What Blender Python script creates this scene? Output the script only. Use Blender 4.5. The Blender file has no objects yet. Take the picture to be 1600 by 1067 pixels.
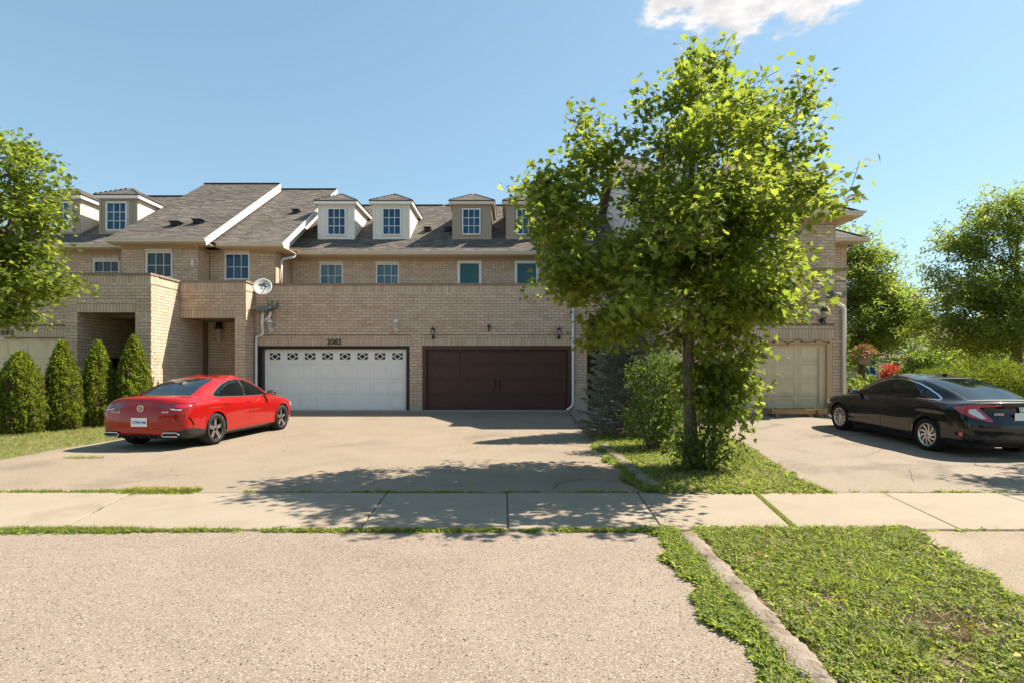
import bpy, math, random
import numpy as np
from mathutils import Vector, Matrix
random.seed(7)
RNG = np.random.default_rng(11)
SC = bpy.context.scene
COL = SC.collection

# ------------------------------------------------------------------ camera, sky, sun, exposure
cam = bpy.data.objects.new('camera', bpy.data.cameras.new('camera'))
COL.objects.link(cam)
cam.location = (0, 0, 1.55)
cam.rotation_euler = (math.radians(90), 0, 0)
cam.data.sensor_width = 36.0
cam.data.lens = 36.0 * 830 / 1600
cam.data.shift_y = 44.5 / 1600
cam.data.clip_start = 0.05
cam.data.clip_end = 3000
SC.camera = cam

SUN = Vector((0.78, 0.31, 1.0)).normalized()          # towards the sun
SUN_EL = math.asin(SUN.z)
SUN_ROT = math.atan2(SUN.x, SUN.y)
world = bpy.data.worlds.new("World")
SC.world = world
world.use_nodes = True
wn = world.node_tree.nodes
wl = world.node_tree.links
wn.clear()
w_out = wn.new('ShaderNodeOutputWorld')
w_bg = wn.new('ShaderNodeBackground')
w_bg.inputs['Strength'].default_value = 0.100
w_sky = wn.new('ShaderNodeTexSky')
w_sky.sky_type = 'NISHITA'
w_sky.sun_disc = False
w_sky.sun_elevation = SUN_EL
w_sky.sun_rotation = SUN_ROT
w_sky.altitude = 100
w_sky.air_density = 1.0
w_sky.dust_density = 0.35
w_sky.ozone_density = 0.6
# one cumulus cloud, laid out on a flat cloud layer (direction / height)
w_tc = wn.new('ShaderNodeTexCoord')
w_sep = wn.new('ShaderNodeSeparateXYZ')
wl.new(w_tc.outputs['Generated'], w_sep.inputs[0])
def wmath(op, a, b=None, c=None):
    n = wn.new('ShaderNodeMath'); n.operation = op
    for i, v in enumerate((a, b, c)):
        if v is None: continue
        if isinstance(v, (int, float)): n.inputs[i].default_value = v
        else: wl.new(v, n.inputs[i])
    return n.outputs[0]
zc = wmath('MAXIMUM', w_sep.outputs[2], 0.02)
px = wmath('DIVIDE', w_sep.outputs[0], zc)
py = wmath('DIVIDE', w_sep.outputs[1], zc)
w_cmb = wn.new('ShaderNodeCombineXYZ')
wl.new(px, w_cmb.inputs[0]); wl.new(py, w_cmb.inputs[1])
w_n1 = wn.new('ShaderNodeTexNoise'); w_n1.inputs['Scale'].default_value = 5.5
w_n1.inputs['Detail'].default_value = 9; w_n1.inputs['Roughness'].default_value = 0.62
wl.new(w_cmb.outputs[0], w_n1.inputs['Vector'])
w_n2 = wn.new('ShaderNodeTexNoise'); w_n2.inputs['Scale'].default_value = 12
w_n2.inputs['Detail'].default_value = 8
wl.new(w_cmb.outputs[0], w_n2.inputs['Vector'])
ex = wmath('DIVIDE', wmath('SUBTRACT', px, 0.65), 0.33)
ey = wmath('DIVIDE', wmath('SUBTRACT', py, 1.37), 0.27)
rr = wmath('ADD', wmath('MULTIPLY', ex, ex), wmath('MULTIPLY', ey, ey))
nz = wmath('MULTIPLY', wmath('SUBTRACT', w_n1.outputs[0], 0.5), 3.6)
cm = wmath('MULTIPLY', wmath('ADD', wmath('SUBTRACT', 1.10, rr), nz), 2.1)
cm = wmath('MINIMUM', wmath('MAXIMUM', cm, 0.0), 1.0)
cm = wmath('MULTIPLY', cm, cm)
w_rmp = wn.new('ShaderNodeMix'); w_rmp.data_type = 'RGBA'
w_rmp.inputs[6].default_value = (2.4, 2.35, 2.4, 1)
w_rmp.inputs[7].default_value = (3.1, 3.05, 3.0, 1)
wl.new(wmath('MINIMUM', wmath('MAXIMUM', wmath('MULTIPLY', wmath('SUBTRACT', w_n2.outputs[0], 0.38), 5), 0), 1), w_rmp.inputs[0])
w_mix = wn.new('ShaderNodeMix'); w_mix.data_type = 'RGBA'
wl.new(cm, w_mix.inputs[0])
# hazy summer air: the sky is more even and paler than the clear model; one gamma and one tint over the whole sky
w_gm = wn.new('ShaderNodeGamma'); w_gm.inputs[1].default_value = 0.62
wl.new(w_sky.outputs[0], w_gm.inputs[0])
w_tn = wn.new('ShaderNodeMix'); w_tn.data_type = 'RGBA'; w_tn.blend_type = 'MULTIPLY'; w_tn.inputs[0].default_value = 1
wl.new(w_gm.outputs[0], w_tn.inputs[6]); w_tn.inputs[7].default_value = (0.78, 0.98, 1.02, 1)
wl.new(w_tn.outputs[2], w_mix.inputs[6])
wl.new(w_rmp.outputs[2], w_mix.inputs[7])
wl.new(w_mix.outputs[2], w_bg.inputs['Color'])
wl.new(w_bg.outputs[0], w_out.inputs['Surface'])

sun = bpy.data.objects.new('sun', bpy.data.lights.new('sun', 'SUN'))
COL.objects.link(sun)
sun.data.energy = 3.55
sun.data.angle = math.radians(0.53)
sun.data.color = (1.0, 0.90, 0.77)
sun.rotation_euler = (-SUN).to_track_quat('-Z', 'Y').to_euler()
sun.location = (20, 10, 30)

SC.view_settings.view_transform = 'Standard'
SC.view_settings.look = 'None'
SC.view_settings.gamma = 1.0
SC.view_settings.exposure = 1.72
SC.view_settings.use_curve_mapping = False
SC.render.engine = 'CYCLES'

# ------------------------------------------------------------------ materials
MATS = {}
def mat(name, col, rough=0.7, metal=0.0, col2=None, nscale=8.0, detail=4, bump=0.0, bscale=None,
        island=None, spec=0.5, coat=0.0, trans=None, alpha=None, ior=1.45, stretch=None, contrast=1.0, world=False, stain=None, fleck=None, fleck2=None, pits=None):
    """col / col2 mixed by a noise; island = (colour list) chosen per loose piece"""
    m = bpy.data.materials.new(name); m.use_nodes = True
    N = m.node_tree.nodes; L = m.node_tree.links
    b = N['Principled BSDF']
    b.inputs['Roughness'].default_value = rough
    b.inputs['Metallic'].default_value = metal
    b.inputs['Specular IOR Level'].default_value = spec
    b.inputs['IOR'].default_value = ior
    b.inputs['Coat Weight'].default_value = coat
    b.inputs['Coat Roughness'].default_value = 0.02
    tc = N.new('ShaderNodeTexCoord')
    vec = tc.outputs['Object']
    if world: gp = N.new('ShaderNodeNewGeometry'); vec = gp.outputs['Position']
    if stretch:
        mp = N.new('ShaderNodeMapping'); mp.inputs['Scale'].default_value = stretch
        L.new(vec, mp.inputs[0]); vec = mp.outputs[0]
    cur = None
    if island:
        geo = N.new('ShaderNodeNewGeometry'); oi = N.new('ShaderNodeObjectInfo')
        ad = N.new('ShaderNodeMath'); ad.operation = 'ADD'
        L.new(geo.outputs['Random Per Island'], ad.inputs[0]); L.new(oi.outputs['Random'], ad.inputs[1])
        fr = N.new('ShaderNodeMath'); fr.operation = 'FRACT'; L.new(ad.outputs[0], fr.inputs[0])
        cr = N.new('ShaderNodeValToRGB')
        el = cr.color_ramp.elements
        n = len(island)
        el[0].position = 0; el[0].color = (*island[0], 1)
        el[1].position = 1; el[1].color = (*island[-1], 1)
        for i in range(1, n - 1):
            e = el.new(i / (n - 1)); e.color = (*island[i], 1)
        L.new(fr.outputs[0], cr.inputs[0]); cur = cr.outputs[0]
    if col2 is not None:
        nt = N.new('ShaderNodeTexNoise'); nt.inputs['Scale'].default_value = nscale
        nt.inputs['Detail'].default_value = detail; nt.inputs['Roughness'].default_value = 0.6
        L.new(vec, nt.inputs['Vector'])
        mr = N.new('ShaderNodeMapRange'); mr.inputs[1].default_value = 0.5 - 0.22 / contrast
        mr.inputs[2].default_value = 0.5 + 0.22 / contrast
        L.new(nt.outputs[0], mr.inputs[0])
        mx = N.new('ShaderNodeMix'); mx.data_type = 'RGBA'
        L.new(mr.outputs[0], mx.inputs[0])
        if cur is None:
            mx.inputs[6].default_value = (*col, 1); mx.inputs[7].default_value = (*col2, 1)
        else:
            mx.blend_type = 'MULTIPLY'
            mx.inputs[7].default_value = (*col2, 1); L.new(cur, mx.inputs[6])
        cur = mx.outputs[2]
    if stain:                                   # blotches with a shape of their own: (scale, multiplier colour, threshold)
        sn = N.new('ShaderNodeTexNoise'); sn.inputs['Scale'].default_value = stain[0]; sn.inputs['Detail'].default_value = 7; sn.inputs['Roughness'].default_value = .55
        sn.inputs['Distortion'].default_value = .8; L.new(vec, sn.inputs['Vector'])
        sr = N.new('ShaderNodeMapRange'); sr.inputs[1].default_value = stain[2]; sr.inputs[2].default_value = stain[2] + .14; L.new(sn.outputs[0], sr.inputs[0])
        sm = N.new('ShaderNodeMix'); sm.data_type = 'RGBA'; sm.blend_type = 'MULTIPLY'; sm.inputs[7].default_value = (*stain[1], 1)
        if cur is None: sm.inputs[6].default_value = (*col, 1)
        else: L.new(cur, sm.inputs[6])
        L.new(sr.outputs[0], sm.inputs[0]); cur = sm.outputs[2]
    for fk in (fleck, fleck2, pits):
        if not fk: continue
        fs, fcol, fth = fk
        vo = N.new('ShaderNodeTexVoronoi'); vo.inputs['Scale'].default_value = fs
        L.new(tc.outputs['Object'], vo.inputs['Vector'])
        lt = N.new('ShaderNodeMath'); lt.operation = 'LESS_THAN'; lt.inputs[1].default_value = fth
        sx = N.new('ShaderNodeSeparateColor'); L.new(vo.outputs['Color'], sx.inputs[0])
        dm_ = N.new('ShaderNodeMath'); dm_.operation = 'MULTIPLY_ADD'; L.new(vo.outputs['Distance'], dm_.inputs[0]); dm_.inputs[1].default_value = fth * .9; L.new(sx.outputs[0], dm_.inputs[2]); L.new(dm_.outputs[0], lt.inputs[0])
        mf = N.new('ShaderNodeMix'); mf.data_type = 'RGBA'; mf.inputs[7].default_value = (*fcol, 1)
        if cur is None: mf.inputs[6].default_value = (*col, 1)
        else: L.new(cur, mf.inputs[6])
        L.new(lt.outputs[0], mf.inputs[0]); cur = mf.outputs[2]
    if cur is None: b.inputs['Base Color'].default_value = (*col, 1)
    else: L.new(cur, b.inputs['Base Color'])
    if bump:
        bt = N.new('ShaderNodeTexNoise'); bt.inputs['Scale'].default_value = bscale or nscale * 4
        bt.inputs['Detail'].default_value = 5
        L.new(vec, bt.inputs['Vector'])
        bn = N.new('ShaderNodeBump'); bn.inputs['Strength'].default_value = bump
        bn.inputs['Distance'].default_value = 0.02
        L.new(bt.outputs[0], bn.inputs['Height']); L.new(bn.outputs[0], b.inputs['Normal'])
    if trans:                                   # thin leaf: light comes through
        tb = N.new('ShaderNodeBsdfTranslucent')
        ms = N.new('ShaderNodeMixShader'); ms.inputs[0].default_value = trans[0]
        tm = N.new('ShaderNodeMix'); tm.data_type = 'RGBA'; tm.blend_type = 'MULTIPLY'; tm.inputs[0].default_value = 1
        if cur is None: tm.inputs[6].default_value = (*col, 1)
        else: L.new(cur, tm.inputs[6])
        tm.inputs[7].default_value = (*trans[1], 1)
        L.new(tm.outputs[2], tb.inputs[0])
        L.new(b.outputs[0], ms.inputs[1]); L.new(tb.outputs[0], ms.inputs[2])
        L.new(ms.outputs[0], N['Material Output'].inputs['Surface'])
    if alpha is not None:                       # tinted see-through glass
        tb = N.new('ShaderNodeBsdfTransparent'); tb.inputs[0].default_value = (*alpha[1], 1)
        ms = N.new('ShaderNodeMixShader'); ms.inputs[0].default_value = alpha[0]
        L.new(b.outputs[0], ms.inputs[1]); L.new(tb.outputs[0], ms.inputs[2])
        L.new(ms.outputs[0], N['Material Output'].inputs['Surface'])
    MATS[name] = m
    return m

M_brick = mat('buff_brick', (0.4, 0.3, 0.2), 0.85, col2=(0.90, 0.88, 0.86), nscale=3.5, bump=0.3, bscale=60, world=True, stain=(1.4, (0.93, 0.90, 0.87), .5),
              island=[(0.60, 0.462, 0.338), (0.64, 0.50, 0.375), (0.56, 0.425, 0.31), (0.66, 0.525, 0.40), (0.53, 0.39, 0.28), (0.62, 0.48, 0.355)])
M_mortar = mat('mortar', (0.19, 0.135, 0.088), 0.95, col2=(0.25, 0.18, 0.12), nscale=9, bump=0.4, bscale=80)
M_stone = mat('tan_stone', (0.40, 0.31, 0.215), 0.85, col2=(0.50, 0.40, 0.29), nscale=10, bump=0.3)
M_coping = mat('weathered_coping', (0.20, 0.155, 0.11), 0.9, col2=(0.34, 0.26, 0.18), nscale=3.0, detail=8, bump=0.4)
M_conc = mat('foundation_concrete', (0.38, 0.32, 0.25), 0.9, col2=(0.48, 0.41, 0.33), nscale=5, bump=0.3)
M_white = mat('white_trim', (0.80, 0.79, 0.76), 0.45, col2=(0.72, 0.70, 0.66), nscale=3)
M_cream = mat('cream_trim', (0.66, 0.60, 0.50), 0.5, col2=(0.58, 0.52, 0.43), nscale=3)
M_soffit = mat('tan_soffit', (0.58, 0.47, 0.33), 0.6, col2=(0.52, 0.42, 0.30), nscale=3)
M_frieze = mat('tan_frieze', (0.42, 0.33, 0.235), 0.7, col2=(0.38, 0.30, 0.21), nscale=4)
M_sidew = mat('white_siding', (0.74, 0.71, 0.66), 0.55, col2=(0.66, 0.63, 0.58), nscale=4)
M_sidec = mat('cream_siding', (0.72, 0.66, 0.56), 0.55, col2=(0.64, 0.58, 0.49), nscale=4)
M_sidet = mat('taupe_siding', (0.36, 0.29, 0.215), 0.6, col2=(0.32, 0.255, 0.19), nscale=4)
M_shingle = mat('asphalt_shingle', (0.12, 0.09, 0.07), 0.95, world=True, stain=(.8, (.84, .83, .82), .5), col2=(0.80, 0.78, 0.76), nscale=60, bump=0.5, bscale=150,
                island=[(0.120, 0.101, 0.084), (0.16, 0.135, 0.112), (0.100, 0.086, 0.073), (0.138, 0.117, 0.098), (0.195, 0.167, 0.138), (0.092, 0.080, 0.070), (0.128, 0.108, 0.091)])
M_roofu = mat('roof_felt', (0.075, 0.06, 0.05), 0.95)
M_glass = mat('window_glass', (0.004, 0.03, 0.06), 0.03, ior=1.42, island=[(0.010, 0.060, 0.125), (0.016, 0.090, 0.18), (0.010, 0.065, 0.14), (0.03, 0.11, 0.20)], col2=(0.6, 0.7, 0.8), nscale=2.5)  # blue sky reflection put into the base colour, uneven from pane to pane
M_glassc = mat('curtained_blue_glass', (0.02, 0.07, 0.10), 0.04, ior=1.42, island=[(0.06, 0.14, 0.20), (0.11, 0.20, 0.24), (0.07, 0.15, 0.21), (0.14, 0.24, 0.28)], col2=(0.65, 0.7, 0.75), nscale=9, stretch=(5, 1, 1), world=True)
M_glassg = mat('curtained_glass', (0.025, 0.042, 0.048), 0.05, ior=1.42, col2=(0.05, 0.068, 0.07), nscale=9, stretch=(6, 1, 1))
M_glasst = mat('teal_sky_glass', (0.012, 0.075, 0.085), 0.04, ior=1.42, col2=(0.02, 0.10, 0.105), nscale=1)  # teal of the reflected sky painted in as base colour
M_gwhite = mat('white_door_paint', (0.86, 0.84, 0.80), 0.4, col2=(0.80, 0.78, 0.74), nscale=1.5, stain=(.8, (.93, .92, .9), .5))
M_gbrown = mat('brown_door_paint', (0.060, 0.024, 0.016), 0.5, col2=(0.085, 0.036, 0.025), nscale=5, stretch=(1, 1, 6))
M_gcream = mat('cream_door_paint', (0.76, 0.62, 0.41), 0.55, col2=(0.66, 0.53, 0.34), stain=(1.2, (.86, .8, .72), .5), nscale=2.5, detail=8)
M_black = mat('black_trim', (0.010, 0.009, 0.010), 0.5)
M_darkmetal = mat('dark_bronze', (0.035, 0.026, 0.020), 0.45, metal=0.3)
M_grey = mat('grey_metal', (0.25, 0.26, 0.26), 0.45, metal=0.5, col2=(0.16, 0.16, 0.16), nscale=20)
M_lglass = mat('lantern_glass', (0.5, 0.48, 0.42), 0.1, alpha=(0.4, (0.9, 0.9, 0.9)))
M_wood = mat('pallet_wood', (0.44, 0.28, 0.13), 0.8, col2=(0.30, 0.19, 0.095), nscale=5, stretch=(1.0, 12, 12), bump=0.2)
M_door = mat('dark_front_door', (0.05, 0.03, 0.025), 0.4)
M_asph = mat('aged_asphalt', (0.215, 0.170, 0.118), 0.92, col2=(0.272, 0.217, 0.153), nscale=0.9, detail=12, stain=(.55, (0.78, 0.77, 0.77), .54), bump=0.25, bscale=260, fleck=(95, (0.13, 0.10, 0.075), 0.10), fleck2=(130, (0.32, 0.27, 0.21), 0.16))
M_asphs = mat('stained_asphalt', (0.215, 0.172, 0.125), 0.92, col2=(0.262, 0.212, 0.156), nscale=0.9, detail=12, stain=(.8, (0.62, 0.62, 0.64), .55), bump=0.25, bscale=260, fleck=(95, (0.13, 0.10, 0.075), 0.12), fleck2=(130, (0.32, 0.27, 0.21), 0.14))
M_apron = mat('exposed_aggregate_asphalt', (0.232, 0.180, 0.137), 0.92, col2=(0.278, 0.220, 0.170), nscale=1.6, detail=14, bump=0.45, bscale=330, stain=(.45, (0.86, 0.84, 0.82), .52), fleck=(120, (0.125, 0.092, 0.068), 0.17), fleck2=(140, (0.42, 0.35, 0.285), 0.22), pits=(95, (0.05, 0.037, 0.028), 0.042))
M_slab = mat('sidewalk_concrete', (0.275, 0.225, 0.163), 0.9, col2=(0.32, 0.265, 0.198), stain=(1.3, (0.88, 0.86, 0.84), .53), nscale=1.6, detail=10, bump=0.35, bscale=160,
             fleck=(220, (0.22, 0.18, 0.135), 0.12))
M_kerb = mat('kerb_concrete', (0.20, 0.16, 0.122), 0.92, col2=(0.28, 0.23, 0.18), stain=(6, (.6, .56, .5), .52), nscale=9, detail=10, bump=0.9, bscale=50)
M_soil = mat('soil', (0.10, 0.068, 0.042), 1.0, col2=(0.22, 0.16, 0.095), nscale=7, detail=8, bump=0.8, bscale=40)
M_turf = mat('turf_base', (0.09, 0.10, 0.03), 1.0, col2=(0.22, 0.18, 0.08), nscale=3, detail=8, bump=0.6, bscale=60)
M_bark = mat('bark', (0.075, 0.055, 0.040), 0.95, col2=(0.19, 0.15, 0.115), nscale=9, stretch=(5, 5, .8), bump=1.0, bscale=24, contrast=1.6)
LT = (1.25, 1.35, 0.45)
M_maple = mat('maple_leaf', (0.08, 0.12, 0.02), 0.6, spec=0.12, trans=(0.52, (3.2, 3.1, 1.8)),
              island=[(0.085, 0.120, 0.022), (0.125, 0.155, 0.030), (0.098, 0.132, 0.025), (0.155, 0.180, 0.040), (0.075, 0.108, 0.020), (0.110, 0.142, 0.028)])
M_leafd = mat('tree_leaf', (0.06, 0.1, 0.02), 0.6, spec=0.15, trans=(0.55, (2.8, 2.8, 1.9)),
              island=[(0.095, 0.130, 0.028), (0.130, 0.160, 0.036), (0.108, 0.142, 0.030), (0.155, 0.185, 0.048)])
M_bush = mat('bush_leaf', (0.06, 0.1, 0.02), 0.6, spec=0.15, trans=(0.40, (2.1, 2.3, 1.2)),
             island=[(0.060, 0.092, 0.022), (0.100, 0.135, 0.032), (0.072, 0.105, 0.025), (0.13, 0.165, 0.045)])
M_cedar = mat('cedar_spray', (0.06, 0.09, 0.02), 0.7, spec=0.2, trans=(0.45, (2.7, 2.8, 1.3)),
              island=[(0.085, 0.115, 0.022), (0.15, 0.18, 0.032), (0.11, 0.145, 0.024), (0.19, 0.21, 0.045), (0.07, 0.085, 0.018)])
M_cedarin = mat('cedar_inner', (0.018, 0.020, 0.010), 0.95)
M_juniper = mat('juniper_spray', (0.1, 0.13, 0.02), 0.7, spec=0.2, trans=(0.42, (2.1, 2.2, 1.2)),
                island=[(0.075, 0.105, 0.018), (0.13, 0.16, 0.028), (0.10, 0.13, 0.022), (0.16, 0.175, 0.035)])
M_spruce = mat('blue_spruce_needle', (0.09, 0.13, 0.11), 0.7, spec=0.2,
               island=[(0.15, 0.18, 0.135), (0.27, 0.305, 0.235), (0.18, 0.22, 0.165), (0.42, 0.44, 0.36), (0.12, 0.145, 0.105)])
M_weed = mat('weed_leaf', (0.1, 0.15, 0.03), 0.6, spec=0.2, trans=(0.42, (2.2, 2.3, 1.1)),
             island=[(0.145, 0.185, 0.040), (0.20, 0.240, 0.060), (0.165, 0.210, 0.048), (0.29, 0.32, 0.12), (0.115, 0.150, 0.034), (0.185, 0.225, 0.062)])
M_grass = mat('grass_blade', (0.1, 0.13, 0.03), 0.6, spec=0.2, trans=(0.42, (2.0, 2.1, 1.1)),
              island=[(0.15, 0.185, 0.045), (0.21, 0.235, 0.068), (0.17, 0.205, 0.052), (0.32, 0.30, 0.14), (0.15, 0.18, 0.045)])
M_straw = mat('dry_straw', (0.42, 0.32, 0.17), 0.8, island=[(0.36, 0.27, 0.15), (0.48, 0.38, 0.22), (0.30, 0.20, 0.11)])
M_yellow = mat('yellow_leaf', (0.42, 0.32, 0.05), 0.6, trans=(0.3, (1.1, 1.0, 0.6)), island=[(0.40, 0.30, 0.06), (0.50, 0.36, 0.10), (0.38, 0.33, 0.08)])
M_red = mat('red_blossom', (0.6, 0.09, 0.03), 0.6, trans=(0.3, (1.1, 0.9, 0.8)), island=[(0.50, 0.07, 0.03), (0.72, 0.13, 0.05), (0.62, 0.10, 0.04)])
M_pinkf = mat('pink_blossom', (0.75, 0.2, 0.2), 0.6, island=[(0.75, 0.16, 0.12), (0.85, 0.35, 0.33), (0.7, 0.12, 0.08)])

# ------------------------------------------------------------------ mesh helpers
BASE = {}
def _mesh(name, V, F, smooth=False):
    me = bpy.data.meshes.new(name)
    V = np.asarray(V, dtype=np.float32).reshape(-1, 3)
    if isinstance(F, np.ndarray):
        k = F.shape[1]; m = F.shape[0]
        me.vertices.add(len(V)); me.vertices.foreach_set('co', V.ravel())
        me.loops.add(m * k); me.loops.foreach_set('vertex_index', F.astype(np.int32).ravel())
        me.polygons.add(m)
        me.polygons.foreach_set('loop_start', np.arange(0, m * k, k, dtype=np.int32))
        me.polygons.foreach_set('loop_total', np.full(m, k, dtype=np.int32))
        me.update(calc_edges=True)
    else:
        me.from_pydata([tuple(map(float, v)) for v in V], [], F)
        me.update()
    me.polygons.foreach_set('use_smooth', np.full(len(me.polygons), bool(smooth)))
    return me

def base_of(p):
    return BASE.get(p.name, Vector((0, 0, 0))) if p else Vector((0, 0, 0))

def obj(name, V, F, m, parent=None, smooth=False, kind=None, origin=None):
    V = np.asarray(V, dtype=np.float64).reshape(-1, 3)
    if origin is None:
        lo = V.min(0); hi = V.max(0); c = Vector(((lo[0] + hi[0]) / 2, (lo[1] + hi[1]) / 2, lo[2]))
    else: c = Vector(origin)
    me = _mesh(name, V - np.array(c), F, smooth)
    me.materials.append(m)
    o = bpy.data.objects.new(name, me); COL.objects.link(o)
    BASE[o.name] = c
    if parent: o.parent = parent; o.location = c - base_of(parent)
    else: o.location = c
    if kind: o['kind'] = kind
    return o

def thing(name, loc, label=None, cat=None, group=None, local=False, rz=0):
    o = bpy.data.objects.new(name, None); COL.objects.link(o)
    o.location = loc; o.empty_display_size = 0.2; o.rotation_euler.z = rz
    BASE[o.name] = Vector((0, 0, 0)) if local else Vector(loc)
    tag(o, label, cat, group)
    return o
def tag(o, label=None, cat=None, group=None):
    if label: o['label'] = label
    if cat: o['category'] = cat
    if group: o['group'] = group
    return o

class MB:
    """collects shapes into ONE mesh"""
    def __init__(s): s.V = []; s.F = []
    def add(s, V, F):
        b = len(s.V); s.V += [tuple(v) for v in V]; s.F += [tuple(i + b for i in f) for f in F]
    def box(s, x0, x1, y0, y1, z0, z1):
        s.add([(x0, y0, z0), (x1, y0, z0), (x1, y1, z0), (x0, y1, z0), (x0, y0, z1), (x1, y0, z1), (x1, y1, z1), (x0, y1, z1)],
              [(0, 3, 2, 1), (4, 5, 6, 7), (0, 1, 5, 4), (1, 2, 6, 5), (2, 3, 7, 6), (3, 0, 4, 7)])
    def prism(s, poly, vec):
        n = len(poly); vec = Vector(vec)
        P = [Vector(p) for p in poly]
        s.add(P + [p + vec for p in P], [tuple(range(n))[::-1], tuple(range(n, 2 * n))] + [(i, (i + 1) % n, n + (i + 1) % n, n + i) for i in range(n)])
    def lathe(s, prof, seg=16, c=(0, 0, 0), axis='z'):
        V = []; n = len(prof)
        for i in range(seg):
            a = 2 * math.pi * i / seg
            for r, h in prof:
                p = (r * math.cos(a), r * math.sin(a), h)
                if axis == 'x': p = (p[2], p[0], p[1])
                elif axis == 'y': p = (p[0], p[2], p[1])
                V.append((p[0] + c[0], p[1] + c[1], p[2] + c[2]))
        F = []
        for i in range(seg):
            j = (i + 1) % seg
            for k in range(n - 1): F.append((i * n + k, j * n + k, j * n + k + 1, i * n + k + 1))
        s.add(V, F)
    def tube(s, pts, r, seg=8, cap=True):
        pts = [Vector(p) for p in pts]; n = len(pts)
        rs = r if isinstance(r, (list, tuple)) else [r] * n
        V = []; up = Vector((0, 0, 1))
        t0 = (pts[1] - pts[0]).normalized()
        if abs(t0.dot(up)) > 0.95: up = Vector((0, 1, 0))
        for i, p in enumerate(pts):
            t = (pts[min(i + 1, n - 1)] - pts[max(i - 1, 0)]).normalized()
            a = t.cross(up)
            if a.length < 1e-4: a = t.cross(Vector((1, 0, 0)))
            a.normalize(); b = a.cross(t)
            for k in range(seg):
                an = 2 * math.pi * k / seg
                V.append(p + (a * math.cos(an) + b * math.sin(an)) * rs[i])
        F = []
        for i in range(n - 1):
            for k in range(seg):
                k2 = (k + 1) % seg
                F.append((i * seg + k, i * seg + k2, (i + 1) * seg + k2, (i + 1) * seg + k))
        if cap: F += [tuple(range(seg))[::-1], tuple(range((n - 1) * seg, n * seg))]
        s.add(V, F)
    def build(s, name, m, parent=None, smooth=False, kind=None, origin=None):
        return obj(name, s.V, s.F, m, parent, smooth, kind, origin)

CUBE_V = np.array([(-.5, -.5, -.5), (.5, -.5, -.5), (.5, .5, -.5), (-.5, .5, -.5), (-.5, -.5, .5), (.5, -.5, .5), (.5, .5, .5), (-.5, .5, .5)])
CUBE_F = np.array([(0, 3, 2, 1), (4, 5, 6, 7), (0, 1, 5, 4), (1, 2, 6, 5), (2, 3, 7, 6), (3, 0, 4, 7)])
CUBES = {}
class Pieces:
    """bricks / shingles: boxes with a centre and three full-size axes"""
    def __init__(s): s.C = []; s.A = []
    def add(s, c, ax, ay, az): s.C.append(tuple(c)); s.A.append((tuple(ax), tuple(ay), tuple(az)))
    def build(s, name, m, parent, limit=300):
        if not s.C: return
        C = np.array(s.C); A = np.array(s.A)
        sc = 830 / np.maximum(C[:, 1], 0.5)
        X = 800 + C[:, 0] * sc; Y = 578 - (C[:, 2] - 1.55) * sc
        vis = (X > 0) & (X < 1600) & (Y > 0) & (Y < 1067)
        size = np.linalg.norm(A, axis=2).max(1) * sc * vis
        order = np.argsort(-size, kind='stable')
        one = [i for i in order[:limit] if vis[i]] if limit else []
        rest = np.setdiff1d(np.arange(len(C)), np.array(one, dtype=int))
        if m.name not in CUBES:
            me = _mesh(name, CUBE_V, CUBE_F); me.materials.append(m); CUBES[m.name] = me
        me = CUBES[m.name]; pb = base_of(parent)
        for i in one:
            o = bpy.data.objects.new(name, me); COL.objects.link(o); o.parent = parent
            a = A[i]; c = C[i]
            o.matrix_basis = Matrix(((a[0][0], a[1][0], a[2][0], c[0] - pb.x), (a[0][1], a[1][1], a[2][1], c[1] - pb.y),
                                     (a[0][2], a[1][2], a[2][2], c[2] - pb.z), (0, 0, 0, 1)))
        if len(rest):
            V = np.einsum('vk,nkj->nvj', CUBE_V, A[rest]) + C[rest][:, None, :]
            F = (CUBE_F[None] + (np.arange(len(rest)) * 8)[:, None, None]).reshape(-1, 4)
            obj(name, V.reshape(-1, 3), F, m, parent, kind='stuff')

def text_mesh(txt, size, depth=0.01, bold=0.0, spacing=1.0):
    cu = bpy.data.curves.new('txt', 'FONT'); cu.body = txt; cu.size = size; cu.extrude = depth / 2
    cu.offset = bold; cu.align_x = 'CENTER'; cu.align_y = 'CENTER'; cu.space_character = spacing; cu.resolution_u = 4
    o = bpy.data.objects.new('txt', cu); COL.objects.link(o)
    dg = bpy.context.evaluated_depsgraph_get(); dg.update()
    me = bpy.data.meshes.new_from_object(o.evaluated_get(dg))
    bpy.data.objects.remove(o)
    return me
def text_obj(name, txt, size, m, parent, loc, rot, depth=0.01, bold=0.0, spacing=1.0):
    me = text_mesh(txt, size, depth, bold, spacing)
    me.materials.clear(); me.materials.append(m)
    o = bpy.data.objects.new(name, me); COL.objects.link(o)
    o.parent = parent; o.location = Vector(loc) - base_of(parent); o.rotation_euler = rot
    return o
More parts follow.
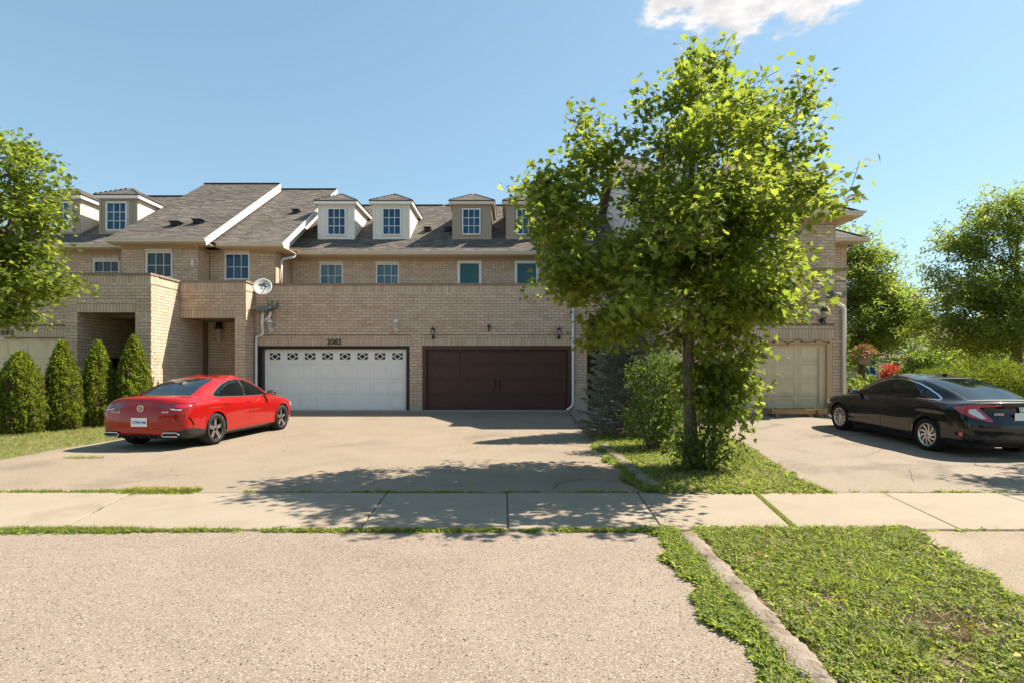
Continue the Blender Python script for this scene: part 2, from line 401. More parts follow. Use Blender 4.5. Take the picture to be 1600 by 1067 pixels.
# ------------------------------------------------------------------ ground
def smooth(a, b, x):
    t = np.clip((x - a) / (b - a), 0, 1); return t * t * (3 - 2 * t)
def gh(X, Y):
    """height of the ground"""
    X = np.asarray(X, float); Y = np.asarray(Y, float)
    l = np.interp(Y, [0, 13.5, 15.5, 16.85, 18, 60], [0, 0, .05, .11, .18, .2])
    r = np.interp(Y, [0, 9.5, 12.85, 15.8, 60], [0, 0.0, .11, .26, .28])
    t = smooth(2.4, 4.6, X)
    return l * (1 - t) + r * t
def sheet(name, m, left, right, y0, y1, dz, nx=24, ny=30, kind='structure', parent=None, jit=0.0):
    ys = np.linspace(y0, y1, ny)
    V = []
    for y in ys:
        xl = left(y) if callable(left) else left; xr = right(y) if callable(right) else right
        for i in range(nx):
            x = xl + (xr - xl) * i / (nx - 1)
            V.append((x, y, float(gh(x, y)) + dz))
    F = [(j * nx + i, j * nx + i + 1, (j + 1) * nx + i + 1, (j + 1) * nx + i) for j in range(ny - 1) for i in range(nx - 1)]
    return obj(name, V, F, m, parent, True, kind)

# terrain sheet out to the horizon, following gh near the houses
xs = np.unique(np.concatenate([np.linspace(-400, -30, 6), np.linspace(-30, 30, 61), np.linspace(30, 400, 6)]))
ys = np.unique(np.concatenate([np.linspace(-300, -10, 4), np.linspace(-10, 24, 69), np.linspace(24, 700, 8)]))
GX, GY = np.meshgrid(xs, ys)
GV = np.stack([GX, GY, gh(GX, GY) - 0.02], -1).reshape(-1, 3)
nx_, ny_ = len(xs), len(ys)
GF = np.array([(j * nx_ + i, j * nx_ + i + 1, (j + 1) * nx_ + i + 1, (j + 1) * nx_ + i) for j in range(ny_ - 1) for i in range(nx_ - 1)])
obj('ground', GV, GF, M_turf, kind='structure', smooth=True)

sheet('road', M_asph, -120, 120, -14, -3.2, 0.0, 6, 6)
sheet('driveway_apron', M_apron, -14, lambda y: 1.13 + 0.055 * y + 0.03 * math.sin(y * 9), -3.2, 5.10, 0.004, 8, 60)
sheet('side_driveway_apron', M_asph, lambda y: 2.42 + 0.275 * y + 0.03 * math.sin(y * 7), 16, -3.2, 5.10, 0.004, 8, 50)
sheet('driveway', M_asph, lambda y: -8.82 + 0.05 * math.sin(y * 1.7), 1.86, 6.73, 18.3, 0.004, 30, 60)
sheet('side_driveway', M_asphs, lambda y: float(np.interp(y, [6.7, 7.4, 8, 10.3, 12.2, 16], [3.95, 3.9, 4.1, 4.55, 4.8, 4.5])), 16, 6.73, 16.2, 0.004, 30, 50)
sheet('concrete_path', M_slab, 1.90, 4.4, 10.9, 20, 0.012, 8, 30)
sheet('planting_bed', M_soil, 1.78, lambda y: float(np.interp(y, [6.7, 7.4, 8, 10.3, 12.2, 16], [4.05, 4.05, 4.2, 4.7, 4.85, 4.6])), 6.70, 15.7, 0.016, 20, 40)
sheet('verge', M_soil, lambda y: 1.0 + 0.055 * y, lambda y: 2.5 + 0.275 * y, 1.2, 5.14, -0.006, 20, 30)
sheet('porch_slab', M_slab, -13.0, -8.85, 16.05, 19.1, 0.06, 8, 12)

# the sidewalk: a bed of soil with one object per concrete slab
walk = sheet('sidewalk', M_soil, -20, 20, 5.08, 6.76, -0.002, 40, 6)
J = [(-4.37, -4.78), (-1.48, -1.575), (-0.04, -0.06), (1.46, 1.58), (2.76, 3.06), (4.34, 4.66)]
gaps = [0.022, 0.016, 0.016, 0.016, 0.05, 0.012]
jl = [(-7.3, -7.9), (-8.8, -9.4), (-10.3, -10.9), (-11.8, -12.4), (-13.3, -13.9)]
jr = [(5.8, 6.1), (7.3, 7.6), (8.8, 9.1), (10.3, 10.6), (11.8, 12.1)]
Jall = sorted([(a, b, 0.014) for a, b in jl + jr] + [(a, b, g) for (a, b), g in zip(J, gaps)])
for (a0, b0, g0), (a1, b1, g1) in zip(Jall[:-1], Jall[1:]):
    zt = 0.014 + random.uniform(-0.003, 0.004)
    mb = MB()
    def q(e, z): return [(a0 + g0 / 2 + e, 5.15 + e, z), (a1 - g1 / 2 - e, 5.15 + e, z), (b1 - g1 / 2 - e, 6.68 - e, z), (b0 + g0 / 2 + e, 6.68 - e, z)]
    V = q(0, -0.05) + q(0, zt - 0.008) + q(0.008, zt)
    F = [(i, (i + 1) % 4, 4 + (i + 1) % 4, 4 + i) for i in range(4)] + [(4 + i, 4 + (i + 1) % 4, 8 + (i + 1) % 4, 8 + i) for i in range(4)] + [(8, 9, 10, 11)]
    obj('slab', V, F, M_slab, walk)

# kerb stones between weeds and verge, and rounded edging stones up the driveway
def kerb_run(pts, name, w, h, label_parent):
    for k, (x0, y0, x1, y1) in enumerate(pts):
        n = 15; V = []; F = []
        prof = [(-w / 2, -0.05), (-w / 2, h * .55), (-w * .36, h * .9), (-w * .12, h), (w * .15, h * .97), (w * .38, h * .8), (w / 2, h * .45), (w / 2, -0.05)]
        d = Vector((x1 - x0, y1 - y0, 0)); dl = d.normalized(); s = Vector((dl.y, -dl.x, 0))
        for i in range(n):
            t = i / (n - 1); sh = (1 - 0.22 * (abs(2 * t - 1) ** 8)) * (1 + .10 * math.sin(t * 11 + k * 3.7) + .07 * math.sin(t * 23 + k))
            c = Vector((x0, y0, 0)) + d * t + s * (0.012 * math.sin(t * 9 + k * 2))
            for j, (u, z) in enumerate(prof):
                jt = 0.006 * math.sin(i * 3.1 + j * 5.3 + k) + random.uniform(-.005, .005)
                p = c + s * (u * (0.93 + 0.07 * sh) + jt); V.append((p.x, p.y, float(gh(p.x, p.y)) + z * sh + jt * .6))
        m = len(prof)
        for i in range(n - 1):
            for j in range(m - 1): F.append((i * m + j, (i + 1) * m + j, (i + 1) * m + j + 1, i * m + j + 1))
        F += [tuple(range(m)), tuple(range((n - 1) * m, n * m))[::-1]]
        obj(name, V, F, M_kerb, label_parent, True)
k1 = thing('kerb', (1.55, 3.5, 0), 'low pinkish concrete kerb running between weed strip and grassy verge', 'kerb')
yy = [1.3, 1.95, 2.62, 3.2, 3.78, 4.35, 4.98]
kx = lambda y: 1.385 + 0.05 * y
kerb_run([(kx(a) , a + .004, kx(b) , b - .004) for a, b in zip(yy[:-1], yy[1:])], 'kerb_stone', 0.185, 0.045, k1)
k2 = thing('garden_edging', (1.85, 9, 0), 'low broken concrete edging beside the planting bed and the driveway', 'kerb')
yy = [6.95, 7.25, 7.9, 8.7, 9.5, 10.2, 10.8]
kerb_run([(1.86 - 0.004 * (a - 7), a + .02, 1.86 - 0.004 * (b - 7), b - .02) for a, b in zip(yy[:-1], yy[1:])], 'edging_stone', 0.20, 0.07, k2)

# expansion joint line and cracks in the driveway (thin sunken-looking dark ribbons of soil)
def crack(pts, w, name='driveway_crack'):
    V = []; F = []
    P = []
    for a, b in zip(pts[:-1], pts[1:]):
        for i in range(8):
            t = i / 8; P.append((a[0] + (b[0] - a[0]) * t + random.uniform(-.012, .012), a[1] + (b[1] - a[1]) * t + random.uniform(-.012, .012)))
    P.append(pts[-1])
    for i, (x, y) in enumerate(P):
        q = P[min(i + 1, len(P) - 1)]; r = P[max(i - 1, 0)]
        d = Vector((q[0] - r[0], q[1] - r[1])); d.normalize(); ww = w * random.uniform(.4, 1) / 2
        V += [(x - d.y * ww, y + d.x * ww, float(gh(x, y)) + 0.009), (x + d.y * ww, y - d.x * ww, float(gh(x, y)) + 0.009)]
    F = [(2 * i, 2 * i + 1, 2 * i + 3, 2 * i + 2) for i in range(len(P) - 1)]
    return obj(name, V, F, M_soil, kind='structure')
def G(x, y): return ((x - 800) * 1.55 / (y - 578), 830 * 1.55 / (y - 578))
crack([G(862, 765), G(878, 752), G(920, 748), G(965, 752)], 0.02)
crack([G(880, 733), G(905, 733), G(940, 728)], 0.015)
crack([G(930, 738), G(960, 722)], 0.02)
for pts, w in (([(-6.9, 11.0), (-6.2, 11.6), (-5.0, 11.9), (-4.4, 12.8)], .008), ([(-2.2, 9.9), (-1.6, 10.8), (-.6, 11.2), (.1, 12.2)], .010), ([(-5.5, 7.6), (-4.2, 8.1), (-3.6, 9.0)], .007),
               ([(5.6, 7.4), (6.2, 8.3), (7.6, 8.7), (8.1, 9.3)], .012), ([(5.4, 9.3), (6.3, 9.5), (7.2, 10.3)], .010), ([(4.9, 11.5), (5.8, 11.2), (6.9, 11.9)], .010), ([(6.8, 7.1), (7.3, 7.9), (9.4, 8.0)], .010)):
    crack(pts, w)
crack([G(540, 752), G(580, 755), G(600, 770)], 0.008)
crack([(1.88, 10.9), (1.90, 14), (1.94, 17.9)], 0.035, 'driveway_joint')

# ------------------------------------------------------------------ walls of real bricks
BL, BH, JT = 0.2530, 0.0825, 0.0140
def courses(P, axis, plane, sgn, u0, u1, z0, z1, holes, soldiers=(), headers=(), za0=0.0, za1=0.0):
    """bricks on a vertical wall. axis 'x': wall runs along x at y=plane facing -y (sgn -1); axis 'y': runs along y at x=plane facing sgn*x"""
    T = 0.03; proud = 0.004
    def put(ua, ub, za, zb):
        for (h0, h1, k0, k1) in holes:
            if ua < h1 - 1e-4 and ub > h0 + 1e-4 and za < k1 - .02 and zb > k0 + .02:
                if ua < h0 - .03: put(ua, h0, za, zb)
                if ub > h1 + .03: put(h1, ub, za, zb)
                return
        if ub - ua < .02: return
        g = JT / 2; cu = (ua + ub) / 2; cz = (za + zb) / 2; j = random.uniform(-.001, .001)
        su = ub - ua - JT; sz = zb - za - JT
        if su <= 0.01 or sz <= 0.01: return
        if axis == 'x': P.add((cu, plane + sgn * (proud - T / 2 + j), cz), (su, 0, 0), (0, T, 0), (0, 0, sz))
        else: P.add((plane + sgn * (proud - T / 2 + j), cu, cz), (T, 0, 0), (0, su, 0), (0, 0, sz))
    special = list(soldiers) + list(headers)
    def row(za, zb, L, off, a, b):
        u = a + off - L
        while u < b:
            ua, ub = max(u, a), min(u + L, b)
            if ub > ua + .015: put(ua, ub, za, zb)
            u += L
    z = z0; r = 0
    CH = BH + JT - 0.001
    while z < z1 - 0.02:
        zt = min(z + CH, z1)
        segs = [(u0 + za0 * (r % 2), u1 + za1 * (r % 2))]
        for (a, b, s0, s1) in special:
            if z < s1 - .03 and zt > s0 + .03:
                ns = []
                for (p, q) in segs:
                    if a >= q or b <= p: ns.append((p, q)); continue
                    if p < a: ns.append((p, a))
                    if b < q: ns.append((b, q))
                segs = ns
        L = BL + JT; base = (r % 2) * L / 2
        for (p, q) in segs:
            off = (base - p) % L
            row(z, zt, L, off, p, q)
        z += CH; r += 1
    for (a, b, s0, s1) in soldiers:
        n = max(1, round((b - a) / (BH + JT))); w = (b - a) / n
        for i in range(n): put(a + i * w, a + (i + 1) * w, s0, s1)
    for (a, b, s0, s1) in headers:
        n = max(1, round((b - a) / 0.125)); w = (b - a) / n
        for i in range(n): put(a + i * w, a + (i + 1) * w, s0, s1)
def wall_box(mb, axis, plane, depth, u0, u1, z0, z1, holes):
    """solid backing with openings; depth goes away from the face"""
    us = sorted({u0, u1, *[min(max(h[i], u0), u1) for h in holes for i in (0, 1)]})
    for a, b in zip(us[:-1], us[1:]):
        hs = sorted([(max(h[2], z0), min(h[3], z1)) for h in holes if h[0] < (a + b) / 2 < h[1]])
        z = z0
        for (k0, k1) in hs + [(z1, z1)]:
            if k0 > z + 1e-4:
                if axis == 'x': mb.box(a, b, min(plane, plane + depth), max(plane, plane + depth), z, k0)
                else: mb.box(min(plane, plane + depth), max(plane, plane + depth), a, b, z, k0)
            z = max(z, k1)

def window(parent, x0, x1, y, z0, z1, cols=3, rows=4, glass=M_glass, frame=0.05, meet=True, sub=False, trim=M_white, mun=0.018, depth=0.07, glass2=None):
    """window in a wall facing -y. As a part it carries its own sub-parts; sub=True puts everything on the parent."""
    f = MB()
    f.box(x0, x0 + frame, y - .03, y + depth, z0, z1); f.box(x1 - frame, x1, y - .03, y + depth, z0, z1)
    f.box(x0 + frame, x1 - frame, y - .03, y + depth, z0, z0 + frame); f.box(x0 + frame, x1 - frame, y - .03, y + depth, z1 - frame, z1)
    w = f.build('window_frame' if sub else 'window', trim, parent)
    tgt = parent if sub else w
    a0, a1, b0, b1 = x0 + frame, x1 - frame, z0 + frame, z1 - frame
    if meet:
        r = MB(); zm = (b0 + b1) / 2; r.box(a0, a1, y - .015, y + .045, zm - .022, zm + .022); r.build('meeting_rail', trim, tgt)
    pw = (a1 - a0) / cols; ph = (b1 - b0) / rows
    mm = MB()
    for i in range(1, cols): mm.box(a0 + i * pw - mun / 2, a0 + i * pw + mun / 2, y + .008, y + .03, b0, b1)
    for j in range(1, rows): mm.box(a0, a1, y + .010, y + .028, b0 + j * ph - mun / 2, b0 + j * ph + mun / 2)
    if cols > 1 or rows > 1: mm.build('muntin', trim, tgt)
    g = Pieces(); g2 = Pieces()
    for i in range(cols):
        for j in range(rows):
            t = random.uniform(-.004, .004)
            (g2 if glass2 and j >= rows / 2 else g).add((a0 + (i + .5) * pw, y + .034, b0 + (j + .5) * ph), (pw, t * pw, 0), (0, .012, 0), (0, t * ph, ph))
    g.build('pane', glass, tgt)
    if glass2: g2.build('pane', glass2, tgt)
    return w

def gable_roof(house, x0, x1, yg, H, d, p=0.667, sides='', limit_piece=None, pieces=None, hipR=False, band=0.0):
    """front slope from gutter yg up to the ridge, and the slope behind"""
    L = d * math.sqrt(1 + p * p); mb = MB()
    r = MB()
    xr = x1 - d if hipR else x1
    t = (0, 0, -0.09)
    r.prism([(x0, yg - .02, H), (x1, yg - .02, H), (xr, yg + d, H + p * d), (x0, yg + d, H + p * d)], t)
    r.prism([(x0, yg + d + .001, H + p * d), (xr, yg + d + .001, H + p * d), (x1 if hipR else xr, yg + 2 * d, H), (x0, yg + 2 * d, H)], t)
    if hipR: r.prism([(x1, yg, H), (x1, yg + 2 * d, H), (xr, yg + d, H + p * d)], t)
    rf = r.build('roof', M_roofu, house)
    # ridge cap
    P = pieces
    n = Vector((0, -p, 1)).normalized(); v = Vector((0, 1, p)).normalized()
    ex = 0.143; k = int(L / ex)
    for i in range(k + 1):
        s = i * ex; yy = yg - .02 + s * v.y; zz = H + s * v.z
        xe = x1 - (yy - yg) if hipR else x1
        x = x0 - random.uniform(0, .25)
        while x < xe:
            w = random.choice((.14, .2, .24, .3, .33))
            a, b = max(x, x0), min(x + w, xe)
            if b - a > .03:
                th = random.choice((.005, .007, .011)); tilt = .045
                vv = (v + n * (-tilt)).normalized()
                ln = ex + .035
                c = Vector(((a + b) / 2, yy, zz)) + v * (ln / 2 - .02) + n * (th / 2 + ln * tilt / 2)
                P.append((rf, c, Vector((b - a - .004, 0, 0)), vv * ln, n * th))
            x += w
    for i in range(int((xr - x0) / .25)):
        c = Vector((x0 + .125 + i * .25, yg + d, H + p * d + .02))
        P.append((rf, c, Vector((.27, 0, 0)), Vector((0, .22, 0)), Vector((0.02, 0, .03))))
    if hipR:
        hv = (Vector((xr, yg + d, H + p * d)) - Vector((x1, yg, H))); nn = int(hv.length / .22)
        for i in range(nn):
            c = Vector((x1, yg, H)) + hv * ((i + .5) / nn) + Vector((0, 0, .02)); u = hv.normalized()
            P.append((rf, c, u * .24, Vector((-u.y, u.x, 0)).normalized() * .2, Vector((0, 0, .02))))
    return rf
def shingle_house(P):
    by = {}
    for rf, c, a, b, n in P: by.setdefault(rf.name, (rf, []))[1].append((c, a, b, n))
    tot = sum(len(v[1]) for v in by.values())
    for nme, (rf, L) in by.items():
        ps = Pieces()
        for q in L: ps.add(*q)
        ps.build('shingle', M_shingle, rf, int(290 * len(L) / tot))

def rake(house, x, yg, H, d, p, h=.28, w=.03, m=M_white):
    mb = MB()
    mb.prism([(x, yg - .03, H + .02), (x, yg + d, H + p * d + .02), (x, yg + d, H + p * d - h), (x, yg - .03, H - h * .75)], (w, 0, 0))
    mb.build('rake_board', m, house)
def gutter(house, x0, x1, yg, H, m=M_cream):
    mb = MB()
    mb.prism([(x0, yg - .02, H - .13), (x0, yg - .09, H - .12), (x0, yg - .10, H - .07), (x0, yg - .13, H - .03), (x0, yg - .13, H + .005), (x0, yg - .02, H + .005)], (x1 - x0, 0, 0))
    mb.build('gutter', m, house)
def soffit(house, x0, x1, yg, yw, H, m=M_soffit):
    mb = MB()
    n = max(1, int((x1 - x0) / .3))
    mb.box(x0, x1, yg - .02, yw, H - .15, H - .125)
    for i in range(n):
        a = x0 + (x1 - x0) * i / n; mb.box(a + .004, a + (x1 - x0) / n - .004, yg, yw - .01, H - .157, H - .15)
    mb.build('soffit', m, house)
def boards(parent, pts_fn, z0, z1, name='siding_board', m=M_sidew, e=.115, limit=300):
    """horizontal lap boards on a vertical plane; pts_fn(z) -> (p0, p1, outward) at height z or None"""
    z = z0; P = Pieces()
    while z < z1 - .02:
        h = min(e, z1 - z); q = pts_fn(z + h / 2)
        if q:
            p0, p1, n = map(Vector, q)
            if (p1 - p0).length > .05:
                c = (p0 + p1) / 2; c.z = z + h / 2; u = p1 - p0
                P.add(c + n * .006, u, n * .014, Vector((0, 0, h + .004)) - n * .010)
        z += e
    P.build(name, m, parent, limit)
def coping(house, x0, x1, y0, y1, z, axis='x'):
    n = max(1, round(((x1 - x0) if axis == 'x' else (y1 - y0)) / .62)); P = Pieces()
    for i in range(n):
        if axis == 'x':
            a = x0 + (x1 - x0) * i / n; b = x0 + (x1 - x0) * (i + 1) / n
            P.add(((a + b) / 2, (y0 + y1) / 2, z + .03), (b - a - .008, 0, 0), (0, y1 - y0, 0), (0, 0, .065))
        else:
            a = y0 + (y1 - y0) * i / n; b = y0 + (y1 - y0) * (i + 1) / n
            P.add(((x0 + x1) / 2, (a + b) / 2, z + .031), (x1 - x0, 0, 0), (0, b - a - .008, 0), (0, 0, .065))
    P.build('coping_stone', M_coping, house)
def stone_blocks(house, y, zt, xs, h=.30, w=.30):
    for x in xs:
        mb = MB(); mb.box(x, x + w, y - .022, y + .02, zt - h, zt); mb.build('stone_block', M_stone, house)
def header_trim(house, x0, x1, y, z, m=M_cream):
    mb = MB(); mb.box(x0 - .02, x1 + .02, y - .05, y + .02, z, z + .10); mb.build('window_head', m, house)

def dormer(house, xl, xr, yf, Hb, He, wx0, wx1, wz0, wz1, yg, H, p, face_m, side_m, style, hr=0.60, glass=M_glass):
    yb = yg + (He - H) / p                      # where the eave height meets the roof
    dm = MB()
    t = .02
    dm.prism([(xl, yf, Hb), (xr, yf, Hb), (xr, yf, He), (xl, yf, He)], (0, t, 0))
    dm.prism([(xl, yf + t, Hb), (xl, yf + t, He), (xl, yb, He)], (t, 0, 0))
    dm.prism([(xr - t, yf + t, Hb), (xr - t, yf + t, He), (xr - t, yb, He)], (t, 0, 0))
    D = dm.build('dormer', side_m, house)
    fy = lambda z: yg + (z - H) / p
    boards(D, lambda z: ((xr, yf + .05, z), (xr, fy(z), z), (1, 0, 0)), Hb + .02, He - .02, m=side_m)
    boards(D, lambda z: ((xl, yf + .05, z), (xl, fy(z), z), (-1, 0, 0)), Hb + .02, He - .02, m=side_m)
    if style == 'siding':
        for (a, b) in ((xl + .07, wx0 - .03), (wx1 + .03, xr - .07)):
            boards(D, lambda z, a=a, b=b: ((a, yf, z), (b, yf, z), (0, -1, 0)), Hb + .08, He - .02, m=face_m)
        boards(D, lambda z: ((wx0 - .03, yf, z), (wx1 + .03, yf, z), (0, -1, 0)), Hb + .08, wz0 - .03, m=face_m)
        mb = MB(); mb.box(xl - .01, xr + .01, yf - .03, yf, Hb, Hb + .08)
        mb.box(xl - .01, xl + .07, yf - .025, yf, Hb + .08, He); mb.box(xr - .07, xr + .01, yf - .025, yf, Hb + .08, He)
        mb.build('corner_trim', face_m, D)
    else:
        mb = MB()
        for (a, b, c, d_) in ((xl + .09, wx0 - .05, Hb + .10, He - .08), (wx1 + .05, xr - .09, Hb + .10, He - .08), (wx0 - .05, wx1 + .05, Hb + .10, wz0 - .04), (wx0 - .05, wx1 + .05, wz1 + .04, He - .08)):
            if b - a > .02 and d_ - c > .02: mb.box(a, b, yf - .012, yf, c, d_)
        mb.box(xl - .012, xl + .08, yf - .03, yf, Hb, He); mb.box(xr - .08, xr + .012, yf - .03, yf, Hb, He)
        mb.box(xl + .08, xr - .08, yf - .028, yf, Hb, Hb + .09); mb.box(xl + .08, xr - .08, yf - .028, yf, He - .07, He)
        for a in (xl + (wx0 - xl) * .55, wx1 + (xr - wx1) * .45): mb.box(a - .012, a + .012, yf - .02, yf - .012, Hb + .1, He - .08)
        mb.build('face_panel', face_m, D)
    window(D, wx0, wx1, yf - .045, wz0, wz1, 3, 3, glass, .045, False, True, mun=.022)
    # hip roof with fascia
    ov = .15; a, b = xl - ov, xr + ov; hw = (b - a) / 2; xc = (a + b) / 2
    ya = yf - ov; He2 = He + .03; Ha = He2 + hw * hr; yap = ya + hw
    ybk = yg + (He2 - H) / p + .03; yrk = yg + (Ha - H) / p + .03
    r = MB(); tt = (0, 0, -.03)
    r.prism([(a, ya, He2 + .12), (b, ya, He2 + .12), (xc, yap, Ha + .12)], tt)
    r.prism([(b, ya, He2 + .12), (b, ybk + .15, He2 + .12), (xc, yrk + .2, Ha + .12), (xc, yap, Ha + .12)], tt)
    r.prism([(a, ya, He2 + .12), (xc, yap, Ha + .12), (xc, yrk + .2, Ha + .12), (a, ybk + .15, He2 + .12)], tt)
    r.build('dormer_roof', M_roofu, D)
    f = MB(); f.box(a + .01, b - .01, ya + .01, ya + .035, He2 - .03, He2 + .10)
    f.box(b - .035, b - .01, ya + .035, ybk, He2 - .03, He2 + .10); f.box(a + .01, a + .035, ya + .035, ybk, He2 - .03, He2 + .10)
    f.build('fascia', M_white if style != 'siding' else M_cream, D)
    s = MB(); s.box(a + .035, b - .035, ya + .035, ybk - .05, He2 - .03, He2 - .015); s.build('eave_soffit', M_soffit, D)
    P = Pieces()
    n = Vector((0, -hr, 1)).normalized(); v = Vector((0, 1, hr)).normalized(); ex = .13
    k = int(hw * math.sqrt(1 + hr * hr) / ex)
    for i in range(k):
        y = ya + i * ex * v.y; z = He2 + .12 + i * ex * v.z; half = hw * (1 - (y - ya) / hw)
        x = xc - half
        while x < xc + half - .02:
            w = random.choice((.15, .2, .26)); e = min(x + w, xc + half)
            P.add(Vector(((x + e) / 2, y, z)) + v * .06 + n * .012, (e - x - .004, 0, 0), (v - n * .05) * .14, n * .008); x += w
    for sg in (1, -1):
        n = Vector((sg * hr, 0, 1)).normalized(); v = Vector((-sg, 0, hr)).normalized()
        for i in range(k):
            xx = xc + sg * (hw - i * ex * abs(v.x)); z = He2 + .12 + i * ex * v.z
            y0 = ya + i * ex * abs(v.x); y1 = yg + (z - .12 - H) / p + .05
            y = y0
            while y < y1:
                w = random.choice((.15, .2, .26)); e = min(y + w, y1)
                P.add(Vector((xx, (y + e) / 2, z)) + v * .06 + n * .012, (0, e - y - .004, 0), (v - n * .05) * .14, n * .008); y += w
    P.build('shingle', M_shingle, D, 40)
    return D

def roof_vent(house, x, y, z, s=1.0):
    mb = MB(); mb.box(x - .14 * s, x + .14 * s, y - .12, y + .16, z + .03, z + .15); mb.box(x - .19 * s, x + .19 * s, y - .17, y + .2, z + .15, z + .18)
    mb.box(x - .2 * s, x + .2 * s, y - .02, y + .26, z + .05, z + .075)
    mb.build('roof_vent', M_black, house)
def downspout(house, pts, r=.042, m=M_white):
    mb = MB(); mb.tube(pts, r, 8); return mb.build('downspout', m, house, True)
# ------------------------------------------------------------------ the four townhouses
def garage_frame(house, x0, x1, y, z0, z1, m, t=.10, rec=.12, out=.02):
    mb = MB(); mb.box(x0, x0 + t, y - out, y + rec, z0, z1); mb.box(x1 - t, x1, y - out, y + rec, z0, z1); mb.box(x0 + t, x1 - t, y - out, y + rec, z1 - t, z1)
    mb.build('garage_frame', m, house)
def door_slab(house, x0, x1, y, z0, z1, rows, m, name='garage_door'):
    """sectional door: one mesh of sections with real gaps"""
    mb = MB(); h = (z1 - z0) / rows
    for r in range(rows): mb.box(x0, x1, y, y + .05, z0 + r * h + .004, z0 + (r + 1) * h - .004)
    mb.box(x0, x1, y + .02, y + .06, z0, z1)
    return mb.build(name, m, house)
def raised_panel(D, x0, x1, y, z0, z1, m, name='panel', b=.03, d=.012, sunk=False):
    yy = y + (d if sunk else -d)
    V = [(x0, y - .001, z0), (x1, y - .001, z0), (x1, y - .001, z1), (x0, y - .001, z1)]
    if sunk:
        # a sticking moulding standing proud round a flat field
        mb = MB()
        for (a, c, e, f) in ((x0, x1, z0, z0 + b), (x0, x1, z1 - b, z1), (x0, x0 + b, z0 + b, z1 - b), (x1 - b, x1, z0 + b, z1 - b)): mb.box(a, c, y - d, y, e, f)
        mb.box(x0 + b + .035, x1 - b - .035, y - d * .7, y, z0 + b + .035, z1 - b - .035)
        return mb.build(name, m, D)
    V += [(x0 + b, yy, z0 + b), (x1 - b, yy, z0 + b), (x1 - b, yy, z1 - b), (x0 + b, yy, z1 - b)]
    F = [(4, 5, 6, 7)] + [(i, (i + 1) % 4, 4 + (i + 1) % 4, 4 + i) for i in range(4)]
    return obj(name, V, F, m, D)
def digits(house, txt, x, y, z, size, sp=1.0, sink=0.0):
    text_obj('house_number', txt, size, M_black, house, (x, y, z), (math.radians(90), 0, 0), .012, .003, sp)

# ---------- A : number 2080, far left
A = thing('townhouse', (-15.5, 16.6, 0.05), 'far left brick townhouse with taupe dormers and flat cream garage door, behind the clipped evergreens', 'townhouse', 'row of attached brick townhouses')
wb = MB(); BR = Pieces()
g0, g1, gt = -19.0, -13.93, 2.56
segs = [
 ('x', 16.0, -1, -13.45, -13.08, 0.0, 3.29), ('x', 16.0, -1, -11.35, -10.88, 0.0, 3.29), ('x', 16.0, -1, -13.45, -10.88, 3.29, 4.40),
 ('x', 16.6, -1, -21.0, -13.46, 0.0, 4.33)]
wall_box(wb, 'x', 16.0, .34, -13.45, -13.08, -.1, 3.29, []); wall_box(wb, 'x', 16.0, .34, -11.35, -10.88, -.1, 3.29, [])
wall_box(wb, 'x', 16.0, .34, -13.45, -10.88, 3.29, 4.40, [])
wall_box(wb, 'x', 16.6, .3, -21.0, -13.45, -.1, 4.33, [(g0, g1, -.1, gt)])
wall_box(wb, 'y', -13.08, -.3, 16.34, 18.9, -.1, 3.3, [])
wall_box(wb, 'y', -10.88, -.3, 16.34, 19.3, -.1, 4.40, [])
wall_box(wb, 'x', 18.6, .2, -13.08, -11.18, -.1, 3.3, [(-12.3, -11.4, -.1, 2.25)])
wb.box(-13.0, -11.2, 16.34, 18.6, 3.3, 3.45)                     # porch ceiling
wb.box(-21, -11.2, 16.9, 20.2, 3.2, 3.3)                        # terrace
courses(BR, 'x', 16.0, -1, -13.45, -13.08, 0, 3.29, [], soldiers=[])
courses(BR, 'x', 16.0, -1, -11.35, -10.88, 0, 3.29, [])
courses(BR, 'x', 16.0, -1, -13.45, -10.88, 3.02, 4.40, [(-13.08, -11.35, 3.0, 3.27)], soldiers=[(-13.45, -10.88, 4.14, 4.40), (-13.1, -11.33, 3.27, 3.53)], headers=[(-13.1, -11.33, 3.53, 3.62)])
courses(BR, 'x', 16.6, -1, -19.9, -13.46, 0, 4.33, [(g0, g1, -.1, gt)], soldiers=[(-19.9, -13.46, 4.07, 4.33), (-19.3, -13.46, gt, gt + .26)], headers=[(-19.3, -13.46, gt + .26, gt + .35)])
courses(BR, 'y', -10.88, 1, 16.0, 18.7, 0, 4.40, [(17.42, 18.7, 3.3, 4.5)], soldiers=[(16.0, 17.39, 4.14, 4.40)])
courses(BR, 'y', -13.08, 1, 16.0, 18.6, 0, 3.29, [])
courses(BR, 'x', 18.6, -1, -13.07, -11.19, 0, 3.29, [(-12.3, -11.4, -.1, 2.25)], soldiers=[(-12.6, -11.19, 2.25, 2.5)])
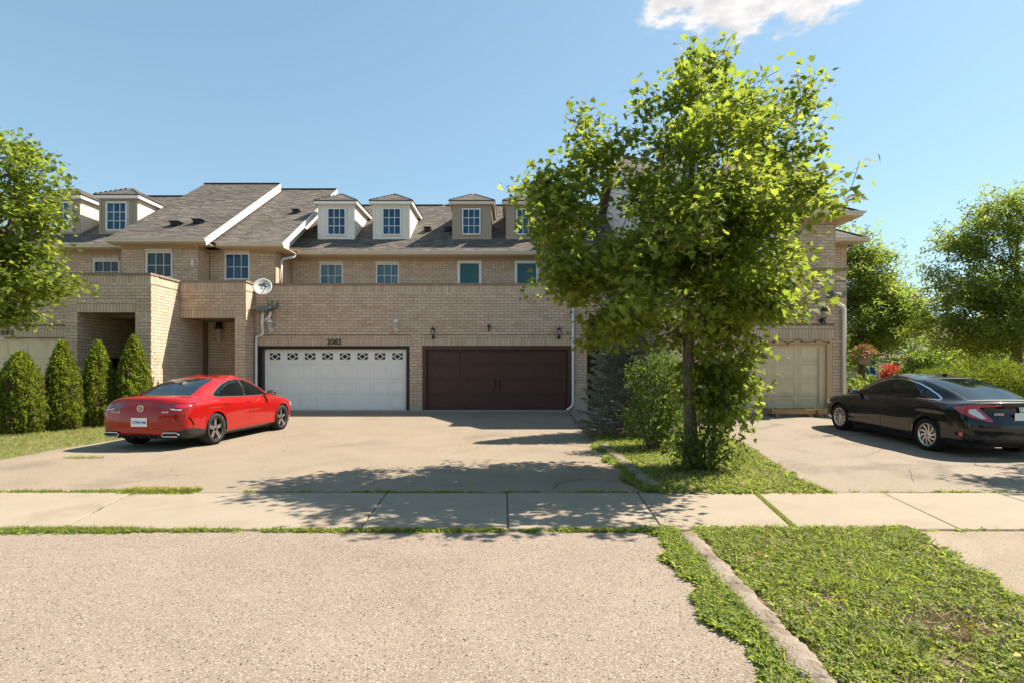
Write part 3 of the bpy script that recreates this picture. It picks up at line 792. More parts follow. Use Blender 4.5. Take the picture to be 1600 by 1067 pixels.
# upper storey
ws0 = [(-18.2, -17.15, 4.5, 5.80), (-15.92, -14.92, 4.5, 5.80)]; ws1 = [(-13.30, -12.34, 4.3, 5.93)]
wall_box(wb, 'x', 20.2, .25, -21, -14.2, 3.2, 6.1, ws0); wall_box(wb, 'x', 19.3, .25, -14.2, -11.4, 3.2, 6.1, ws1)
wall_box(wb, 'y', -14.2, .25, 19.55, 20.2, 3.2, 6.1, []); wall_box(wb, 'y', -11.4, -.25, 19.55, 20.0, 3.2, 6.1, [])
courses(BR, 'x', 20.2, -1, -20.3, -14.2, 3.9, 5.94, ws0); courses(BR, 'x', 19.3, -1, -14.2, -11.4, 3.9, 5.94, ws1)
courses(BR, 'y', -11.4, 1, 19.3, 20.0, 3.9, 5.94, [])
wA = wb.build('wall', M_mortar, A); BR.build('brick', M_brick, wA)
coping(A, -13.5, -10.85, 15.96, 16.36, 4.40); coping(A, -21, -13.5, 16.56, 16.93, 4.33); coping(A, -11.2, -10.84, 16.36, 17.36, 4.40, 'y')
mb = MB(); mb.box(-20.3, -14.2, 20.17, 20.2, 5.94, 6.09); mb.box(-14.2, -11.38, 19.27, 19.3, 5.94, 6.09); mb.box(-11.4, -11.37, 19.3, 20.0, 5.94, 6.09); mb.build('frieze_board', M_frieze, A)
for a, b, c, d in ws0: window(A, a, b, 20.22, c - .4, d - .10, 3, 4, M_glassg); header_trim(A, a, b, 20.2, d - .10); stone_blocks(A, 20.2, 5.93, (a - .36, b + .06), .32, .30)
for a, b, c, d in ws1: window(A, a, b, 19.32, c - .3, d - .10, 3, 4, M_glassg); header_trim(A, a, b, 19.3, d - .10); stone_blocks(A, 19.3, 5.93, (a - .36, b + .06), .32, .30)
mb = MB(); mb.box(-11.62, -11.55, 19.24, 19.28, 5.3, 5.55); mb.build('wall_bracket', M_white, A)
# roofs
SH = []
gable_roof(A, -20.4, -14.35, 19.7, 6.2, 5.15, pieces=SH)
gable_roof(A, -14.38, -10.88, 18.85, 6.2, 6.05, pieces=SH)
shingle_house(SH)
rake(A, -10.86, 18.85, 6.2, 6.05, .667, .33)
gutter(A, -20.4, -14.4, 19.7, 6.2); gutter(A, -14.40, -10.84, 18.85, 6.2)
soffit(A, -20.4, -14.2, 19.7, 20.2, 6.2); soffit(A, -14.38, -10.88, 18.85, 19.3, 6.2); soffit(A, -11.39, -10.88, 19.3, 19.98, 6.2)
mb = MB(); mb.prism([(-11.4, 19.3, 6.0), (-11.4, 24.9, 6.0), (-11.4, 24.9, 6.2 + .667 * 6.05 - .12), (-11.4, 18.9, 6.1)], (-.05, 0, 0)); mb.build('gable_wall', M_sidec, A)
roof_vent(A, -12.62, 19.95, 6.92); roof_vent(A, -11.90, 20.15, 7.06)
dormer(A, -18.2, -16.72, 20.57, 6.78, 8.14, -17.85, -17.08, 6.92, 8.02, 19.7, 6.2, .667, M_sidet, M_sidec, 'panel')
dormer(A, -15.96, -14.50, 20.57, 6.78, 8.14, -15.68, -14.88, 6.92, 8.02, 19.7, 6.2, .667, M_sidet, M_sidec, 'panel')
# garage, porch door
D = door_slab(A, g0 + .02, g1 - .02, 16.72, .05, gt - .02, 4, M_gcream, 'garage_door')
for i in range(8):
    for j in range(4):
        w = (g1 - g0 - .1) / 8; h = (gt - .07) / 4
        raised_panel(D, g0 + .09 + i * w, g0 + .01 + (i + 1) * w, 16.72, .10 + j * h, -.02 + (j + 1) * h, M_gcream, d=.006)
digits(A, '2080', -15.83, 16.58, 2.70, .22, 1.25)
mb = MB(); mb.box(-12.28, -11.42, 18.68, 18.74, .1, 2.25); fd = mb.build('front_door', M_door, A)
mb = MB(); mb.box(-12.3, -12.2, 18.56, 18.66, .1, 2.25); mb.box(-11.5, -11.4, 18.56, 18.66, .1, 2.25); mb.box(-12.2, -11.5, 18.56, 18.66, 2.15, 2.25); mb.build('door_frame', M_soffit, fd)
mb = MB(); mb.box(-13.05, -13.0, 17.3, 17.6, 1.5, 1.95); mb.build('mailbox', M_black, A)

# ---------- B : number 2082, white garage door
B = thing('townhouse', (-6.5, 18.0, 0.15), 'brick townhouse numbered 2082 with white double garage door and two white dormers', 'townhouse', 'row of attached brick townhouses')
wb = MB(); BR = Pieces()
hB = (-8.56, -3.48, -.1, 2.36)
XS = -12 * (BL + JT)
wall_box(wb, 'x', 18.0, .3, -8.72, XS, -.1, 4.41, [hB])
wall_box(wb, 'x', 17.4, .6, -9.08, -8.72, -.1, 3.24, []); wall_box(wb, 'x', 17.4, .34, -10.87, -8.72, 3.24, 4.41, [])
wall_box(wb, 'x', 17.74, .56, -8.9, -8.72, 3.24, 4.41, [])
wall_box(wb, 'x', 19.0, .2, -10.87, -8.72, -.1, 3.3, [])
wall_box(wb, 'y', -9.0, .15, 18.3, 19.0, -.1, 3.3, [])
wb.box(-10.87, -8.9, 17.74, 19.0, 3.24, 3.35); wb.box(-8.72, XS, 18.3, 21.4, 3.2, 3.3); wb.box(-10.87, -8.9, 19.0, 20.0, 3.24, 3.35)
courses(BR, 'x', 17.4, -1, -9.08, -8.72, 0.1, 3.24, []); courses(BR, 'y', -8.72, 1, 17.4, 18.0, .1, 4.41, [], soldiers=[(17.4, 18.0, 4.15, 4.41)])
courses(BR, 'x', 17.4, -1, -10.87, -8.72, 3.02, 4.41, [(-10.87, -9.08, 2.9, 3.24)], soldiers=[(-10.87, -8.72, 4.15, 4.41), (-10.87, -9.06, 3.24, 3.50)], headers=[(-10.87, -9.06, 3.50, 3.59)])
courses(BR, 'x', 19.0, -1, -10.87, -9.0, .1, 3.24, [])
courses(BR, 'x', 18.0, -1, -8.71, XS, .16, 4.41, [hB], za1=(BL + JT) / 2, soldiers=[(-8.71, XS, 4.15, 4.41), (-8.62, -3.44, 2.36, 2.62)], headers=[(-8.62, -3.44, 2.62, 2.71)])
w2 = [(-10.82, -9.88, 4.3, 5.93)]; w3 = [(-7.75, -6.81, 4.3, 5.90), (-5.48, -4.55, 4.3, 5.90)]
wall_box(wb, 'x', 20.0, .25, -11.38, -8.9, 3.2, 6.1, w2); wall_box(wb, 'y', -8.9, -.25, 20.25, 21.4, 3.2, 6.1, []); wall_box(wb, 'x', 21.4, .25, -8.9, XS, 3.2, 6.1, w3)
courses(BR, 'x', 20.0, -1, -11.38, -8.9, 3.9, 5.94, w2); courses(BR, 'y', -8.9, 1, 20.0, 21.4, 3.9, 5.94, []); courses(BR, 'x', 21.4, -1, -8.88, XS, 3.9, 5.94, w3, za1=(BL + JT) / 2)
wB = wb.build('wall', M_mortar, B); BR.build('brick', M_brick, wB)
coping(B, -10.84, -8.68, 17.36, 17.76, 4.41); coping(B, -8.92, -8.68, 17.76, 17.96, 4.41, 'y'); coping(B, -8.9, XS, 17.96, 18.32, 4.41)
mb = MB(); mb.box(-11.38, -8.88, 19.97, 20.0, 5.94, 6.09); mb.box(-8.9, -8.87, 20.0, 21.37, 5.94, 6.09); mb.box(-8.87, XS, 21.37, 21.4, 5.94, 6.09); mb.build('frieze_board', M_frieze, B)
for a, b, c, d in w2: window(B, a, b, 20.02, c - .3, d, 3, 4); header_trim(B, a, b, 20.0, d); stone_blocks(B, 20.0, 5.935, (a - .38, b + .08), .32, .30)
for a, b, c, d in w3: window(B, a, b, 21.42, c - .3, d - .08, 3, 4, M_glass, glass2=M_glassc); header_trim(B, a, b, 21.4, d - .08); stone_blocks(B, 21.4, 5.935, (a - .38, b + .08), .30, .30)
SH = []
gable_roof(B, -11.40, -8.40, 19.5, 6.2, 5.94, pieces=SH)
gable_roof(B, -8.86, XS, 20.9, 6.2, 5.0, pieces=SH)
shingle_house(SH)
rake(B, -8.39, 19.5, 6.2, 5.94, .667, .26)
gutter(B, -10.82, -8.37, 19.5, 6.2); gutter(B, -8.40, XS, 20.9, 6.2)
soffit(B, -11.38, -8.42, 19.5, 20.0, 6.2); soffit(B, -8.88, -8.40, 20.02, 21.0, 6.2); soffit(B, -8.38, XS, 20.9, 21.4, 6.2)
mb = MB(); mb.prism([(-8.90, 19.6, 6.05), (-8.90, 25.4, 6.05), (-8.90, 25.4, 6.2 + .667 * 5.94 - .12), (-8.90, 19.6, 6.16)], (-.05, 0, 0)); gw = mb.build('gable_wall', M_sidew, B)
boards(gw, lambda z: ((-8.90, max(19.7, 19.5 + (z - 6.2) / .667 + .15), z), (-8.90, min(25.6, 20.9 + (z - 6.2) / .667 + .1), z), (1, 0, 0)), 6.25, 9.9, m=M_sidew)
dormer(B, -8.02, -6.52, 21.99, 6.93, 8.36, -7.63, -6.86, 7.10, 8.22, 20.9, 6.2, .667, M_sidew, M_sidew, 'panel')
dormer(B, -5.74, -4.24, 21.99, 6.93, 8.36, -5.36, -4.58, 7.10, 8.22, 20.9, 6.2, .667, M_sidew, M_sidew, 'panel')
roof_vent(B, -9.1, 22.4, 8.1, .8); roof_vent(B, -3.62, 22.75, 7.45, .8)
digits(B, '2082', -6.02, 17.978, 2.49, .25)
garage_frame(B, -8.56, -3.48, 18.0, .16, 2.36, M_black, .10, .13, .022)
mb = MB(); mb.box(-8.60, -8.56, 17.93, 18.0, .16, 2.38); mb.build('door_jamb', M_black, B)
dx0, dx1, dz0, dz1 = -8.42, -3.54, .20, 2.27
D = door_slab(B, dx0, dx1, 18.10, dz0, dz1, 4, M_gwhite)
rh = (dz1 - dz0) / 4; pw = (dx1 - dx0 - .12) / 8
for i in range(8):
    xa = dx0 + .06 + i * pw
    for j in range(3): raised_panel(D, xa + .05, xa + pw - .05, 18.10, dz0 + j * rh + .06, dz0 + (j + 1) * rh - .06, M_gwhite, d=.014, sunk=True)
    cx, cz = xa + pw / 2, dz0 + 3.52 * rh; w, h = .175, .105
    mb = MB(); mb.box(cx - w - .02, cx + w + .02, 18.085, 18.099, cz - h - .02, cz + h + .02); wi = mb.build('door_window', M_gwhite, D)
    mb = MB(); mb.box(cx - w, cx + w, 18.078, 18.084, cz - h, cz + h); mb.build('pane', M_black, wi)
    mb = MB(); t = .014
    for sx in (-1, 1):
        for sz in (-1, 1):
            a = Vector((cx + sx * .125, 18.066, cz)); b = Vector((cx, 18.066, cz + sz * h)); dd = (b - a).normalized(); nn = Vector((-dd.z, 0, dd.x)) * t
            mb.prism([a + nn, a - nn, b - nn, b + nn], (0, .011, 0))
        mb.box(cx + sx * (w + .125) / 2 - (w - .125) / 2 - .004, cx + sx * (w + .125) / 2 + (w - .125) / 2 + .004, 18.068, 18.077, cz - .013, cz + .013)
    mb.build('diamond_muntin', M_gwhite, wi)
mb = MB(); mb.box(-8.72, -8.56, 17.96, 18.0, .05, .34); mb.box(-3.46, XS, 17.955, 18.0, .1, .33); mb.build('foundation_block', M_conc, B)
mb = MB(); mb.box(-8.56, -3.48, 17.85, 18.3, .1, .20); mb.build('door_sill', M_conc, B)
# gray leader head with two white pipes
mb = MB(); mb.box(-8.62, -8.02, 17.62, 17.94, 3.56, 3.68); mb.box(-8.50, -8.12, 17.66, 17.94, 3.50, 3.56); mb.box(-8.04, -7.90, 17.7, 17.95, 3.62, 3.84); mb.build('leader_head', M_grey, B)
downspout(B, [(-8.34, 17.8, 3.50), (-8.37, 17.8, 3.1), (-8.37, 17.86, 2.75), (-8.62, 17.92, 2.66), (-8.63, 17.92, 2.2), (-8.63, 17.92, .2), (-8.6, 17.8, .16)], .047)
downspout(B, [(-8.12, 17.84, 3.5), (-8.12, 17.84, 3.38), (-8.2, 17.86, 3.28), (-8.34, 17.88, 3.2)], .05)
downspout(B, [(-8.45, 20.75, 6.07), (-8.48, 20.72, 5.95), (-8.78, 20.4, 5.8), (-8.83, 20.36, 5.7), (-8.83, 20.36, 4.2)], .05)
mb = MB(); mb.box(-9.1, -9.04, 18.95, 19.0, .1, 2.3); mb.build('door_frame', M_darkmetal, B)

# ---------- C : brown garage door
C_ = thing('townhouse', (-.5, 18.0, 0.15), 'brick townhouse with dark brown double garage door and two taupe dormers', 'townhouse', 'row of attached brick townhouses')
wb = MB(); BR = Pieces()
hC = (-3.03, 2.02, -.1, 2.37)
wall_box(wb, 'x', 18.0, .3, XS + .001, 2.54, -.1, 4.41, [hC]); wall_box(wb, 'y', 2.54, -.3, 18.3, 20.6, -.1, 3.3, [])
wall_box(wb, 'x', 18.0, .3, 2.54, 4.4, 3.24, 4.41, []); wall_box(wb, 'x', 20.2, .2, 2.54, 4.4, -.1, 3.3, [(2.9, 3.8, -.1, 2.3)])
wb.box(XS, 4.4, 18.3, 21.4, 3.24, 3.34)
courses(BR, 'x', 18.0, -1, XS, 2.54, .16, 4.41, [hC], za0=(BL + JT) / 2, soldiers=[(XS, 2.54, 4.15, 4.41), (-3.07, 2.06, 2.37, 2.63)], headers=[(-3.07, 2.06, 2.63, 2.72)])
courses(BR, 'x', 18.0, -1, 2.54, 4.1, 3.24, 4.41, [], soldiers=[(2.54, 4.1, 4.15, 4.41), (2.54, 4.1, 3.24, 3.5)])
courses(BR, 'x', 20.2, -1, 2.55, 4.1, .2, 3.24, [(2.9, 3.8, -.1, 2.3)])
w4 = [(-2.20, -1.22, 4.0, 5.93), (.10, 1.08, 4.0, 5.93), (2.5, 3.4, 4.3, 5.9)]
wall_box(wb, 'x', 21.4, .25, XS + .001, 4.6, 3.2, 6.1, w4)
courses(BR, 'x', 21.4, -1, XS, 4.5, 3.9, 5.94, w4, za0=(BL + JT) / 2)
wC = wb.build('wall', M_mortar, C_); BR.build('brick', M_brick, wC)
coping(C_, XS, 4.1, 17.96, 18.32, 4.41)
mb = MB(); mb.box(XS, 4.6, 21.37, 21.4, 5.94, 6.09); mb.build('frieze_board', M_frieze, C_)
for i, (a, b, c, d) in enumerate(w4):
    window(C_, a, b, 21.39, c - .3, d + .0, 1, 1, M_glasst, .11, False, mun=.0)
    stone_blocks(C_, 21.4, 5.935, (a - .42, b + .10), .30, .30)
mb = MB(); mb.tube([(-2.02, 21.36, 4.66), (-1.94, 21.33, 4.68)], .015); mb.build('door_handle', M_white, C_)
SH = []
gable_roof(C_, XS, 4.3, 20.9, 6.2, 5.0, pieces=SH)
shingle_house(SH)
gutter(C_, XS, 4.3, 20.9, 6.2); soffit(C_, XS, 4.3, 20.9, 21.4, 6.2)
dormer(C_, -2.46, -.86, 21.99, 6.93, 8.36, -2.06, -1.30, 7.12, 8.20, 20.9, 6.2, .667, M_sidet, M_sidet, 'siding')
dormer(C_, -.24, 1.36, 21.99, 6.93, 8.36, .18, .94, 7.12, 8.20, 20.9, 6.2, .667, M_sidet, M_sidet, 'siding')
roof_vent(C_, -2.75, 22.75, 7.45, .8)
garage_frame(C_, -3.03, 2.02, 18.0, .16, 2.37, M_gbrown, .13, .13, .022)
dx0, dx1, dz0, dz1 = -2.90, 1.89, .20, 2.25
D = door_slab(C_, dx0, dx1, 18.10, dz0, dz1, 4, M_gbrown)
pw = (dx1 - dx0) / 4; rh = (dz1 - dz0) / 4
for i in range(4):
    for j in range(4):
        xa, xb, za, zb = dx0 + i * pw + .08, dx0 + (i + 1) * pw - .08, dz0 + j * rh + .055, dz0 + (j + 1) * rh - .055
        mb = MB(); n = 11
        for k in range(n):
            a = xa + (xb - xa) * k / n; mb.box(a + .004, a + (xb - xa) / n - .004, 18.088, 18.099, za + .02, zb - .02)
        for (a, c, e, f) in ((xa - .02, xb + .02, za - .02, za), (xa - .02, xb + .02, zb, zb + .02), (xa - .02, xa, za, zb), (xb, xb + .02, za, zb)): mb.box(a, c, 18.080, 18.0995, e, f)
        mb.build('panel', M_gbrown, D)
for sx in (-.07, .07):
    mb = MB(); mb.tube([(-.5 + sx, 18.095, 1.18), (-.5 + sx, 18.03, 1.15), (-.5 + sx, 18.03, 1.02), (-.5 + sx, 18.095, .99)], .014, 6)
    mb.box(-.5 + sx - .02, -.5 + sx + .02, 18.08, 18.097, 1.15, 1.24); mb.box(-.5 + sx - .02, -.5 + sx + .02, 18.08, 18.097, .93, 1.0); mb.build('door_handle', M_black, D)
mb = MB(); mb.box(XS, -3.03, 17.955, 18.0, .1, .33); mb.box(2.02, 2.56, 17.95, 18.0, .1, .68); mb.build('foundation_block', M_conc, C_)
mb = MB(); mb.box(-3.03, 2.02, 17.85, 18.3, .1, .20); mb.build('door_sill', M_conc, C_)
mb = MB(); mb.box(2.9, 3.8, 20.28, 20.33, .15, 2.3); mb.build('front_door', M_door, C_)
downspout(C_, [(2.06, 17.93, 4.0), (2.06, 17.93, .48), (2.03, 17.9, .36), (1.92, 17.86, .26), (1.84, 17.84, .22)], .045)
mb = MB(); mb.box(-.83, -.73, 17.9, 17.985, 2.98, 3.06); mb.box(-.80, -.76, 17.92, 17.985, 2.85, 2.98); mb.build('junction_box', M_darkmetal, C_)

# ---------- D : taller end house behind the maple
D4 = thing('townhouse', (7, 15.8, 0.25), 'taller end townhouse with cream garage door, mostly hidden behind the big maple', 'townhouse', 'row of attached brick townhouses')
wb = MB(); BR = Pieces()
YL = 15.8
hD = (4.35, 9.53, -.1, 2.47)
wall_box(wb, 'x', YL, .3, 4.1, 9.93, -.1, 4.50, [hD]); wall_box(wb, 'y', 9.93, -.3, YL + .3, 19.2, -.1, 4.50, []); wall_box(wb, 'y', 4.1, .3, YL + .3, 21.3, -.1, 4.50, [])
courses(BR, 'x', YL, -1, 4.1, 9.93, .25, 4.50, [hD], soldiers=[(4.1, 9.93, 4.20, 4.50), (4.30, 9.58, 2.47, 2.76)], headers=[(4.3, 9.58, 2.76, 2.86)])
courses(BR, 'y', 9.93, 1, YL, 19.2, .25, 4.50, [], soldiers=[(YL, 18, 4.20, 4.50)])
w5 = [(5.0, 6.0, 4.9, 6.0), (7.0, 8.0, 4.9, 6.0)]
wall_box(wb, 'x', YL + .5, .25, 4.4, 9.93, 4.50, 6.15, w5); wall_box(wb, 'y', 9.93, -.25, YL + .75, 19.2, 4.50, 6.15, []); wall_box(wb, 'y', 4.4, .25, YL + .75, 22.9, 3.2, 6.15, [])
courses(BR, 'x', YL + .5, -1, 4.4, 9.93, 4.56, 6.0, w5); courses(BR, 'y', 9.93, 1, YL + .5, 19.2, 4.56, 6.0, [])
wall_box(wb, 'x', 19.2, .25, 9.68, 12.1, -.1, 6.1, []); wall_box(wb, 'y', 12.1, -.25, 19.45, 26, -.1, 6.1, [])
courses(BR, 'x', 19.2, -1, 9.94, 12.1, .25, 6.0, []); courses(BR, 'y', 12.1, 1, 19.2, 22, .25, 6.0, [])
wD = wb.build('wall', M_mortar, D4); BR.build('brick', M_brick, wD)
mb = MB(); mb.box(4.05, 9.99, YL - .06, YL + .5, 4.50, 4.575); mb.box(9.93, 9.99, YL + .5, 19.2, 4.50, 4.575); mb.build('stone_band', M_coping, D4)
mb = MB(); mb.box(4.4, 9.96, YL + .47, YL + .5, 6.0, 6.15); mb.box(9.93, 9.96, YL + .5, 19.2, 6.0, 6.15); mb.box(9.96, 12.13, 19.17, 19.2, 5.95, 6.1); mb.build('frieze_board', M_frieze, D4)
for a, b, c, d in w5: window(D4, a, b, YL + .52, c, d, 3, 4)
SH = []
gable_roof(D4, 4.06, 10.45, YL + .1, 6.27, 6.35, .69, pieces=SH, hipR=True)
gable_roof(D4, 9.5, 12.55, 18.75, 6.2, 2.6, .667, pieces=SH, hipR=True)
shingle_house(SH)
gutter(D4, 4.06, 10.45, YL + .1, 6.27); gutter(D4, 10.0, 12.55, 18.75, 6.2)
mb = MB(); H_ = 6.27
mb.prism([(10.43, YL + .08, H_ - .13), (10.50, YL + .08, H_ - .12), (10.51, YL + .08, H_ - .07), (10.57, YL + .02, H_ - .02), (10.57, YL + .0, H_ + .005), (10.43, YL + .02, H_ + .005)], (0, 12.4, 0)); mb.build('gutter', M_cream, D4)
soffit(D4, 4.06, 10.43, YL + .1, YL + .5, 6.27)
mb = MB(); mb.box(9.96, 10.43, YL + .5, 22, 6.12, 6.145); mb.box(10.0, 12.5, 18.75, 19.2, 6.05, 6.075); mb.build('soffit', M_soffit, D4)
rake(D4, 4.03, YL + .1, 6.27, 6.35, .69, .30)
mb = MB(); mb.prism([(4.4, YL + .2, 6.15), (4.4, 28.5, 6.15), (4.4, 22.25, 10.5)], (.05, 0, 0)); gw = mb.build('gable_wall', M_sidew, D4)
boards(gw, lambda z: ((4.4, YL + .1 + (z - 6.1) / .69, z), (4.4, 28.4 - (z - 6.1) / .69, z), (-1, 0, 0)), 6.2, 10.3, m=M_sidew)
dormer(D4, 5.1, 6.6, 17.2, 7.0, 8.4, 5.45, 6.22, 7.15, 8.28, YL + .1, 6.27, .69, M_sidew, M_sidew, 'panel')
dormer(D4, 7.4, 8.9, 17.2, 7.0, 8.4, 7.75, 8.52, 7.15, 8.28, YL + .1, 6.27, .69, M_sidew, M_sidew, 'panel')
M_gtrim = mat('tan_wood_trim', (0.50, 0.34, 0.18), 0.7, col2=(0.58, 0.42, 0.25), nscale=4, stretch=(8, 8, 1))
garage_frame(D4, 4.35, 9.53, YL, .22, 2.47, M_gtrim, .15, .15, .0)
dx0, dx1, dz0, dz1 = 4.50, 9.38, .24, 2.34
D = door_slab(D4, dx0, dx1, YL + .10, dz0, dz1, 4, M_gcream)
pw = (dx1 - dx0 - .12) / 6; rh = (dz1 - dz0) / 4
for i in range(6):
    for j in range(4): raised_panel(D, dx0 + .06 + i * pw + .055, dx0 + .06 + (i + 1) * pw - .055, YL + .10, dz0 + j * rh + .055, dz0 + (j + 1) * rh - .055, M_gcream, d=.016, sunk=True)
mb = MB(); mb.box(9.16, 9.19, YL + .02, YL + .09, .5, 2.2); mb.build('door_track', M_cream, D)
mb = MB(); mb.box(4.35, 9.53, YL - .1, YL + .3, .15, .245); mb.build('door_sill', M_conc, D4)
mb = MB(); mb.box(9.42, 9.80, YL - .24, YL - .02, 3.70, 3.84); mb.box(9.38, 9.42, YL - .2, YL - .02, 3.64, 3.88); mb.build('leader_head', M_grey, D4)
dp = downspout(D4, [(9.58, YL - .11, 3.70), (9.58, YL - .11, 3.58), (9.66, YL - .10, 3.48), (9.78, YL - .09, 3.42), (9.83, YL - .08, 3.32), (9.83, YL - .08, .42)], .055)
mb = MB(); mb.box(9.80, 9.86, YL - .145, YL - .13, .48, .54); mb.box(9.80, 9.86, YL - .145, YL - .13, .60, .66); mb.build('slot', M_black, dp)
# string of lights sagging under the lintel (a thing of its own)
sl = MB(); pts = []
for i in range(60):
    t = i / 59; x = 6.0 + 3.4 * t; pts.append((x, YL - .035, 2.44 - .06 * abs(math.sin(t * 17)) - .02 * math.sin(t * 41)))
sl.tube(pts, .008, 5)
SL = thing('string_lights', (7.7, YL - .03, 2.4), 'thin dark string of small bulbs drooping along the top of the cream garage door', 'string lights')
sl.build('cord', M_darkmetal, SL)
for i in range(3, 60, 7):
    mb = MB(); x, y, z = pts[i]; mb.lathe([(0, -.06), (.018, -.045), (.022, -.02), (.01, 0), (0, .005)], 6, (x, y, z)); mb.build('bulb', M_darkmetal, SL)

# ---------- the other side of the street, behind the camera: what windows and car paint reflect
def street_house(x0, x1, ze, zr, label):
    t = thing('house', ((x0 + x1) / 2, -34, 0), label, 'house')
    mb = MB(); mb.box(x0, x1, -44, -34, -.1, ze); mb.build('wall', M_brick, t)
    ym, o, d = -39, .4, 4.5
    V = [(x0 - o, -44.4, ze), (x1 + o, -44.4, ze), (x1 + o, -33.6, ze), (x0 - o, -33.6, ze), (x0 + d, ym, zr), (x1 - d, ym, zr)]
    obj('roof', V, [(0, 1, 5, 4), (1, 2, 5), (2, 3, 4, 5), (3, 0, 4), (3, 2, 1, 0)], M_shingle, t)
    for i in range(4):
        xc = x0 + (x1 - x0) * (i + .5) / 4
        for zz in (1.0, 4.0):
            mb = MB(); mb.box(xc - .6, xc + .6, -33.99, -33.93, zz, zz + 1.4); f = mb.build('window', M_white, t)
            mb = MB(); mb.box(xc - .52, xc + .52, -33.925, -33.91, zz + .08, zz + 1.32); mb.build('pane', M_glass, f)
street_house(-34, -20, 6.2, 9.6, 'brick house across the street, facing the far left townhouse')
street_house(-16, -3, 6.2, 9.6, 'brick house across the street, facing the white garage door')
street_house(2, 15, 6.2, 9.6, 'brick house across the street, facing the maple')
street_house(19, 33, 6.2, 9.6, 'brick house across the street, facing the black car')

# ---------- distant roofs seen above and beside
def far_house(x0, x1, y0, y1, ze, zr, label, wallm=M_sidet, porch=False):
    t = thing('house', ((x0 + x1) / 2, y0, .2), label, 'house')
    mb = MB(); mb.box(x0, x1, y0, y1, -.1, ze); w = mb.build('wall', wallm, t)
    r = MB(); ym = (y0 + y1) / 2; o = .4
    d = (y1 - y0) / 2 + o
    V = [(x0 - o, y0 - o, ze), (x1 + o, y0 - o, ze), (x1 + o, y1 + o, ze), (x0 - o, y1 + o, ze), (x0 + d * .8, ym, zr), (x1 - d * .8, ym, zr)]
    obj('roof', V, [(0, 1, 5, 4), (1, 2, 5), (2, 3, 4, 5), (3, 0, 4), (3, 2, 1, 0)], M_shingle, t)
    n = max(2, int((x1 - x0) / 3))
    for i in range(n):
        for zz in ([1.1, 3.7] if ze > 4.5 else [1.1]):
            xc = x0 + (x1 - x0) * (i + .5) / n
            fr = MB(); fr.box(xc - .6, xc + .6, y0 - .05, y0 - .001, zz, zz + 1.4); f = fr.build('window', M_white, t)
            g = MB(); g.box(xc - .52, xc - .03, y0 - .07, y0 - .051, zz + .08, zz + 1.32); g.build('pane', M_glass, f)
            g = MB(); g.box(xc + .03, xc + .52, y0 - .07, y0 - .051, zz + .08, zz + 1.32); g.build('pane', M_glass, f)
    return t
def P3(px, py, Y): return ((px - 800) * Y / 830, Y, 1.55 - (py - 578) * Y / 830)
far_house(-32.5, -24.5, 34, 44, 7.0, 13.3, 'dark roofed house whose ridge peeps up behind the two leftmost dormers')
fh = far_house(29.0, 34.0, 45, 55, 2.6, 4.2, 'low beige house far behind the red flowering shrubs', M_sidet)
mb = MB(); mb.box(31.0, 32.0, 44.9, 44.99, .2, 2.2); mb.build('front_door', M_sidec, fh)
far_house(52, 84, 72, 84, 5.4, 9.3, 'wide brown roofed house far off above the juniper hedge', M_sidec)
# ------------------------------------------------------------------ foliage generators
def leaf_maple():
    a = []
    prof = [(0, 0), (.10, .02), (.42, -.06), (.30, .13), (.50, .30), (.27, .36), (.30, .56), (.14, .52), (0, .95)]
    L = prof + [(-x, y) for x, y in prof[-2:0:-1]]
    V = [(0, .28, .0)] + [(x, y, .06 * abs(x) / .5 - .12 * max(0, y - .4)) for x, y in L]
    n = len(L)
    return np.array(V, float) - np.array([0, 0.0, 0]), [(0, 1 + i, 1 + (i + 1) % n) for i in range(n)]
def leaf_simple():
    V = [(0, 0, 0), (.22, .35, .05), (0, 1, -.10), (-.22, .35, .05), (0, .4, -.03)]
    return np.array(V, float), [(0, 1, 4), (1, 2, 4), (2, 3, 4), (3, 0, 4)]
def leaf_tuft():                               # three crossed slim leaves: distant foliage
    V = []; F = []
    for k in range(3):
        a = k * 2.1; c, s = math.cos(a), math.sin(a)
        for (x, y, z) in [(0, 0, 0), (.28, .45, .06), (0, 1, -.08), (-.28, .45, .06)]:
            V.append((x * .6 * c - y * s, x * .6 * s + y * c, z + .04 * k))
        F += [(4 * k, 4 * k + 1, 4 * k + 2), (4 * k, 4 * k + 2, 4 * k + 3)]
    return np.array(V, float), F
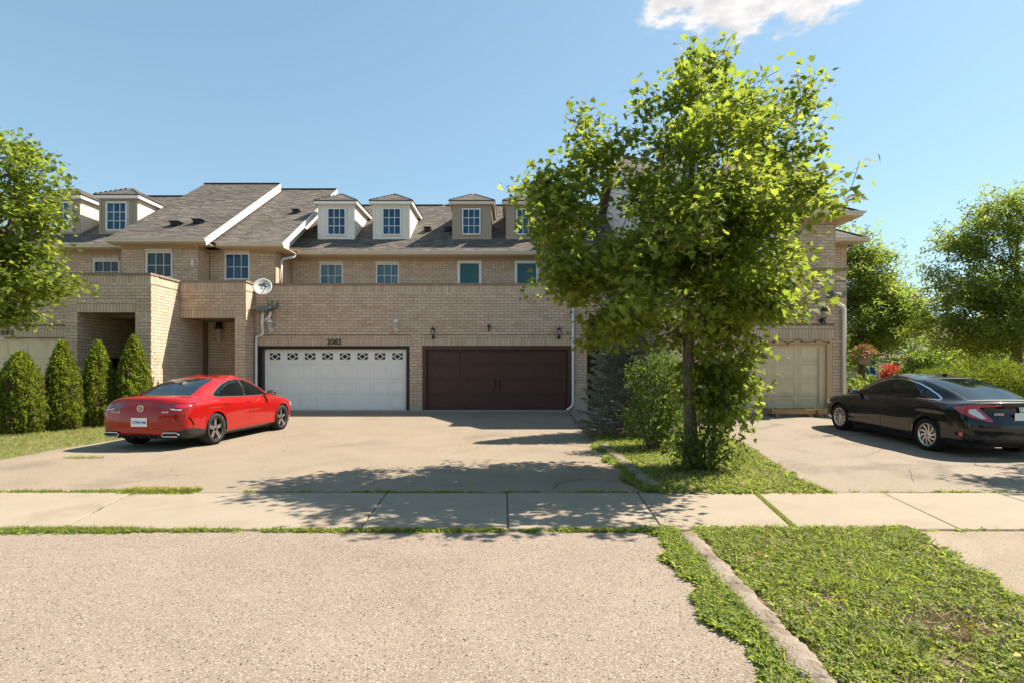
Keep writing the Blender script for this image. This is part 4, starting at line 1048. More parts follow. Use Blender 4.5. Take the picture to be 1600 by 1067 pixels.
def scatter(name, tmpl, P, Ydir, N, S, m, parent=None, kind='stuff', single=0, part='leaf', smooth=False, origin=None):
    """instances of a small mesh baked into one mesh. Ydir: tip direction, N: upper-face direction"""
    TV, TF = tmpl; TF = np.array(TF)
    Y = Ydir / np.maximum(np.linalg.norm(Ydir, axis=1, keepdims=True), 1e-6)
    X = np.cross(Y, N); X /= np.maximum(np.linalg.norm(X, axis=1, keepdims=True), 1e-6)
    Z = np.cross(X, Y)
    R = np.stack([X, Y, Z], -1) * S[:, None, None]
    n = len(P); rest = np.arange(n); one = []
    if single:
        sc = 830 / np.maximum(P[:, 1], .5); px = 800 + P[:, 0] * sc; py = 578 - (P[:, 2] - 1.55) * sc
        vis = (px > 0) & (px < 1600) & (py > 0) & (py < 1067)
        order = np.argsort(-(S * sc * vis)); one = order[:single]; rest = order[single:]
    V = np.einsum('nij,vj->nvi', R[rest], TV) + P[rest][:, None, :]
    F = (TF[None] + (np.arange(len(rest)) * len(TV))[:, None, None]).reshape(-1, TF.shape[1])
    o = obj(name, V.reshape(-1, 3), F, m, parent, kind=kind, origin=origin, smooth=True)
    if len(one):
        me = _mesh(part, TV, TF, True); me.materials.append(m); b = base_of(o)
        for i in one:
            c = bpy.data.objects.new(part, me); COL.objects.link(c); c.parent = o
            r = R[i]; p = P[i] - np.array(b)
            c.matrix_basis = Matrix([[*r[0], p[0]], [*r[1], p[1]], [*r[2], p[2]], [0, 0, 0, 1]])
    return o
def rnd_dirs(n, up=0.0):
    d = RNG.normal(size=(n, 3)); d[:, 2] += up
    return d / np.linalg.norm(d, axis=1, keepdims=True)

def grow_tree(label, base, trunk_top, tr, ells, ntips, per, lsize, m=M_maple, leaf=None, single=0, cat='tree', name='maple_tree',
              spread=.22, barkm=M_bark, group=None, droop=.25, lean=(0, 0), shell=.45, minr=.004, seed=1, wobble=.045, clump=.20, face=None):
    rng = np.random.default_rng(seed)
    T = thing(name, base, label, cat, group)
    base = Vector(base); leaf = leaf or leaf_maple()
    # tips inside the union of ellipsoids (cx, cy, cz, rx, ry, rz)
    E = np.array(ells, float); wgt = (E[:, 3] * E[:, 4] * E[:, 5]) ** .67; wgt /= wgt.sum()
    nc = max(30, ntips // 6)                    # clumps, with seven or so twig ends in each
    ic = rng.choice(len(E), nc, p=wgt)
    d = rng.normal(size=(nc, 3)); d /= np.linalg.norm(d, axis=1, keepdims=True)
    r = rng.random(nc) ** shell
    cen = E[ic, :3] + d * r[:, None] * E[ic, 3:] * .95
    cen[:len(E)] = E[:, :3]; ic[:len(E)] = np.arange(len(E))
    cen[len(E)] = E[0, :3] + np.array([0, 0, E[0, 5] * .75]); ic[len(E)] = 0; cen[len(E) + 1] = E[0, :3] + np.array([.1, 0, E[0, 5] * .35]); ic[len(E) + 1] = 0
    k_ = rng.integers(0, nc, ntips); idx = ic[k_]
    tips = cen[k_] + np.clip(rng.normal(size=(ntips, 3)), -1.7, 1.7) * np.array([clump, clump, clump * .62])
    # trunk nodes
    nodes = []; par = []
    H = trunk_top - base.z; nt = 14
    for i in range(nt + 1):
        t = i / nt
        nodes.append((base.x + lean[0] * t + wobble * math.sin(t * 5 + seed), base.y + lean[1] * t + wobble * math.cos(t * 4 + seed), base.z - .1 + (H + .1) * t)); par.append(i - 1)
    ntr = len(nodes)
    axis = np.array([base.x, base.y]); 
    order = np.argsort(np.hypot(tips[:, 0] - axis[0], tips[:, 1] - axis[1]) + .4 * np.abs(tips[:, 2] - E[:, 2].mean()))
    ends = []
    low = min(4, ntr - 1)
    for k in order:
        p = tips[k]; ND = np.array(nodes)
        dv = p - ND; dist = np.linalg.norm(dv, axis=1)
        horiz = np.hypot(dv[:, 0], dv[:, 1]); cost = dist + 1.1 * np.maximum(0, .55 * horiz - dv[:, 2]) 
        cost[:low] += 50
        j = int(np.argmin(cost)); a = ND[j]; L = dist[j]; ns = max(1, int(L / .35)); last = j
        for s in range(1, ns + 1):
            t = s / ns; q = a + (p - a) * t; q[2] += .10 * L * math.sin(math.pi * t); q += rng.normal(size=3) * .025 * (t < 1)
            nodes.append(tuple(q)); par.append(last); last = len(nodes) - 1
        ends.append(last)
    cnt = np.zeros(len(nodes))
    for e in ends: cnt[e] += 1
    for i in range(len(nodes) - 1, 0, -1): cnt[par[i]] += cnt[i]
    rad = np.maximum(minr, tr * .62 * (cnt / max(cnt[0], 1)) ** .47)
    for i in range(ntr):
        t = i / (ntr - 1); rad[i] = max(rad[i], tr * (1 - .55 * t) * (1 + .5 * max(0, .12 - t) / .12) * (1 if t < .6 else (1 - (t - .6) * 1.6)))
    mb = MB(); mb.tube([nodes[i] for i in range(ntr)], [float(rad[i]) for i in range(ntr)], 12, False)
    trunk = mb.build('trunk', barkm, T, True)
    kids = {}
    for i in range(ntr, len(nodes)): kids.setdefault(par[i], []).append(i)
    V = []; F = []; used = set()
    br = MB()
    starts = [i for i in range(ntr, len(nodes)) if par[i] < ntr]
    stack = list(starts)
    while stack:
        i = stack.pop(); ch = [nodes[par[i]], nodes[i]]; rr = [float(min(rad[par[i]], rad[i] * 1.25)), float(rad[i])]
        c = i
        while c in kids:
            ks = sorted(kids[c], key=lambda z: -cnt[z]); stack += ks[1:]; c = ks[0]; ch.append(nodes[c]); rr.append(float(rad[c]))
        br.tube(ch, rr, 5 if rr[0] < .02 else 7, False)
    br.build('branches', barkm, trunk, True)
    # leaves round every tip and along the outer twigs
    pts = []
    for e in ends:
        pts.append(nodes[e]); 
        if par[e] >= ntr: pts.append(nodes[par[e]])
    pts = np.array(pts); n = len(pts) * per
    src = np.repeat(pts, per, 0)
    P = src + np.clip(rng.normal(size=(n, 3)), -1.5, 1.5) * np.array([spread, spread, spread * .7])
    out = P - np.array([base.x, base.y, E[:, 2].mean()]); out[:, 2] *= .3; out /= np.linalg.norm(out, axis=1, keepdims=True) + 1e-6
    Yd = out * .8 + rng.normal(size=(n, 3)) * .6; Yd[:, 2] -= droop
    N = rng.normal(size=(n, 3)) * .55; N[:, 2] += .9
    if face is not None: N += np.array(face)
    S = lsize * rng.uniform(.6, 1.25, n)
    scatter('crown', leaf, P, Yd, N, S, m, T, single=single)
    return T

def E_px(L, Y0, H=None):
    """ellipsoids from sizes measured at the depth Y0: (x px, y px, rx px, ry px, depth radius m, depth shift m)"""
    s = 830 / Y0; o = []
    for (cx, cy, rx, ry, rd, sh) in L:
        o.append(((cx - 800) / s, Y0 + sh, 1.55 - (cy - 578) / s, rx / s, rd, ry / s))
    return o
# the maple in the bed
YM = 8.38
ell = E_px([(1098, 130, 38, 52, .5, 0), (1060, 190, 64, 58, 1.1, -.1), (1175, 195, 78, 60, 1.2, .0), (1252, 142, 30, 40, .4, .2),
            (1222, 262, 46, 58, 1.0, .1), (1085, 315, 122, 95, 2.1, -.2), (928, 245, 32, 52, .6, .0), (885, 335, 54, 66, 1.2, -.1),
            (892, 440, 60, 62, 1.4, 0), (1000, 410, 110, 88, 2.3, -.35), (1140, 390, 84, 98, 2.1, -.3), (985, 500, 88, 32, 1.9, -.35), (870, 300, 40, 50, .7, 0),
            (1150, 485, 66, 42, 1.9, -.4), (1125, 520, 56, 40, 1.0, -.1), (1122, 575, 42, 50, .7, -.1), (1105, 615, 26, 34, .4, 0), (1232, 405, 36, 56, .9, .2), (1165, 560, 28, 30, .4, -.3), (1130, 640, 26, 34, .3, -.2)], YM)
grow_tree('large leafy maple in the planting bed between the two driveways', (2.82, YM, 0.02), 6.0, .105, ell, 2100, 7, .114, M_maple, single=300, spread=.13, seed=3, face=(0, -.35, 0), shell=.42)

# maple leaning in from the left edge
ell = E_px([(20, 260, 62, 52, 1.0, 0), (-40, 330, 90, 90, 1.6, 0), (50, 330, 40, 42, .8, 0), (30, 440, 62, 52, 1.1, 0), (95, 445, 22, 22, .5, -.2), (-60, 440, 80, 80, 1.5, 0), (20, 500, 30, 16, .6, 0), (5, 400, 60, 30, 1, 0)], 11.6)
grow_tree('leafy maple leaning in at the left edge in front of the far left townhouse', (-12.4, 11.8, 0), 6.2, .13, ell, 700, 9, .118, M_maple, single=150, spread=.17, seed=5, shell=.45, face=(0, -.3, 0))

# maples at the right
ell = E_px([(1330, 400, 45, 48, 1.8, 0), (1365, 450, 50, 60, 1.8, 0), (1400, 510, 42, 60, 1.6, 0), (1340, 520, 45, 55, 1.8, 0), (1395, 470, 35, 35, 1.4, 0), (1330, 460, 60, 70, 2, 0)], 25)
grow_tree('rounded maple standing just beyond the corner of the end townhouse', (16.4, 25, .2), 6.2, .17, ell, 600, 9, .20, M_leafd, leaf_tuft(), spread=.30, clump=.5, seed=8, group=None)
ell = E_px([(1585, 340, 42, 50, 1.4, 0), (1530, 375, 55, 38, 1.6, 0), (1600, 420, 80, 60, 2.2, 0), (1500, 440, 52, 34, 1.5, 0), (1560, 470, 80, 34, 2, 0), (1475, 500, 42, 22, 1.2, 0), (1540, 525, 75, 22, 1.8, 0), (1650, 480, 60, 70, 2, 0)], 18.5)
grow_tree('tall airy maple at the right edge behind the juniper hedge', (17.8, 18.7, .2), 6.8, .17, ell, 720, 8, .17, M_leafd, leaf_tuft(), spread=.22, clump=.42, seed=9)
# the tree just outside the right edge: its shade falls across the side driveway
ell = [(11.6, 8.2, 4.6, 1.9, 1.6, 1.3), (12.4, 8.8, 5.6, 1.6, 1.6, 1.2), (11.3, 7.6, 3.9, 1.5, 1.0, .8)]
grow_tree('leafy maple on the verge just past the right side of the black car', (12.6, 8.4, 0), 5.6, .13, ell, 480, 9, .13, M_maple, spread=.2, seed=12)

# street trees across the road, behind the camera
rng = np.random.default_rng(77)
for k, (tx, lb) in enumerate(((-13, 'street tree across the road, behind the camera to the left'), (12, 'street tree across the road, behind the camera to the right'))):
    t = thing('street_tree', (tx, -19, 0), lb, 'tree', 'street trees across the road')
    mb = MB(); mb.tube([(tx, -19, -.1), (tx + .1, -19, 2.2), (tx, -19, 5.5)], [.16, .12, .05], 8); mb.build('trunk', M_bark, t, True)
    n = 5200; d = rnd_dirs(n); r = rng.random(n) ** .35
    P = np.array([tx, -19, 4.6]) + d * r[:, None] * np.array([3.2, 2.6, 2.9]) * (1 + .2 * np.sin(d[:, :1] * 6 + k) * np.cos(d[:, 2:] * 7))
    scatter('crown', leaf_tuft(), P, rnd_dirs(n), d + rnd_dirs(n) * .7, rng.uniform(.2, .42, n), M_leafd, t)

# small trees and shrubs far off on the right
def leafy_mass(name, label, cat, ell, n, size, m, base, leaf=None, group=None, up=.5, kindc='foliage', stem=True, seed=2):
    rng = np.random.default_rng(seed)
    T = thing(name, base, label, cat, group); E = np.array(ell, float)
    w = (E[:, 3] * E[:, 4] * E[:, 5]) ** .66; w /= w.sum(); idx = rng.choice(len(E), n, p=w)
    d = rng.normal(size=(n, 3)); d /= np.linalg.norm(d, axis=1, keepdims=True); r = rng.random(n) ** .25
    lump = 1 + .16 * np.sin(d[:, 0] * 7 + idx) * np.sin(d[:, 2] * 8 + idx * 2) * np.cos(d[:, 1] * 6)
    P = E[idx, :3] + d * (r * lump)[:, None] * E[idx, 3:]
    P += rng.normal(size=(n, 3)) * size * .5
    P[:, 2] = np.maximum(P[:, 2], base[2] + .03)
    N = d + rng.normal(size=(n, 3)) * .5; Yd = rng.normal(size=(n, 3)) * .7 + d * .5; Yd[:, 2] += up
    scatter(kindc, leaf or leaf_simple(), P, Yd, N, size * rng.uniform(.6, 1.3, n), m, T)
    if stem:
        mb = MB(); c = E[:, :3].mean(0)
        for k in range(9):
            e = E[k % len(E)]; a = rng.uniform(0, 6.28)
            mb.tube([(base[0] + .08 * math.cos(a), base[1] + .08 * math.sin(a), base[2] - .05), ((base[0] + e[0]) / 2 + .1 * math.cos(a), (base[1] + e[1]) / 2, (base[2] + e[2]) / 2),
                     (e[0] + e[3] * .5 * math.cos(a), e[1] + e[4] * .5 * math.sin(a), e[2] + e[5] * .4)], [.03, .02, .008], 5)
        mb.build('stems', M_bark, T)
    return T
# spreading juniper behind the black car
leafy_mass('juniper_shrub', 'broad yellow green juniper spreading behind the black car', 'juniper',
           E_px([(1480, 600, 60, 26, 1.2, 0), (1550, 592, 70, 30, 1.3, 0), (1620, 610, 70, 32, 1.4, 0), (1440, 608, 36, 18, 1, 0), (1500, 625, 60, 30, 1, -.4), (1590, 630, 60, 30, 1.2, -.6)], 15.2), 26000, .075, M_juniper, (13.2, 15.2, .2), leaf=leaf_tuft(), up=.9, seed=21)
fb = thing('background_trees', (40, 60, 0), 'soft band of distant trees below the sky at the right', 'trees'); fb['kind'] = 'stuff'
rng = np.random.default_rng(33); n = 15000
cx = rng.uniform(24, 75, 46); cy = rng.uniform(38, 62, 46); cr = rng.uniform(1.6, 3.4, 46); ch = rng.uniform(1.4, 3.3, 46)
i = rng.integers(0, 46, n); d = rnd_dirs(n); d[:, 2] = np.abs(d[:, 2])
P = np.stack([cx[i] + d[:, 0] * cr[i], cy[i] + d[:, 1] * cr[i], .2 + ch[i] * (.35 + d[:, 2]) * rng.uniform(.6, 1.05, n)], -1)
scatter('foliage', leaf_tuft(), P, rnd_dirs(n, .4), d + rnd_dirs(n) * .6, rng.uniform(.3, .65, n), M_leafd, fb)
# shrubs and the twin red bushes past the house corner
leafy_mass('flowering_bush', 'round bush covered in red blossom left of the thin post', 'flowering bush', E_px([(1391, 582, 11, 12, .5, 0), (1388, 592, 10, 8, .4, 0)], 30), 1300, .16, M_red, (21.4, 30, .2), group=None, seed=41)
leafy_mass('flowering_bush', 'smaller round bush covered in red blossom right of the thin post', 'flowering bush', E_px([(1418, 580, 8, 10, .4, 0)], 30), 900, .16, M_red, (22.3, 30, .2), group=None, seed=42)
mb = MB(); mb.tube([(21.9, 29.8, .1), (21.9, 29.8, 2.9)], .05, 8); mb.box(21.75, 22.05, 29.75, 29.8, 1.3, 1.7)
tag(mb.build('post', M_white), 'thin pale post between the two red flowering bushes', 'post')
leafy_mass('shrub', 'dark green shrub against the low beige house', 'shrub', E_px([(1352, 596, 14, 9, .6, 0), (1345, 606, 16, 10, .6, 0), (1372, 606, 12, 7, .6, 0)], 30), 1500, .2, M_bush, (19.8, 30, .2), seed=43)
leafy_mass('shrub', 'dark leafy shrub between the red bushes and the juniper', 'shrub', E_px([(1440, 572, 18, 20, .9, 0), (1425, 590, 14, 14, .8, 0)], 27), 2200, .2, M_bush, (20.6, 27, .2), seed=44)
leafy_mass('flower_bed', 'low bed of white and pink flowers beside the end townhouse corner', 'flower bed', [(11.4, 17.0, .42, .7, .5, .22)], 500, .09, M_pinkf, (11.4, 17.0, .2), seed=45, stem=False)
leafy_mass('leafy_plant', 'bright leafy plant growing beside the house corner near the downspout', 'plant', [(10.7, 16.3, .8, .25, .25, .55), (11.3, 16.6, .6, .35, .3, .35)], 700, .13, M_weed, (10.7, 16.3, .2), seed=46)
leafy_mass('climbing_vine', 'narrow vine climbing the end townhouse corner behind the downspout', 'vine', [(10.12, 16.2, 1.5, .13, .13, 1.3), (10.15, 16.3, 2.3, .10, .12, .8)], 900, .09, M_bush, (10.12, 16.2, .2), seed=47)
hb = thing('hanging_basket', (10.35, 15.6, 1.75), 'hanging basket of coral pink flowers at the end townhouse corner', 'flower basket')
mb = MB(); mb.lathe([(0.0, 1.72), (.13, 1.74), (.19, 1.90), (.20, 1.95), (.17, 1.95), (0, 1.93)], 16, (10.35, 15.6, 0)); mb.build('basket', M_coping, hb, True)
mb = MB(); mb.tube([(9.95, 15.9, 2.75), (10.2, 15.7, 2.8), (10.35, 15.6, 2.75)], .012, 6)
for a in (0, 2.1, 4.2): mb.tube([(10.35, 15.6, 2.75), (10.35 + .18 * math.cos(a), 15.6 + .18 * math.sin(a), 1.95)], .004, 4)
mb.build('hanger', M_black, hb)
n = 260; d = rnd_dirs(n, .5); P = np.array([10.35, 15.6, 2.05]) + d * np.array([.27, .25, .17]); scatter('foliage', leaf_simple(), P, d, rnd_dirs(n), RNG.uniform(.07, .13, n), M_bush, hb)
n = 110; d = rnd_dirs(n, .7); P = np.array([10.35, 15.6, 2.07]) + d * np.array([.30, .28, .20]); scatter('blossom', leaf_tuft(), P, d, rnd_dirs(n), RNG.uniform(.06, .10, n), M_pinkf, hb)

M_cedarb = mat('browned_cedar', (0.12, 0.08, 0.03), .8, island=[(0.13, 0.085, 0.03), (0.10, 0.09, 0.025), (0.17, 0.10, 0.04)])
# clipped white cedars on the left lawn
def cedar(px, top, base_py, Y, wpx, label, seed, squat=0.0):
    s = 830 / Y; X = (px - 800) / s; z0 = float(gh(X, Y)); ht = (base_py - top) / s; R = wpx / s / 2
    rng = np.random.default_rng(seed)
    T = thing('cedar_shrub', (X, Y, z0), label, 'evergreen shrub', 'clipped evergreens on the left lawn')
    prof = lambda t: R * (1 - t ** (1.7 + squat * 1.8)) ** .8 * (.80 + .20 * min(1, t * 6)) if t < 1 else 0
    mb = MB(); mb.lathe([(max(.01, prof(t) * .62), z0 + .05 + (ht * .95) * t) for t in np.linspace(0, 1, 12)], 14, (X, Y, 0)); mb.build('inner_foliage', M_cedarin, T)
    mb = MB(); mb.tube([(X, Y, z0 - .05), (X, Y, z0 + .4)], .05, 8); mb.build('trunk', M_bark, T)
    n = 9500; t = rng.random(n) ** .95; a = rng.random(n) * 2 * math.pi
    lump = 1 + .08 * np.sin(a * 3 + seed + t * 5) + .13 * np.sin(a * 7 + t * 15 + seed) * np.sin(t * 23 + a * 2) + .12 * np.sin(a * 13 - t * 31) * np.sin(a * 5 + t * 41)
    rr = np.array([prof(q) for q in t]) * lump * (1 - .28 * rng.random(n) ** 1.5) + .01
    P = np.stack([X + rr * np.cos(a), Y + rr * np.sin(a), z0 + .06 + ht * t + rng.normal(size=n) * .02], -1)
    Yd = np.stack([np.cos(a) * .5, np.sin(a) * .5, np.full(n, 1.0)], -1) + rng.normal(size=(n, 3)) * .45
    N = np.stack([np.cos(a), np.sin(a), np.full(n, .3)], -1) + rng.normal(size=(n, 3)) * .7
    dead = (np.abs(np.sin(a * 2.1 + seed)) ** 3 * np.abs(np.sin(t * 7 + seed)) > .72)
    scatter('foliage', leaf_tuft(), P[~dead], Yd[~dead], N[~dead], rng.uniform(.05, .12, (~dead).sum()), M_cedar, T)
    dd = np.where(dead)[0][::2]
    if len(dd): scatter('brown_foliage', leaf_tuft(), P[dd], Yd[dd], N[dd], rng.uniform(.04, .09, len(dd)), M_cedarb, T)
cedar(32, 560, 680, 13.1, 58, 'leftmost and squattest of the four clipped evergreens on the lawn', 51, .8)
cedar(97, 541, 671, 13.9, 56, 'second clipped evergreen from the left, pointed, in front of the garage door edge', 52)
cedar(153, 538, 664, 14.6, 52, 'third clipped evergreen from the left, pointed, in front of the porch opening', 53)
cedar(209, 530, 661, 15.0, 54, 'clipped evergreen nearest the red car, in front of the brick pier', 54)
leafy_mass('rose_bush', 'thin pale leafed rose stems against the brick pier beside the last clipped evergreen', 'rose bush', [(-10.55, 15.35, 1.75, .25, .2, .45), (-10.45, 15.3, 1.2, .22, .2, .5)], 260, .06, M_grass, (-10.55, 15.35, .1), seed=55)

# blue spruce
def spruce(X, Y, ht, R, label, seed=61):
    rng = np.random.default_rng(seed); z0 = float(gh(X, Y)); T = thing('blue_spruce', (X, Y, z0), label, 'spruce tree')
    mb = MB(); mb.tube([(X, Y, z0 - .1), (X, Y, z0 + ht * .97)], [.09, .01], 8); mb.build('trunk', M_bark, T)
    bm_ = MB(); P = []; D = []; N = []
    nb = 430
    for k in range(nb):
        t = (k / nb) ** .95; z = z0 + .12 + (ht - .15) * t; a = k * 2.39996 + rng.normal() * .2
        L = R * (1 - t) ** .72 * rng.uniform(.82, 1.12) + .06
        d = Vector((math.cos(a), math.sin(a), 0)); pts = []
        for s in range(5):
            u = s / 4; pts.append(Vector((X, Y, z)) + d * (L * u) + Vector((0, 0, -.20 * L * u + .22 * L * u * u * u)))
        bm_.tube(pts, [.012, .010, .008, .005, .003], 4, False)
        m_ = int(44 * L / R) + 8
        for _ in range(m_):
            u = rng.random() ** .55; q = pts[0] + (pts[4] - pts[0]) * u; q.z = z - .20 * L * u + .22 * L * u ** 3
            side = Vector((-d.y, d.x, 0)) * rng.normal() * .13 * (1.15 - u) ; q = q + side * 1.0
            P.append(tuple(q)); e = d * .8 + side.normalized() * .6 * rng.random() + Vector((0, 0, rng.uniform(-.1, .55)))
            D.append(tuple(e)); N.append((rng.normal() * .5, rng.normal() * .5, 1))
    bm_.build('branches', M_bark, T)
    V = []; F = []
    for k in range(7):                        # a brush of needles
        a = k / 7 * 2 * math.pi; c, s = math.cos(a), math.sin(a)
        for j in range(2):
            y0 = .15 + .45 * j; b = len(V)
            V += [(0, y0, 0), (.26 * c, y0 + .28, .26 * s + .04), (.03 * s, y0 + .12, -.03 * c)]; F.append((b, b + 1, b + 2))
    b = len(V); V += [(-.04, 0, 0), (.04, 0, 0), (0, 1.05, 0)]; F.append((b, b + 1, b + 2))
    n = len(P); scatter('needles', (np.array(V, float), F), np.array(P), np.array(D), np.array(N), rng.uniform(.09, .16, n), M_spruce, T)
spruce(2.85, 12.7, 4.5, 1.20, 'blue gray spruce in the planting bed beside the brown garage')
# the broadleaf shrub in front of it, and suckers round the maple's foot
leafy_mass('leafy_shrub', 'tall broadleaf shrub between the blue spruce and the maple trunk', 'shrub',
           E_px([(1058, 612, 20, 60, .4, .2), (1085, 640, 26, 44, .4, .5), (1022, 618, 36, 62, .5, 0), (1008, 655, 38, 38, .55, -.1), (1038, 580, 26, 38, .45, 0), (1052, 650, 24, 44, .4, -.1), (1000, 590, 22, 30, .3, 0)], 10.4), 5600, .080, M_bush, (2.75, 10.4, .04), seed=62, up=.2)
leafy_mass('root_suckers', 'leafy suckers sprouting round the foot of the maple trunk', 'shrub',
           [(2.88, 8.05, .38, .36, .25, .42), (3.05, 8.15, .75, .22, .2, .45), (2.62, 8.0, .3, .28, .2, .34), (3.22, 8.1, 1.05, .18, .18, .30), (3.1, 8.0, .25, .45, .25, .28)], 1700, .08, M_bush, (2.9, 8.1, .04), seed=63, up=.3)

# ------------------------------------------------------------------ ground cover
def weed_rosette():
    V = []; F = []
    for k in range(5):
        a = k * 1.2566; c, s = math.cos(a), math.sin(a); b = len(V)
        for (x, y, z) in [(0, 0, 0), (.16, .45, .28), (0, 1, .18), (-.16, .45, .28)]:
            V.append((x * c - y * s, z, x * s + y * c))
        F += [(b, b + 1, b + 2), (b, b + 2, b + 3)]
    return np.array(V, float), F                # local y is up (tip direction)
def blade():
    return np.array([(-.045, 0, 0), (.045, 0, 0), (.03, .55, .06), (-.03, .55, .06), (0, 1, .22)], float), [(0, 1, 2), (0, 2, 3), (3, 2, 4)]
def clover():
    V = []; F = []
    for k in range(3):
        a = k * 2.094; c, s = math.cos(a), math.sin(a); b = len(V)
        for (x, y, z) in [(0, .06, .9), (.22, .35, .98), (.14, .62, .9), (-.14, .62, .9), (-.22, .35, .98)]:
            V.append((x * c - y * s, z, x * s + y * c))
        F += [(b, b + 1, b + 2), (b, b + 2, b + 3), (b, b + 3, b + 4)]
    return np.array(V, float), F
def ground_pts(n, x0, x1, y0, y1, cond=None, clump=0.0):
    X = RNG.uniform(x0, x1, n); Y = RNG.uniform(y0, y1, n)
    k = np.ones(n, bool)
    if cond is not None: k &= cond(X, Y)
    if clump:
        f = np.sin(X * 5.1 + 1.3 * np.sin(Y * 3.7)) + np.sin(Y * 6.3 + 1.7 * np.sin(X * 4.1)) + .6 * np.sin(X * 13 + Y * 11)
        k &= RNG.random(n) < np.clip(.65 + clump * f, .05, 1)
    X, Y = X[k], Y[k]
    return np.stack([X, Y, gh(X, Y) + .0], -1)
def cover(name, label, cat, layers, parent=None):
    T = thing(name, (layers[0][1][:, 0].mean(), layers[0][1][:, 1].mean(), 0), label, cat); T['kind'] = 'stuff'
    for (nm, P, tm, smin, smax, tilt, m) in layers:
        n = len(P)
        if not n: continue
        Yd = RNG.normal(size=(n, 3)) * tilt; Yd[:, 2] = 1; N = RNG.normal(size=(n, 3)); N[:, 2] *= .2
        P = P.copy(); P[:, 2] += .004
        scatter(nm, tm, P, Yd, N, RNG.uniform(smin, smax, n), m, T)
    return T
W, BLD, CLV = weed_rosette(), blade(), clover()
right_edge = lambda Y: 2.46 + 0.275 * Y
bare = lambda X, Y: ((X - 2.72) / .38) ** 2 + ((Y - 3.25) / .22) ** 2
vc = lambda X, Y: (X > 1.50 + .05 * Y + .03 * np.sin(Y * 11)) & (X < right_edge(Y) + .05 * np.sin(Y * 13)) & (RNG.random(len(X)) < np.clip(bare(X, Y) * 1.2 - .15, .10, 1))
near = lambda n, f=None: ground_pts(n, 1.5, 4.1, 2.3, 5.2, f or vc, .22)
cover('weedy_grass', 'bright weedy grass and clover filling the verge in the right foreground', 'grass', [
    ('weeds', near(15000), W, .022, .062, .55, M_weed), ('clover', near(9000), CLV, .02, .045, .4, M_weed), ('grass_blades', near(30000), BLD, .025, .075, .8, M_grass),
    ('tall_grass', np.concatenate([np.stack([RNG.normal(x, .07, 120), RNG.normal(y, .06, 120), np.zeros(120)], -1) for x, y in ((2.35, 3.75), (2.7, 3.95), (2.1, 2.9), (2.9, 4.6))]), BLD, .06, .125, .6, M_weed),
    ('dry_straw', ground_pts(1400, 2.2, 3.3, 2.9, 3.7, lambda X, Y: bare(X, Y) < 1.7), BLD, .05, .13, 2.4, M_straw),
    ('dry_bits', ground_pts(4500, 1.6, 4, 2.4, 5.1, vc) + np.array([0, 0, .02]), BLD, .03, .08, 1.6, M_straw),
    ('fallen_leaves', ground_pts(26, 1.7, 3.6, 2.8, 5.0, vc) + np.array([0, 0, .045]), leaf_simple(), .045, .075, 2.6, M_yellow)])
wc = lambda X, Y: (X < 1.33 + .05 * Y) & (X > 1.06 + .055 * Y + .05 * np.sin(Y * 7) + .03 * np.sin(Y * 17) + .05 * (Y < 3))
st = lambda n: ground_pts(n, 1.1, 1.7, 2.3, 5.15, wc, .25)
cover('kerb_weeds', 'strip of weeds growing between the apron and the pinkish kerb', 'weeds', [('weeds', st(9000), W, .03, .075, .5, M_weed), ('grass_blades', st(7000), BLD, .04, .10, .6, M_grass), ('clover', st(5000), CLV, .02, .05, .3, M_weed)])
bc = lambda X, Y: (X > 1.80 + .05 * np.sin(Y * 5)) & (X < np.interp(Y, [6.7, 7.4, 8, 10.3, 12.2, 16], [4.05, 4.0, 4.15, 4.6, 4.85, 4.6]) + .06 * np.sin(Y * 9)) & (RNG.random(len(X)) < np.clip((((X - 3.75) / .5) ** 2 + ((Y - 8.0) / .6) ** 2) + .25, 0, 1))
bd = lambda n: ground_pts(n, 1.6, 5.0, 6.62, 12.5, bc, .2)
gx = lambda n: np.concatenate([bd(n), ground_pts(n // 7, 1.55, 1.95, 6.75, 11, lambda X, Y: X > 1.62 + .08 * np.sin(Y * 4) + .05 * (Y - 6.8) / 4, .3)])
cover('bed_weeds', 'green weeds and clover carpeting the planting bed under the maple', 'weeds', [('weeds', gx(22000), W, .03, .085, .5, M_weed), ('grass_blades', gx(11000), BLD, .05, .13, .6, M_grass), ('clover', gx(9000), CLV, .03, .06, .3, M_weed),
    ('dry_straw', bd(6000) + np.array([0, 0, .03]), BLD, .04, .10, 1.4, M_straw), ('small_flowers', bd(450) + np.array([0, 0, .06]), CLV, .02, .03, .4, M_yellow)])
lw = lambda n: ground_pts(n, -15.5, -8.78, 8.0, 16.0, lambda X, Y: X < -8.84 + .05 * np.sin(Y * 6), .12)
cover('lawn', 'short dry green lawn under the clipped evergreens at left', 'lawn', [('grass_blades', lw(60000), BLD, .03, .075, .6, M_grass), ('dry_grass', lw(16000), BLD, .03, .07, .9, M_straw), ('weeds', lw(7000), W, .02, .05, .5, M_weed)])
def joint(n, f0, f1, w, dens=1.0, lo=.02, hi=.06):
    t = RNG.random(n); LL = math.hypot(f1[0] - f0[0], f1[1] - f0[1]); q = t * LL; g = .5 + .30 * np.sin(q * 2.3 + f0[0]) + .25 * np.sin(q * 7.1 + 2) + .25 * np.sin(q * 17.3 + 1); k = RNG.random(n) < np.clip(g + dens - .75, 0.05, 1); t = t[k]
    X = f0[0] + (f1[0] - f0[0]) * t; Y = f0[1] + (f1[1] - f0[1]) * t + RNG.normal(size=len(t)) * w
    return np.stack([X, Y, gh(X, Y)], -1)
jp = lambda a, b, n, w, d=1.0: joint(n, a, b, w, d)
